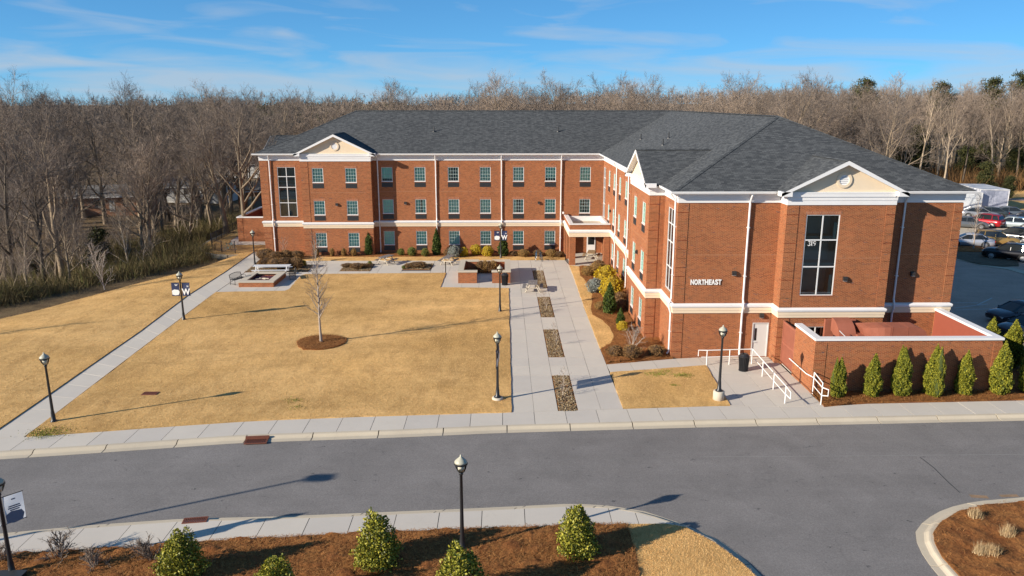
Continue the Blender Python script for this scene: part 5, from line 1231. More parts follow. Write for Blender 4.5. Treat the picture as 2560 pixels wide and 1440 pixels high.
runs = [('wall_rail',[(W1[0],W1[1],.95),(16.86,40.0,.95),(D1[0],D1[1],.95)],.03),('top_rail',[(D1[0],D1[1],.95),(D2[0],D2[1],.95),(D2[0]+.25,D2[1]-.2,.9),(D2[0]+.25,D2[1]-.2,.55),(D2[0],D2[1],.5)],.03),('mid_rail',[(D1[0],D1[1],.5),(D2[0],D2[1],.5)],.024),
        ('rail_post',[(D1[0],D1[1],0),(D1[0],D1[1],1.25)],.03),('rail_post',[(D2[0],D2[1],0),(D2[0],D2[1],1.2)],.03),('upper_rail',[(D1[0],D1[1],1.25),(D2[0],D2[1],1.2),(D2[0],D2[1],.95)],.03)]
for y in (42.2,40.9): runs.append(('rail_bracket',[(17.0,y,.9),(16.86,y,.95)],.016))
rail_thing('white pipe railing on the brick yard wall side of the ramp', runs, (D1[0],D1[1],0))
# ================================================================== DRAINS AND SMALL THINGS
def inlet(x, y, rz, label, w_=1.05, d_=.55, z=-.1):
    e = empty('storm_drain', (x,y,z), label, 'storm drain', 'rusty storm drains', rz)
    MB().box(-w_/2,w_/2,-d_/2,-d_/2+.05,0,.04).box(-w_/2,w_/2,d_/2-.05,d_/2,0,.04).box(-w_/2,-w_/2+.05,-d_/2+.05,d_/2-.05,0,.04).box(w_/2-.05,w_/2,-d_/2+.05,d_/2-.05,0,.04).build('frame', M['rust'], e); MB().box(-w_/2+.05,w_/2-.05,-d_/2+.05,d_/2-.05,-.01,.006).build('pit', M['grille'], e)
    for k in range(12): xx = -w_/2+.09+k*(w_-.18)/11; MB().box(xx-.016,xx+.016,-d_/2+.05,d_/2-.05,.008,.036).build('grate_bar', M['rust'], e)
    return e
x, y = P(640,1105,-.1); e = inlet(x,y+.05,R_(5),'rusty kerb inlet grate below the main lawn'); MB().box(-.55,.55,.26,.34,.02,.15).build('hood', M['rust'], e)
x, y = P(488,1301,0); e = inlet(x,y,R_(8),'rusty kerb inlet grate on the near sidewalk',.9,.4,-.012); 
x, y = P(376,986,0); e = inlet(x,y,0,'small rusty yard drain sunk in the main lawn',.8,.45,.04)
ub = empty('utility_box', (*P(18,1462),0), 'dark utility box lid at the bottom left corner', 'utility box'); MB().box(-.42,.42,-.4,.4,0,.22).build('cabinet', M['black'], ub); MB().box(-.45,.45,-.43,.43,.223,.27).build('lid', M['grille'], ub)
# ================================================================== CARS
def carpaint(name, col, metal=.4):
    b = NB(name); c = b.mix(b.noise(b.obj(), 2, 3), tuple(x*.92 for x in col), tuple(min(1,x*1.06) for x in col)); m = b.fin(c, .28, metal); b.b.inputs['Coat Weight'].default_value = .5; b.b.inputs['Coat Roughness'].default_value = .08; return m
def loft(rings):
    m = MB(); k = len(rings[0])
    for r in rings: m.v += r
    for i in range(len(rings)-1):
        for j in range(k-1): m.f.append((i*k+j, i*k+j+1, (i+1)*k+j+1, (i+1)*k+j))
    m.f += [tuple(range(k))[::-1], tuple((len(rings)-1)*k+j for j in range(k))]; return m
def car(x, y, rz, label, kind, col, z=-.1, cat='car'):
    """forward is local +x"""
    e = empty('parked_car', (x,y,z), label, cat, 'cars parked beside the hall', rz); pm_ = carpaint('car_paint', col)
    suv = kind == 'suv'; L = 4.75 if not suv else 4.6; W_ = .91 if not suv else .93; gz_ = .20 if not suv else .27
    belt_, hood, deck = (.92,.86,.98) if not suv else (1.08,1.06,1.10); roofz = 1.45 if not suv else 1.70
    st = [(-L/2,.62,.80,deck-.18),(-L/2+.08,.42,.93,deck-.04),(-L/2+.5,.36,.985,deck),(-1.35,.30,1,belt_+.02),(0,.26,1,belt_),(1.0,.28,1,belt_-.01),(1.55,.32,.99,hood+.02),(2.0,.36,.96,hood-.06),(L/2-.12,.38,.88,hood-.17),(L/2,.45,.74,hood-.30)]
    rings = []
    for xs_, zb, ws, zt in st:
        w_ = W_*ws; zl = max(gz_, zb*.7); half = [(xs_,-w_*.86,zl),(xs_,-w_*.98,zl+.10),(xs_,-w_,(zl+zt)/2),(xs_,-w_*.96,zt-.05),(xs_,-w_*.82,zt+.015),(xs_,-w_*.4,zt+.045)]
        rings.append(half+[(a,-b_,c) for a, b_, c in half[::-1]])
    loft(rings).build('body', pm_, e, smooth=True)
    if not suv: cab = [(-1.95,belt_+.03,.80,.80),(-1.15,roofz-.04,.80,.62),(-.3,roofz,.82,.64),(.35,roofz-.05,.81,.63),(1.25,belt_+.03,.82,.78)]
    else: cab = [(-2.12,belt_+.06,.82,.80),(-1.85,roofz-.08,.80,.66),(-.6,roofz,.82,.70),(.25,roofz-.04,.82,.69),(1.15,belt_+.02,.83,.80)]
    # greenhouse: dark glass loft, painted roof and pillars over it
    rings = []
    for xs_, zt, wb, wt in cab:
        zb = belt_-.02; f_ = (zt-zb)/(roofz-zb); wtop = wb+(wt-wb)*min(1,max(0,f_)); half = [(xs_,-wb*W_/.91-.0,zb),(xs_,-wtop*W_/.91,zt-.02),(xs_,-wtop*.6,zt)]
        rings.append(half+[(a,-b_,c) for a, b_, c in half[::-1]])
    loft(rings).build('windows', M['carglass'], e)
    r0, r1 = cab[1], cab[3]; m = MB(); pr = [(cab[1][0]-.05,cab[1][1]-.015,cab[1][3]),(cab[2][0],cab[2][1]+.02,cab[2][3]),(cab[3][0]+.05,cab[3][1]-.0,cab[3][3])]; rr = []
    for xs_, zt, wt in pr: rr.append([(xs_,-wt*1.03,zt-.06),(xs_,-wt*.98,zt+.012),(xs_,-wt*.5,zt+.03),(xs_,wt*.5,zt+.03),(xs_,wt*.98,zt+.012),(xs_,wt*1.03,zt-.06)])
    loft(rr).build('roof', pm_, e, smooth=True)
    def pillar(a, b_, r=.035): MB().tube([a,b_],r,5).build('pillar', pm_, e)
    for s in (-1,1):
        k = W_/.91
        pillar((cab[0][0]+.05,s*.78*k,belt_),(cab[1][0],s*cab[1][3]*1.0,cab[1][1]-.03),.05); pillar((cab[4][0],s*.80*k,belt_),(cab[3][0]+.05,s*cab[3][3],cab[3][1]-.02),.035); pillar((-.2,s*.83*k,belt_),(-.2,s*.66,roofz-.04),.03)
        if suv: pillar((-1.25,s*.83*k,belt_),(-1.2,s*.68,roofz-.05),.05)
        m = MB(); m.lathe([(.0,-.05),(.06,-.03),(.07,.03),(.0,.05)],8,(.95,s*(W_+.08),belt_+.06)).build('mirror', pm_, e)
        for xw in (-L/2+.95, L/2-.92):
            R0 = .33 if not suv else .36
            wh = MB().lathe([(R0-.08,-.11),(R0,-.09),(R0,.09),(R0-.08,.11)],18).xf(Matrix.Translation((xw,s*(W_-.10),R0)) @ Matrix.Rotation(R_(90),4,'X')).build('wheel', M['tyre'], e)
            MB().lathe([(R0-.10,.0),(R0-.11,.02),(.09,.03),(.06,.05),(.0,.05)],14).xf(Matrix.Translation((xw,s*(W_+.005),R0)) @ Matrix.Rotation(R_(-90*s),4,'X')).build('rim', M['rim'], wh)
            a_ = np.linspace(R_(-8),R_(188),14); MB().tube([(xw+(R0+.05)*math.cos(t_),s*(W_-.012),R0+(R0+.05)*math.sin(t_)) for t_ in a_],.045,5).build('wheel_arch', M['tyre'], e)
        a, b_ = sorted((s*W_*.52,s*W_*.86)); MB().box(-L/2-.012,-L/2+.2,a,b_,deck-.32,deck-.14).build('tail_light', M['taillight'], e); MB().box(L/2-.28,L/2-.045,a,b_,hood-.34,hood-.22).build('headlight', M['headlight'], e)
        MB().box(-.1,.05,s*W_-.012 if s > 0 else -W_-.012,s*W_+.012 if s > 0 else -W_+.012,belt_-.14,belt_-.11).build('door_handle', pm_, e)
    MB().box(L/2-.05,L/2+.012,-.42,.42,.40,.58).build('front_grille', M['grille'], e); MB().box(-L/2-.025,-L/2+.02,-.26,.26,.66,.78).build('number_plate', M['paper'], e); MB().box(-L/2-.05,-L/2+.1,-W_*.75,W_*.75,.36,.52).build('rear_bumper', M['grille'] if suv else pm_, e)
    return e
dark = (.02,.022,.028)
x, y = P(2505,806); car(x+1.7,y+.7,R_(192),'dark sedan in the shade of the hall, farther of the two front cars','sedan',(.05,.05,.065)); x, y = P(2530,838); car(x+1.4,y+.2,R_(194),'dark sedan nearest the arborvitae hedge at the right edge','sedan',(.035,.035,.045))
x, y = P(2520,650); car(x+.5,y+.8,R_(140),'black crossover parked on the edge of the gravel island','suv',(.008,.008,.011)); x, y = P(2495,613); car(x,y+.4,R_(-28),'tan gold crossover facing right behind the gravel island','suv',(.30,.19,.06))
x, y = P(2428,615); car(x,y+.5,R_(160),'silver sedan behind the small parking lot tree','sedan',(.42,.44,.50)); x, y = P(2427,570); car(x,y+.8,R_(-25),'grey car facing right left of the red one','sedan',(.14,.15,.16))
x, y = P(2470,567); car(x,y+1,R_(125),'red crossover parked tail towards the hall','suv',(.42,.012,.02)); x, y = P(2535,571); car(x+.3,y+1,R_(140),'pale blue-grey sedan right of the red crossover','sedan',(.36,.42,.44))
x, y = P(2503,549); car(x,y+3,R_(160),'dark green-grey sedan behind the red crossover','sedan',(.06,.075,.08)); x, y = P(2548,548); car(x,y+3,R_(158),'slate grey sedan in the far row at the right edge','sedan',(.12,.14,.16)); x, y = P(2540,606); car(x+.4,y+1.2,R_(130),'black van-like crossover behind the tan one','suv',(.008,.008,.01))
for px, py, rz_, kd, cl, lb in ((2592,612,132,'suv',(.10,.03,.03),'maroon crossover just beyond the right picture edge'),(2600,660,140,'sedan',(.5,.5,.5),'white sedan just beyond the right picture edge'),(2590,560,150,'sedan',(.05,.06,.09),'navy sedan in the far row beyond the right edge'),(2470,548,-25,'sedan',(.30,.31,.33),'light grey sedan behind the grey car in the far row')):
    x, y = P(px, py); car(x, y+2, R_(rz_), lb, kd, cl)
def container(x, y, w_, d_, h_, rz, label, col):
    e = empty('storage_container', (x,y,-.1), label, 'container', 'white storage containers beyond the cars', rz); m = simple('container_paint', col, .6, .08, 2)
    b = MB(); b.box(-w_/2,w_/2,-d_/2,d_/2,.1,h_); b.build('box', m, e); MB().box(-w_/2-.06,w_/2+.06,-d_/2-.06,d_/2+.06,h_+.003,h_+.14).build('roof', M['white'], e)
    for s in (-1,1): MB().box(s*w_/2-.06,s*w_/2+.06,-d_/2-.05,-d_/2+.06,.05,h_).build('corner_post', M['white'], e); MB().box(-w_/2+.15 if s < 0 else .03,-.03 if s < 0 else w_/2-.15,-d_/2-.03,-d_/2-.004,.25,h_-.15).build('door', m, e)
x, y = P(2432,526); container(x,y+2.5,2.6,5,2.6,R_(-6),'white storage container touching the corner of the hall',(.62,.64,.66)); x, y = P(2478,525); container(x+.7,y+4,4.0,8,3.0,R_(-8),'larger white storage container with grey doors on the right',(.36,.38,.46))
# ================================================================== FAR HOUSES (left, down in the valley)
def house(x, y, z, w_, d_, h_, rz, label, wm_, gable_dir='x', rise=1.6, garage=False):
    e = empty('house', (x,y,z), label, 'house', 'houses down among the trees', rz); b = MB(); b.box(-w_/2,w_/2,-d_/2,d_/2,-1,h_)
    b.build('wall', M[wm_], e); ov = .5; rf = MB()
    if gable_dir == 'x':
        for s in (-1,1): rf.quad(*[(-w_/2-ov,s*(d_/2+ov),h_-.15),(w_/2+ov,s*(d_/2+ov),h_-.15),(w_/2+ov,0,h_+rise),(-w_/2-ov,0,h_+rise)][::s])
        g = MB()
        for s in (-1,1): g.add([(s*w_/2,-d_/2,h_),(s*w_/2,d_/2,h_),(s*w_/2,0,h_+rise-.15)],[(0,1,2)])
    else:
        for s in (-1,1): rf.quad(*[(s*(w_/2+ov),-d_/2-ov,h_-.15),(s*(w_/2+ov),d_/2+ov,h_-.15),(0,d_/2+ov,h_+rise),(0,-d_/2-ov,h_+rise)][::-s])
        g = MB()
        for s in (-1,1): g.add([(-w_/2,s*d_/2,h_),(w_/2,s*d_/2,h_),(0,s*d_/2,h_+rise-.15)],[(0,1,2)])
    r_ = rf.build('roof', M['roofgrey'], e); g.build('gable_end', M['housewhite'], e)
    MB().box(-w_/2-ov,w_/2+ov,-d_/2-ov-.05,-d_/2-ov+.02,h_-.32,h_-.14).build('fascia', M['white'], r_)
    if garage: MB().box(-w_*.3,w_*.12,-d_/2-.05,-d_/2-.01,-.5,h_*.66).build('garage_opening', M['interior'], e); MB().box(w_*.25,w_*.4,-d_/2-.05,-d_/2-.01,-.5,h_*.62).build('door', M['interior'], e)
    else:
        for k in (-.32,-.05,.25):
            wn = MB().box(w_*k-.5,w_*k+.5,-d_/2-.04,-d_/2-.01,.9,2.1).build('window', M['carglass'], e); MB().box(w_*k-.58,w_*k+.58,-d_/2-.06,-d_/2-.041,.8,.9).box(w_*k-.58,w_*k+.58,-d_/2-.06,-d_/2-.041,2.1,2.18).build('trim', M['white'], wn)
        MB().box(w_*.1-.45,w_*.1+.45,-d_/2-.04,-d_/2-.01,-.1,2.0).build('door', M['doorpaint'], e)
hx, hy = P(300,528,-4.2); house(hx-4,hy+4,-4.2,16,9,2.9,R_(14),'low brick house half hidden by trunks on the left','housebrick')
hx, hy = P(430,505,-4.2); house(hx+2,hy+9,-4.2,15,8,2.7,R_(-4),'pale house with grey roof seen through the trees','housewhite')
hx, hy = P(645,524,-3.2); house(hx,hy+4,-3.0,7.5,8,3.3,R_(8),'brick garage with white gable end beside the hall','housebrick','y',2.0,True)
hx, hy = P(580,432,-3.2); house(hx,hy,-3.2,20,9,2.8,R_(2),'far pale roofed house high among the trees','housewhite')
hx, hy = P(-20,545,-4.2); house(hx,hy+4,-4.2,9,8,3.0,R_(20),'pale house cut by the left picture edge','housewhite')
# ================================================================== VEGETATION
M['bark_young'] = bark('young_tree_bark', (0.46, 0.40, 0.35), (0.26, 0.22, 0.19))
M['thicket'] = leaf('bramble_leaves', [(0.05,0.036,0.016),(0.11,0.08,0.035),(0.20,0.145,0.065),(0.15,0.14,0.035),(0.28,0.21,0.095)], 0.9)
def rot_about(d, ang, phi):
    """direction leaving d at angle ang, azimuth phi"""
    d = d/np.linalg.norm(d); a = np.cross(d, [0,0,1.] if abs(d[2]) < .95 else [1.,0,0]); a /= np.linalg.norm(a); b = np.cross(d, a)
    return d*math.cos(ang)+(a*math.cos(phi)+b*math.sin(phi))*math.sin(ang)
class Tree:
    def __init__(s, seed): s.r = np.random.default_rng(seed); s.W = ([], []); s.T = ([], [])
    def tube(s, tgt, pts, rad, n):
        V, F = tgt; base = len(V); a = None
        for i, p in enumerate(pts):
            d = pts[min(i+1,len(pts)-1)]-pts[max(i-1,0)]; d = d/(np.linalg.norm(d)+1e-9)
            if a is None: a = np.cross(d, [.3,.9,.2]); 
            else: a = a-d*np.dot(a,d)
            a = a/(np.linalg.norm(a)+1e-9); b = np.cross(d, a)
            for k in range(n): t = 2*math.pi*k/n; V.append(p+(a*math.cos(t)+b*math.sin(t))*rad[i])
        for i in range(len(pts)-1):
            for k in range(n):
                k2 = (k+1) % n; q = (base+i*n+k, base+i*n+k2, base+(i+1)*n+k2, base+(i+1)*n+k); F.append((q[0],q[1],q[2])); F.append((q[0],q[2],q[3]))
    def tri(s, p, q, w_):
        V, F = s.T; d = q-p; sd = np.cross(d, s.r.normal(size=3)); sd = sd/(np.linalg.norm(sd)+1e-9)*w_/2; n = len(V); V += [p-sd, p+sd, q]; F.append((n,n+1,n+2))
    def path(s, p, d, L, n, wob, up):
        pts = [p]
        for i in range(n):
            d = d+s.r.normal(size=3)*wob+np.array([0,0,up]); d = d/np.linalg.norm(d); pts.append(pts[-1]+d*L/n)
        return pts
    def at(s, pts, t):
        f = t*(len(pts)-1); i = min(int(f), len(pts)-2); u = f-i; return pts[i]*(1-u)+pts[i+1]*u, pts[i+1]-pts[i]
    def grow(s, h, r0, start=.35, limbs=9, ang=(30,55), lim=.42, sub=7, tw=6, tl=3, twl=1.0, wob=.05, tww=.028, subang=(28,60), lean=0.0):
        r = s.r; d0 = np.array([lean*r.normal(), lean*r.normal(), 1.]); trunk = s.path(np.array([0,0,-.4]), d0/np.linalg.norm(d0), h*.93, 7, wob, .02)
        s.tube(s.W, trunk, [r0*(1.25 if i == 0 else 1)*(1-.88*(i/7)**.9) for i in range(8)], 6)
        ph = r.uniform(0, 6.28)
        for i in range(limbs):
            t = start+(1-start)*((i+r.uniform(0,.8))/limbs)*.98; p, dd = s.at(trunk, t); ph += 2.4+r.normal()*.35; u = (t-start)/(1-start)
            L = h*lim*(1-.55*u)*r.uniform(.75,1.2); a = R_(r.uniform(*ang)*(1-.35*u)); rl = r0*(1-.85*t)*.62
            lp_ = s.path(p, rot_about(dd, a, ph), L, 5, .11, .07); s.tube(s.W, lp_, [max(.012, rl*(1-.85*k/5)) for k in range(6)], 4)
            for j in range(sub):
                tj = .22+.78*(j+r.uniform(0,.9))/sub; q, de = s.at(lp_, min(tj,.99)); L2 = L*.46*(1.15-.55*tj)*r.uniform(.7,1.25); sp_ = s.path(q, rot_about(de, R_(r.uniform(*subang)), r.uniform(0,6.28)), L2, 3, .14, .09)
                r2 = max(.010, rl*.38*(1-.6*tj)); s.tube(s.T, sp_, [r2, r2*.75, r2*.5, r2*.28], 3)
                for k in range(tw):
                    tk = .15+.85*(k+r.uniform(0,.9))/tw; q3, d3 = s.at(sp_, min(tk,.99)); L3 = L2*.5*r.uniform(.6,1.3)*twl; e_ = rot_about(d3, R_(r.uniform(20,58)), r.uniform(0,6.28)); e_[2] += .15; tip = q3+e_/np.linalg.norm(e_)*L3; s.tri(q3, tip, tww)
                    for m_ in range(tl):
                        um = r.uniform(.25,.95); q4 = q3+(tip-q3)*um; e4 = rot_about(tip-q3, R_(r.uniform(20,60)), r.uniform(0,6.28)); s.tri(q4, q4+e4*L3*r.uniform(.35,.7), tww*.7)
        return s
    def meshes(s, bark_, twig_):
        return np_mesh('trunk', s.W[0], s.W[1], bark_, True), np_mesh('crown', s.T[0], s.T[1], twig_)
PROTO = {}
def proto(key, n, bark_, **kw):
    PROTO[key] = []
    for i in range(n):
        t = Tree(hash_(key)+i); t.grow(**{k: (v(t.r) if callable(v) else v) for k, v in kw.items()}); PROTO[key].append(t.meshes(M[bark_], M['twig'])+(max(v[2] for v in t.T[0]),))
def hash_(s): return sum(ord(c)*(i+3) for i, c in enumerate(s))
proto('round', 4, 'bark', h=17, r0=.34, start=.25, limbs=13, ang=(32,62), lim=.50, sub=10, tw=9, tl=5, wob=.06, tww=.032)
proto('tall', 4, 'bark', h=20, r0=.28, start=.45, limbs=11, ang=(28,52), lim=.34, sub=9, tw=8, tl=4, wob=.035, tww=.03)
proto('pale', 4, 'bark_pale', h=19, r0=.26, start=.42, limbs=10, ang=(25,48), lim=.34, sub=9, tw=8, tl=4, wob=.045, lean=.08)
proto('big', 3, 'bark', h=21, r0=.50, start=.28, limbs=13, ang=(30,58), lim=.46, sub=11, tw=10, tl=4, wob=.06, tww=.03)
proto('scrub', 3, 'bark_pale', h=8.5, r0=.11, start=.2, limbs=11, ang=(25,55), lim=.42, sub=6, tw=6, tl=3, wob=.08, tww=.02, lean=.15)
# pines and other evergreens: trunk plus needle clumps
def pine(seed, h, dense=1.0, low=.45, wide=.2):
    t = Tree(seed); r = t.r; trunk = t.path(np.array([0,0,-.4]), np.array([0,0,1.]), h*.95, 6, .03, .02); t.tube(t.W, trunk, [.24*(1-.8*i/6) for i in range(7)], 6); V, F = [], []
    for i in range(int(26*dense)):
        tt = low+(1-low)*r.uniform(0,1)**.9; p, dd = t.at(trunk, min(tt,.99)); L = h*wide*(1.1-.75*(tt-low)/(1-low))*r.uniform(.6,1.2); b = t.path(p, rot_about(dd, R_(r.uniform(55,85)), r.uniform(0,6.28)), L, 3, .12, .10); t.tube(t.W, b, [.05,.04,.025,.012], 3)
        for j in range(6):
            c, _ = t.at(b, r.uniform(.45,.999)); c = c+r.normal(size=3)*.25
            for k in range(26):
                q = c+r.normal(size=3)*np.array([.42,.42,.24]); d = r.normal(size=3); d /= np.linalg.norm(d); e_ = np.cross(d, r.normal(size=3)); e_ /= np.linalg.norm(e_); n = len(V); V += [q-e_*.09, q+e_*.09, q+d*.34]; F.append((n,n+1,n+2))
    return np_mesh('trunk', t.W[0], t.W[1], M['bark'], True), np_mesh('crown', V, F, M['pine']), max(v[2] for v in V)
PROTO['pine'] = [pine(11,21), pine(12,18,1.2,.4,.22)]
PROTO['cedar'] = [pine(13,8,1.6,.08,.26)]
tr_rng = np.random.default_rng(21)
def put_tree(kind, x, y, z, sc, label, group, rz=None, i=None, tilt=0.0, name='bare_tree', cat='tree', top=None):
    ms = PROTO[kind][tr_rng.integers(len(PROTO[kind])) if i is None else i]
    if sc is None: sc = (top-z)/ms[2]
    e = empty(name, (x,y,z), label, cat, group, tr_rng.uniform(0,6.28) if rz is None else rz, sc)
    if tilt: e.rotation_euler = (tr_rng.normal()*tilt, tr_rng.normal()*tilt, e.rotation_euler[2])
    link('trunk', ms[0], e); link('crown', ms[1], e); return e
def gz1(x, y): return float(ground_z(x, y))
def px_of(x, y, z):
    v = np.array([x, y, z-CAMH]); d = v@_f; return 1280+1920*(v@_r)/d, 720-1920*(v@_u)/d
# named trees one can pick out
def tree_px(px, top, y, kind, label, sc0, i=None, **kw):
    """tree standing at distance y in the direction of column px, tall enough to reach picture row `top`"""
    x = y*((px-1253)/1920.)*1.0; z = gz1(x, y); zt = CAMH-(top-14-254)/1920.*y*1.03; return put_tree(kind, x, y, z, None, label, None, i=i, top=zt, **kw)
tree_px(120,178,118,'big','tall wide-crowned bare tree breaking the skyline at far left',20.5,0)
tree_px(385,190,125,'big','tall bare tree breaking the skyline over the wood left of the hall',20.5,1)
tree_px(560,212,93,'big','large dark spreading bare tree just left of the hall',20.5,1)
tree_px(606,215,88,'round','dark trunked bare tree closest to the hall corner',16.5,0)
tree_px(140,255,82,'big','broad bare tree with thick dark trunk before the brick house',20.5,0)
tree_px(20,250,75,'round','dark bare tree at the left edge above the slope',16.5,1)
tree_px(370,330,86,'round','pale domed bare tree in the middle of the thicket',16.5,2)
x, y = P(265,735,-.75); yt = Tree(301).grow(4.4,.055,start=.22,limbs=16,ang=(18,38),lim=.5,sub=5,tw=4,tl=2,wob=.03,tww=.014).meshes(M['bark_white'],M['bark_white'])
def young(ms, x, y, z, label, sc=1.0, rz=0): 
    e = empty('young_tree', (x,y,z), label, 'young tree', None, rz, sc); link('trunk', ms[0], e); link('crown', ms[1], e); return e
young(yt, x, y, -.8, 'slender pale young tree at the brow of the left lawn')
yl_ = Tree(302).grow(7.6,.10,start=.24,limbs=34,ang=(38,60),lim=.19,sub=6,tw=4,tl=2,wob=.012,tww=.013,subang=(20,50)).meshes(M['bark_young'],M['twig'])
young(yl_, TREE_L[0], TREE_L[1], .35, 'young bare tree in a round straw ring on the main lawn', .98)
ys_ = Tree(303).grow(2.3,.03,start=.25,limbs=8,ang=(25,50),lim=.5,sub=4,tw=3,tl=1,wob=.05,tww=.012).meshes(M['bark_white'],M['twig'])
x, y = P(707,643); young(ys_, x, y+.3, 0, 'small bare tree against the left end of the hall')
x, y = P(2433,622); young(yl_, x, y, 0, 'thin young tree in the parking lot island', .85, 1.0)
young(yl_, -43.5, 47.5, -1.0, 'young tree outside the left edge whose shadow falls on the left lawn', 1.0, 2.0); young(yl_, -55, 53.5, -2.5, 'second young tree outside the left edge whose shadow falls on the slope', 1.2, 1.0)
# woods left of the hall
def wood(n, region, kinds, label, group, sc=(.7,1.15), zoff=0.0, mind=3.2, keep=None, top=None):
    pts = []; tries = 0
    while len(pts) < n and tries < 20000:
        tries += 1; x, y = region(tr_rng)
        if keep and not keep(x, y): continue
        if all((x-a)**2+(y-b)**2 > mind**2 for a, b in pts): pts.append((x, y))
    for x, y in pts:
        lb, gp = label(px_of(x, y, 0)[0]) if callable(label) else (label, group)
        put_tree(kinds[tr_rng.integers(len(kinds))], x, y, gz1(x,y)-.1+zoff, None if top else tr_rng.uniform(*sc), lb, gp, tilt=.03, top=top(x,y) if top else None)
def zones(base, marks):
    def f(u):
        for lim, txt in marks:
            if u < lim: return base+' '+txt, 'trees '+txt
        return base+' '+marks[-1][1], 'trees '+marks[-1][1]
    return f
ZL = zones('bare brown-grey tree', [(200,'at the far left of the left wood'),(345,'around the brick house in the left wood'),(480,'near the pale house in the left wood'),(9999,'in the left wood between the pale house and the hall')])
ZB = zones('bare crown', [(880,'behind the left hip of the long roof'),(1260,'above the left half of the long ridge'),(1660,'above the right half of the long ridge'),(9999,'behind the east wing roof')])
ZR = zones('pale trunked bare tree', [(2150,'of the right wood behind the sloping hip'),(2330,'of the right wood above the front gable side'),(2450,'of the right wood behind the containers'),(9999,'of the right wood by the right picture edge')])
def reg_left(r): y = 98+60*r.uniform() if r.uniform() < .8 else 68+30*r.uniform(); x = brow_x(y)-4-r.uniform(0, .56*y+4); return x, y
def infr(x, y, m=60): u = px_of(x, y, 0)[0]; return -m < u < 2560+m
HOUSES = [(o.location.x, o.location.y) for o in COL.objects if o.get('category') == 'house']
def keepL(x, y):
    u = px_of(x, y, 0)[0]
    if y < 132 and (195 < u < 345 or 372 < u < 470 or 600 < u < 668): return False
    return infr(x, y) and all((x-a)**2+(y-b)**2 > 49 for a, b in HOUSES)
wood(64, reg_left, ['round','big','round','tall','big'], ZL, None, keep=keepL, mind=4.4, top=lambda x, y: CAMH+np.interp(y,[62,80,100,125,160],[-9,-6.0,-.5,1.8,2.4])+tr_rng.uniform(-4.5,2.8))
wood(36, lambda r: (lambda y: (brow_x(y)-2.5-r.uniform(0,16), y))(60+42*r.uniform()), ['scrub','scrub','scrub'], 'thin pale trunk in the thicket below the left lawn', 'thin trunks in the thicket below the left lawn', (.45,.95), keep=infr, mind=1.6)
# behind the hall
wood(74, lambda r: (-52+r.uniform()*110, 106+r.uniform()*46), ['round','tall','round'], ZB, None, keep=infr, mind=4.2, top=lambda x, y: CAMH+tr_rng.uniform(1.2,6.2)*y/130+np.interp(x,[-50,-28,-8,0],[-2.5,-2.5,-1.0,0]))
# right wood beyond the parking lot
wood(86, lambda r: (50+r.uniform()*72, 136+r.uniform()**1.3*46), ['pale','pale','tall','round'], ZR, None, keep=infr, mind=2.9, top=lambda x, y: CAMH+tr_rng.uniform(.3,4.4)+(y-136)*.03)
for px, top, y, nm in ((2148,208,165,'flat-topped pine rising over the right wood'),(2335,216,168,'dark pine crown in the right wood left of the tallest pair'),(2455,206,172,'dark pine above the wood near the right edge'),(2530,192,175,'tallest pine at the right edge of the skyline')):
    tree_px(px, top, y, 'pine', nm, 20.5, name='pine_tree')
for k, (px, py) in enumerate(((2512,488),(2465,470),(2545,455))): x, y = P(px, py+10); put_tree('cedar', x, y, -.3, .55+.2*k, 'green cedar at the foot of the right wood, '+('nearest the containers','behind the containers','by the right picture edge')[k], None, name='cedar_tree')
for k in range(12):
    x, y = 54+5.2*k+tr_rng.uniform(-2,2), 147+tr_rng.uniform(0,16); put_tree('cedar', x, y, -.3, tr_rng.uniform(.9,1.5), 'dark evergreen standing among the trunks of the right wood', 'evergreens inside the right wood', name='evergreen_tree')
for k in range(7):
    x, y = -46-7*k+tr_rng.uniform(-3,3), 80+8*tr_rng.uniform(); put_tree('cedar', x, y, gz1(x,y), tr_rng.uniform(.35,.7), 'dark evergreen bush in the thicket left of the hall', 'evergreen bushes in the left thicket', name='evergreen_bush', cat='bush')
# far woods: one mass
def lowtree(seed, h):
    t = Tree(seed); t.grow(h, .2, .3, 8, (28,55), .40, 6, 6, 2, 1.1, .05, .075); V = np.array(t.W[0]+t.T[0]); F = np.array(t.W[1]+[tuple(np.array(f)+len(t.W[0])) for f in t.T[1]]); return V, F
LOWS = [lowtree(400+i, 17) for i in range(4)]
def mass(name, pts, label, mat, smin=.75, smax=1.1, zs=1.0):
    Vs, Fs, n0 = [], [], 0
    for x, y in pts:
        V, F = LOWS[tr_rng.integers(4)]; a = tr_rng.uniform(0,6.28); s_ = tr_rng.uniform(smin,smax); c, sn = math.cos(a)*s_, math.sin(a)*s_
        Vs.append(np.c_[V[:,0]*c-V[:,1]*sn+x, V[:,0]*sn+V[:,1]*c+y, V[:,2]*s_*zs+gz1(x,y)]); Fs.append(F+n0); n0 += len(V)
    stuff(name, np.concatenate(Vs), np.concatenate(Fs), mat, label, 'woods')
pts = []
while len(pts) < 300:
    y = 150+tr_rng.uniform()**1.25*420; x = y*(tr_rng.uniform(-.74,.72))
    if y > (185 if x > 45 else 158): pts.append((x, y))
mass('far_woods', pts, 'distant bare woods filling the horizon', M['twig'], .75, 1.08)
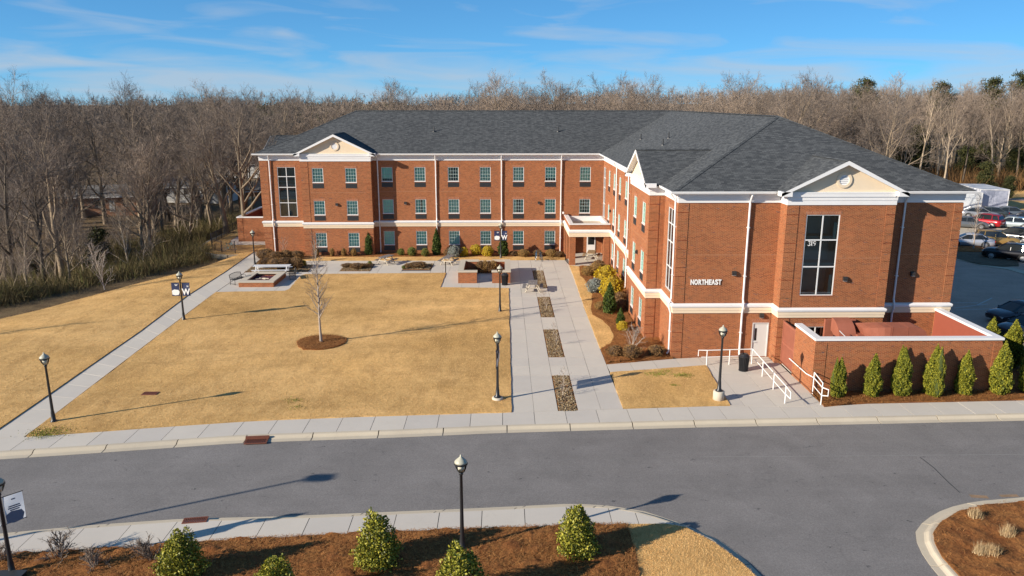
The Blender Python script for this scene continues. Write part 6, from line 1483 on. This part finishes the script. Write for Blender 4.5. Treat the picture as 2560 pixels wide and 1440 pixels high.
def far_crowns(n, per):
    y = 190+tr_rng.uniform(size=n)**.9*430; x = y*tr_rng.uniform(-.76,.74,n); h = tr_rng.uniform(11,16.5,n); r = h*tr_rng.uniform(.2,.32,n); m = n*per; ci = np.repeat(np.arange(n), per); g = ground_z(x, y)
    d = tr_rng.normal(size=(m,3)); d /= np.linalg.norm(d,axis=1)[:,None]; q = d*(tr_rng.uniform(0,1,m)**.4)[:,None]*np.c_[r[ci], r[ci], h[ci]*.36]; q[:,2] += g[ci]+h[ci]*.62; q[:,0] += x[ci]; q[:,1] += y[ci]
    t = d*.7+tr_rng.normal(size=(m,3))*.45+np.array([0,0,.5]); t /= np.linalg.norm(t,axis=1)[:,None]; e_ = np.cross(t, tr_rng.normal(size=(m,3))); e_ /= np.linalg.norm(e_,axis=1)[:,None]; w_ = (y[ci]/1500.)[:,None]
    return np.stack([q-e_*w_*.5, q+e_*w_*.5, q+t*tr_rng.uniform(1.2,3.2,m)[:,None]],1).reshape(-1,3)
V = far_crowns(1500, 85); stuff('far_bare_woods', V, np.arange(len(V)).reshape(-1,3), M['far_twig'], 'hazy brown mass of bare crowns out to the horizon', 'woods')
# dark evergreen belt on the far ridge
def ever_mass():
    n = 12000; y = 300+tr_rng.uniform(size=n)**.8*330; cx_ = np.round(y*tr_rng.uniform(-.40,-.12,n)/7)*7+tr_rng.normal(size=n)*1.8; cy = np.round(y/9)*9+tr_rng.normal(size=n)*2
    hh = 9*(1+.25*np.sin(np.round(cx_/7)*12.9898+np.round(y/9)*4.1)); zz = ground_z(cx_, cy)+hh*np.sqrt(tr_rng.uniform(0.0,1,n))*np.clip(1-((cx_-np.round(cx_/7)*7)/6)**2,.2,1)
    p = np.c_[cx_, cy, zz]; d = tr_rng.normal(size=(n,3)); d /= np.linalg.norm(d,axis=1)[:,None]; e_ = np.cross(d, tr_rng.normal(size=(n,3))); e_ /= np.linalg.norm(e_,axis=1)[:,None]
    return np.stack([p-e_*.9, p+e_*.9, p+d*2.2],1).reshape(-1,3)
V = ever_mass(); stuff('far_evergreens', V, np.arange(len(V)).reshape(-1,3), M['pine'], 'dark evergreen belt along the far ridge', 'woods')
# undergrowth below the brow and at the wood edges
def brush(region, n, h, wd, per=34, spread=.8):
    c = np.array([region(tr_rng) for _ in range(n)]); hh = h*tr_rng.uniform(.45,1.25,n); m = n*per; ci = np.repeat(np.arange(n), per)
    p = c[ci]+tr_rng.normal(size=(m,2))*spread; z = ground_z(p[:,0], p[:,1]); base = np.c_[p, z]; L = hh[ci]*tr_rng.uniform(.4,1.1,m); t = tr_rng.normal(size=(m,2))*.38
    d = np.c_[t, np.ones(m)]*L[:,None]; a = tr_rng.uniform(0,6.28,m); s_ = np.c_[np.cos(a), np.sin(a), np.zeros(m)]*wd; off = d*tr_rng.uniform(0,.5,m)[:,None]
    return np.stack([base+off-s_, base+off+s_, base+off+d],1).reshape(-1,3)
V = np.concatenate([brush(lambda r: (lambda y: (brow_x(y)-1.2-abs(r.normal())*11, y))(56+50*r.uniform()), 520, 1.7, .022), brush(lambda r: (lambda y: (brow_x(y)-.3-abs(r.normal())*2.5, y))(57+21*r.uniform()), 260, .8, .02)])
stuff('undergrowth', V, np.arange(len(V)).reshape(-1,3), M['brush'], 'tangled brown and olive thicket below the left lawn', 'undergrowth')
def thicket(n, per):
    y = 57+55*tr_rng.uniform(size=n); x = brow_x(y)-1.0-np.abs(tr_rng.normal(size=n))*13; s = tr_rng.uniform(.4,1.5,n); kp = np.sin(x*.55+y*.3)+np.sin(x*.21-y*.47+2)+tr_rng.normal(size=n)*.5 > -.1; x, y, s = x[kp], y[kp], s[kp]*(1+.35*np.sin(x[kp]*.4)); n = len(x); m = n*per; ci = np.repeat(np.arange(n), per)
    d = tr_rng.normal(size=(m,3)); d /= np.linalg.norm(d,axis=1)[:,None]; d[:,2] = np.abs(d[:,2])*1.3; p = np.c_[x,y,ground_z(x,y)][ci]+d*(s[ci]*tr_rng.uniform(.5,1,m))[:,None]
    t = tr_rng.normal(size=(m,3))*.8+d*.5+np.array([0,0,.5]); t /= np.linalg.norm(t,axis=1)[:,None]; e_ = np.cross(t, d+.01); e_ /= np.linalg.norm(e_,axis=1)[:,None]
    return np.stack([p-e_*.013,p+e_*.013,p+t*tr_rng.uniform(.3,.9,m)[:,None]],1).reshape(-1,3)
V = thicket(3000, 105); stuff('thicket_leaves', V, np.arange(len(V)).reshape(-1,3), M['thicket'], 'dark olive bramble mounds below the left lawn', 'undergrowth')
V = np.concatenate([brush(lambda r: (50+r.uniform()*75, 136+r.uniform()*26), 900, 3.0, .05, 30, 1.3)])
stuff('wood_edge_brush', V, np.arange(len(V)).reshape(-1,3), M['oakleaf'], 'rust brown brush along the foot of the right wood', 'undergrowth')
# ---- leafy shrubs
def leafy(seed, prof, n, size, shell=.55, dens_top=1.0, elong=1.6, lobes=0, upright=.2):
    """leaf-sized faces through the volume of a turned profile [(z, r)]; uneven outline"""
    r = np.random.default_rng(seed); zs = np.array([p[0] for p in prof]); rs = np.array([p[1] for p in prof]); zz = np.linspace(zs[0], zs[-1], 60); cdf = np.cumsum(np.interp(zz, zs, rs)+.03); cdf /= cdf[-1]
    z = np.interp(r.uniform(size=n), cdf, zz); R0 = np.interp(z, zs, rs); a = r.uniform(0, 2*np.pi, n)
    lump = 1+.16*np.sin(a*3+z*5+seed)+.10*np.sin(a*7-z*9+seed*2)+.07*np.sin(a*13+z*17)
    rad = R0*lump*(shell+(1-shell)*np.sqrt(r.uniform(size=n)))*r.choice([1,1,1,1.08],n)
    p = np.c_[rad*np.cos(a), rad*np.sin(a), z+r.normal(size=n)*size*.4]; out = np.c_[np.cos(a), np.sin(a), np.full(n,.35)]
    d = out*.6+r.normal(size=(n,3))*.7+np.array([0,0,upright]); d /= np.linalg.norm(d,axis=1)[:,None]; e_ = np.cross(d, r.normal(size=(n,3))); e_ /= np.linalg.norm(e_,axis=1)[:,None]
    s_ = size*r.uniform(.6,1.3,n)[:,None]; V = np.stack([p-e_*s_*.5, p+d*s_*elong*.5, p+e_*s_*.5, p-d*s_*elong*.5],1).reshape(-1,3)
    return V, np.arange(4*n).reshape(-1,4)
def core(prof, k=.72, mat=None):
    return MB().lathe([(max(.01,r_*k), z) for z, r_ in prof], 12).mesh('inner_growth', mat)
def stems(seed, n, h, spread, r0=.012):
    r = np.random.default_rng(seed); m = MB()
    for i in range(n):
        a = r.uniform(0,6.28); s_ = spread*r.uniform(.2,1); m.tube([(0,0,0),(s_*.4*math.cos(a),s_*.4*math.sin(a),h*.4),(s_*math.cos(a),s_*math.sin(a),h*r.uniform(.6,1))],[r0,r0*.8,r0*.3],4)
    return m.mesh('stems', M['bark_white'])
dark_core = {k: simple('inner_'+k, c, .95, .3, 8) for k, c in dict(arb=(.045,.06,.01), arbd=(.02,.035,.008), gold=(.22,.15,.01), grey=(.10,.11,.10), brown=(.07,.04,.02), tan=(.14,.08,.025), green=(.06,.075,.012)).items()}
SHR = {}
def shrub_kind(key, prof, n, size, mat, ck, variants=2, **kw):
    SHR[key] = []
    for i in range(variants):
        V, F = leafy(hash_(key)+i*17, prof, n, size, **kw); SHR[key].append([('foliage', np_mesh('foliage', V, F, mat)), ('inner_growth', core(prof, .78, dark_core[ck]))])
arbp = [(0,.26),(.15,.44),(.5,.53),(1.0,.50),(1.5,.39),(1.95,.23),(2.25,.09),(2.42,.02)]
shrub_kind('arb', [(z,r_*.8*(1.08 if z < 1.2 else 1.15)) for z, r_ in arbp], 9000, .05, M['arb'], 'arb', 3, shell=.72, elong=2.2, upright=.8)
conp = [(0,.22),(.2,.36),(.8,.40),(1.5,.30),(2.1,.16),(2.6,.02)]
shrub_kind('conifer', conp, 3600, .065, M['arb_dark'], 'arbd', 2, shell=.7, elong=2.0, upright=.8)
ball = [(0,.25),(.15,.42),(.4,.5),(.65,.46),(.85,.3),(.97,.05)]
shrub_kind('brown', [(z*.95, r_*1.05) for z, r_ in ball], 2600, .026, M['brownbush'], 'brown', 2, shell=.5, elong=6.0, upright=.5)
for key, mat, ck in (('gold','gold','gold'),('green','greenbush','green'),('grey','greybush','grey'),('tan','tanbush','tan')): shrub_kind(key, ball, 1500, .05, M[mat], ck, 2, shell=.75)
def shrub(kind, x, y, sc, label, name='shrub', cat='shrub', group=None, i=None, z=0.05):
    v = SHR[kind][(tr_rng.integers(len(SHR[kind])) if i is None else i)]; return thing_from(v, name, (x,y,z), label, cat, group, tr_rng.uniform(0,6.28), sc)
# arborvitae row before the yard wall
nm = ['first (leftmost)','second','third','fourth','fifth','sixth']
for k, (px, h_, tw_) in enumerate(((2083,2.25,1),(2167,2.45,0),(2240,2.75,1),(2320,2.85,1),(2400,2.5,0),(2492,3.0,0))):
    x, _ = P(px, 985); y = 38.75+.07*k; s_ = h_/2.42
    e = shrub('arb', x, y, (s_*.84 if not tw_ else s_*.76, s_*.84, s_), nm[k]+' arborvitae of the row before the yard wall', 'arborvitae', 'arborvitae', 'arborvitae before the yard wall')
    if tw_:
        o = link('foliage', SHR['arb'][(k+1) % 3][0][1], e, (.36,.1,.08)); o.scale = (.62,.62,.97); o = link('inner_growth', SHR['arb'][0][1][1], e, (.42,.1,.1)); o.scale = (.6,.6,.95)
for k, (x, y, h_) in enumerate(((29.0,39.3,2.9),(30.4,40.4,2.7),(30.9,42.0,2.8),(30.7,43.6,2.9),(30.4,45.2,2.6),(28.7,46.4,2.2),(32.3,41.3,2.8),(28.4,48.3,1.9))):
    shrub('arb', x, y, h_/2.42, ('arborvitae cut by the right edge beside the sidewalk','arborvitae just round the right corner of the yard','arborvitae in shade right of the yard wall','golden lit arborvitae behind the right yard coping','arborvitae farther back along the right yard wall','small arborvitae by the rear corner of the yard wall','outermost arborvitae right of the yard','small dark arborvitae by the hall corner')[k], 'arborvitae', 'arborvitae', 'arborvitae right of the yard')
# back bed along the long facade
def sp(kind, px, py, sc, label, dy=0.0, **kw): x, y = P(px, py); return shrub(kind, x, y+dy, sc, label, **kw)
sp('conifer',923,638,1.05,'narrow dark conifer at the right corner of the left bay',name='conifer'); sp('conifer',1092,638,1.08,'narrow dark conifer under the second downspout',name='conifer'); sp('conifer',1258,640,(1.25,1.25,.85),'stout dark conifer behind the banner lamp post',name='conifer')
for k, px in enumerate((792,831,860,885)): sp('tan',px,641,(.55,.55,.85),('leftmost','second','third','rightmost')[k]+' of four tan clipped shrubs under the left bay',group='tan shrubs under the left bay')
sp('green',1003,639,.75,'small green shrub left of the second conifer'); sp('green',1030,640,.95,'green round shrub just left of the second conifer'); sp('green',1063,641,.85,'yellow-green shrub touching the second conifer')
sp('grey',1136,643,(1.45,1.3,1.25),'large blue-grey round shrub by the back wing wall'); sp('brown',1120,640,.8,'dark shrub left of the blue-grey one'); sp('gold',1160,641,.95,'small golden shrub right of the blue-grey one'); sp('gold',1190,638,1.15,'left of two bright golden round shrubs by the back wing'); sp('gold',1219,641,1.12,'right of two bright golden round shrubs by the back wing')
for k, (px, py, s_) in enumerate(((1285,640,.8),(1308,642,1.1),(1345,641,1.0),(1378,642,1.1),(1398,643,.9))): sp('tan' if k % 2 else 'brown',px,py,(s_*1.2,s_,s_*.7),('first','second','third','fourth','fifth')[k]+' low brown shrub from the stout conifer towards the portico',group='low brown shrubs left of the portico')
for k, (px, py, s_) in enumerate(((665,648,1.5),(690,652,1.3),(716,648,1.3),(742,648,1.2),(668,668,1.3),(690,672,1.4),(712,671,1.5),(738,670,1.4))): sp('brown',px,py,(s_*1.3,s_,s_*.75),('broad brown bush at the left corner of the hall','second brown bush along the left end wall','third brown bush along the left end wall','brown bush below the tall left window','brown bush behind the lamp post in the rock bed','brown bush left of the middle of the rock bed','brown bush in the middle of the rock bed','brown bush at the right of the rock bed')[k])
sp('gold',760,665,.55,'tiny yellow shrub at the end of the rock bed')
for (px, py, s_, l) in ((893,671,1.2,'low dry plant in the middle small rock bed'),(868,668,.9,'low dry plant at the left of the middle small rock bed'),(913,669,.9,'low dry plant at the right of the middle small rock bed'),(1045,668,1.3,'low dry plant in the right small rock bed'),(1025,668,.9,'low dry plant at the left of the right small rock bed')): sp('brown',px,py,(s_*1.3,s_*1.2,s_*.4),l)
sp('green',925,663,.4,'bright green tuft at the corner of the middle small rock bed'); sp('green',1009,673,.35,'bright green tuft at the corner of the right small rock bed')
# hedge between the brick planters
for k in range(4): shrub('tan' if k % 2 else 'brown', -1.95+.38*k, 70.4, (.95,1.0,1.15), 'clipped tan hedge shrub between the brick planters', 'hedge_shrub', 'shrub', 'hedge shrubs between the planters')
# bed along the west face of the east wing
for (k, px, py, s_, l) in (('tan',1470,690,1.3,'low tan shrub at the far end of the east wing bed'),('tan',1490,682,1.3,'second tan shrub near the portico column'),('brown',1505,678,1.1,'brown shrub near the portico column'),('brown',1497,668,1.0,'dark brown shrub under the portico edge'),
    ('grey',1487,733,1.35,'blue-grey shrub left of the big golden shrubs'),('gold',1515,716,2.0,'large golden shrub in the east wing bed, farther of two'),('gold',1530,744,1.9,'large golden shrub in the east wing bed, nearer of two'),('brown',1549,755,1.15,'brown round shrub behind the green conifer'),('brown',1551,776,1.3,'brown round shrub right of the green conifer'),('tan',1500,775,.9,'small tan grassy shrub left of the green conifer'),
    ('gold',1556,828,.75,'small golden shrub near the bare bush'),('brown',1537,891,1.0,'low brown shrub left of the bare bush foot'),('brown',1578,895,1.2,'low brown shrub at the front of the corner bed'),('brown',1640,890,1.0,'low brown shrub beside the corner downspout')): sp(k,px,py,(s_,s_,s_*(.95 if k in ('gold','grey') else .72)),l)
sp('conifer',1523,785,(1.15,1.15,.92),'bright green conifer in the east wing bed',name='conifer'); sp('conifer',1551,815,(.7,.7,.5),'small dwarf conifer near the bare bush',name='conifer')
bb = Tree(310).grow(1.7,.05,start=.08,limbs=16,ang=(25,60),lim=.75,sub=5,tw=4,tl=2,wob=.1,tww=.016).meshes(M['bark_young'],M['bark_young'])
x, y = P(1577,872); e = empty('bare_bush', (x,y,.05), 'leafless pale twiggy bush in the corner bed', 'bush'); link('trunk', bb[0], e); link('crown', bb[1], e)
# plants in the walk beds
for k, b in enumerate(BEDS):
    for j in range(2):
        x = (b[0]+b[1])/2+tr_rng.uniform(-.2,.2); y = b[2]+(b[3]-b[2])*(.4+.4*j); e = empty('dry_plant', (x,y,0), 'reddish twiggy plant in the '+('nearest','second','third','farthest')[k]+' walk bed, '+('front','back')[j]+' one', 'plant', 'dry plants in the walk beds', tr_rng.uniform(0,6)); link('trunk', ys_[0], e); link('crown', ys_[1], e); e.scale = (.55,.55,.42)
# foreground hollies
hol = [(0,.30),(.1,.68),(.35,.92),(.75,.96),(1.1,.84),(1.45,.62),(1.8,.42),(2.1,.24),(2.25,.05)]
def holly(x, y, sc, label, seed):
    V, F = leafy(seed, [(z,r_*(.90+.14*math.sin(seed+z*2))) for z, r_ in hol], 3900, .066, shell=.35, elong=1.7, upright=.3)
    for k in range(4):
        a = seed+k*1.7; V2, F2 = leafy(seed+k+9, [(z*(.62+.07*k), r_*.5) for z, r_ in hol], 900, .066, shell=.3, elong=1.7, upright=.3); V2 = V2+np.array([.38*math.cos(a), .38*math.sin(a), .1+.12*k]); F = np.r_[F, F2+len(V)]; V = np.r_[V, V2]
    e = empty('holly_bush', (x,y,.03), label, 'holly', 'holly bushes in the front bed', seed, sc); link('foliage', np_mesh('foliage', V, F, M['holly']), e); link('stems', stems(seed, 26, 1.7, .8, .02), e)
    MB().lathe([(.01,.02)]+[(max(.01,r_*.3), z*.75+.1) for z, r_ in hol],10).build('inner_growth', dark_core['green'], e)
x, y = P(455,1448); holly(x,y,.82,'holly bush at the left front of the bed',51); x, y = P(945,1415); holly(x,y,.88,'holly bush left of the foreground lamp post',52); x, y = P(1443,1388); holly(x,y,.86,'holly bush right of the foreground lamp post',53)
x, y = P(690,1530); holly(x,y,.85,'holly tip just showing at the bottom left of the lamp post',54); x, y = P(1150,1520); holly(x,y,.95,'holly tip showing at the bottom below the lamp post',55)
fb = Tree(311).grow(1.0,.03,start=.06,limbs=18,ang=(20,55),lim=.7,sub=5,tw=5,tl=2,wob=.1,tww=.012).meshes(M['twig'],M['twig'])
for k, (px, py, s_) in enumerate(((140,1405,1.25),(240,1428,1.0),(385,1400,1.2),(15,1400,1.0))): x, y = P(px, py); e = empty('bare_shrub', (x,y,.05), ('round leafless shrub second from the left in the front bed','low pale leafless shrub before the left holly','leafless shrub behind the left holly','leafless shrub by the left edge lamp post')[k], 'shrub', 'leafless shrubs in the front bed', k, (s_*1.25,s_*1.25,s_)); link('trunk', fb[0], e); link('crown', fb[1], e)
def tuft(seed):
    r = np.random.default_rng(seed); n = 420; a = r.uniform(0,6.28,n); s_ = r.uniform(0,.55,n); L = r.uniform(.2,.5,n); d = np.c_[np.cos(a)*s_, np.sin(a)*s_, np.ones(n)]; d /= np.linalg.norm(d,axis=1)[:,None]; b = np.c_[r.normal(size=(n,2))*.09, np.zeros(n)]; sd = np.c_[-np.sin(a),np.cos(a),np.zeros(n)]*.009
    return np_mesh('blades', np.stack([b-sd,b+sd,b+d*L[:,None]],1).reshape(-1,3), np.arange(3*n).reshape(-1,3), M['drygrass'])
for k, (px, py) in enumerate(((2435,1298),(2517,1342),(2450,1388),(2478,1392))): x, y = P(px, py); e = empty('ornamental_grass', (x,y,.05), 'pale dry grass tuft, '+('farthest','rightmost','left nearest','right nearest')[k]+' on the right island', 'grass', 'grass tufts on the right island', k); link('blades', tuft(60+k), e)
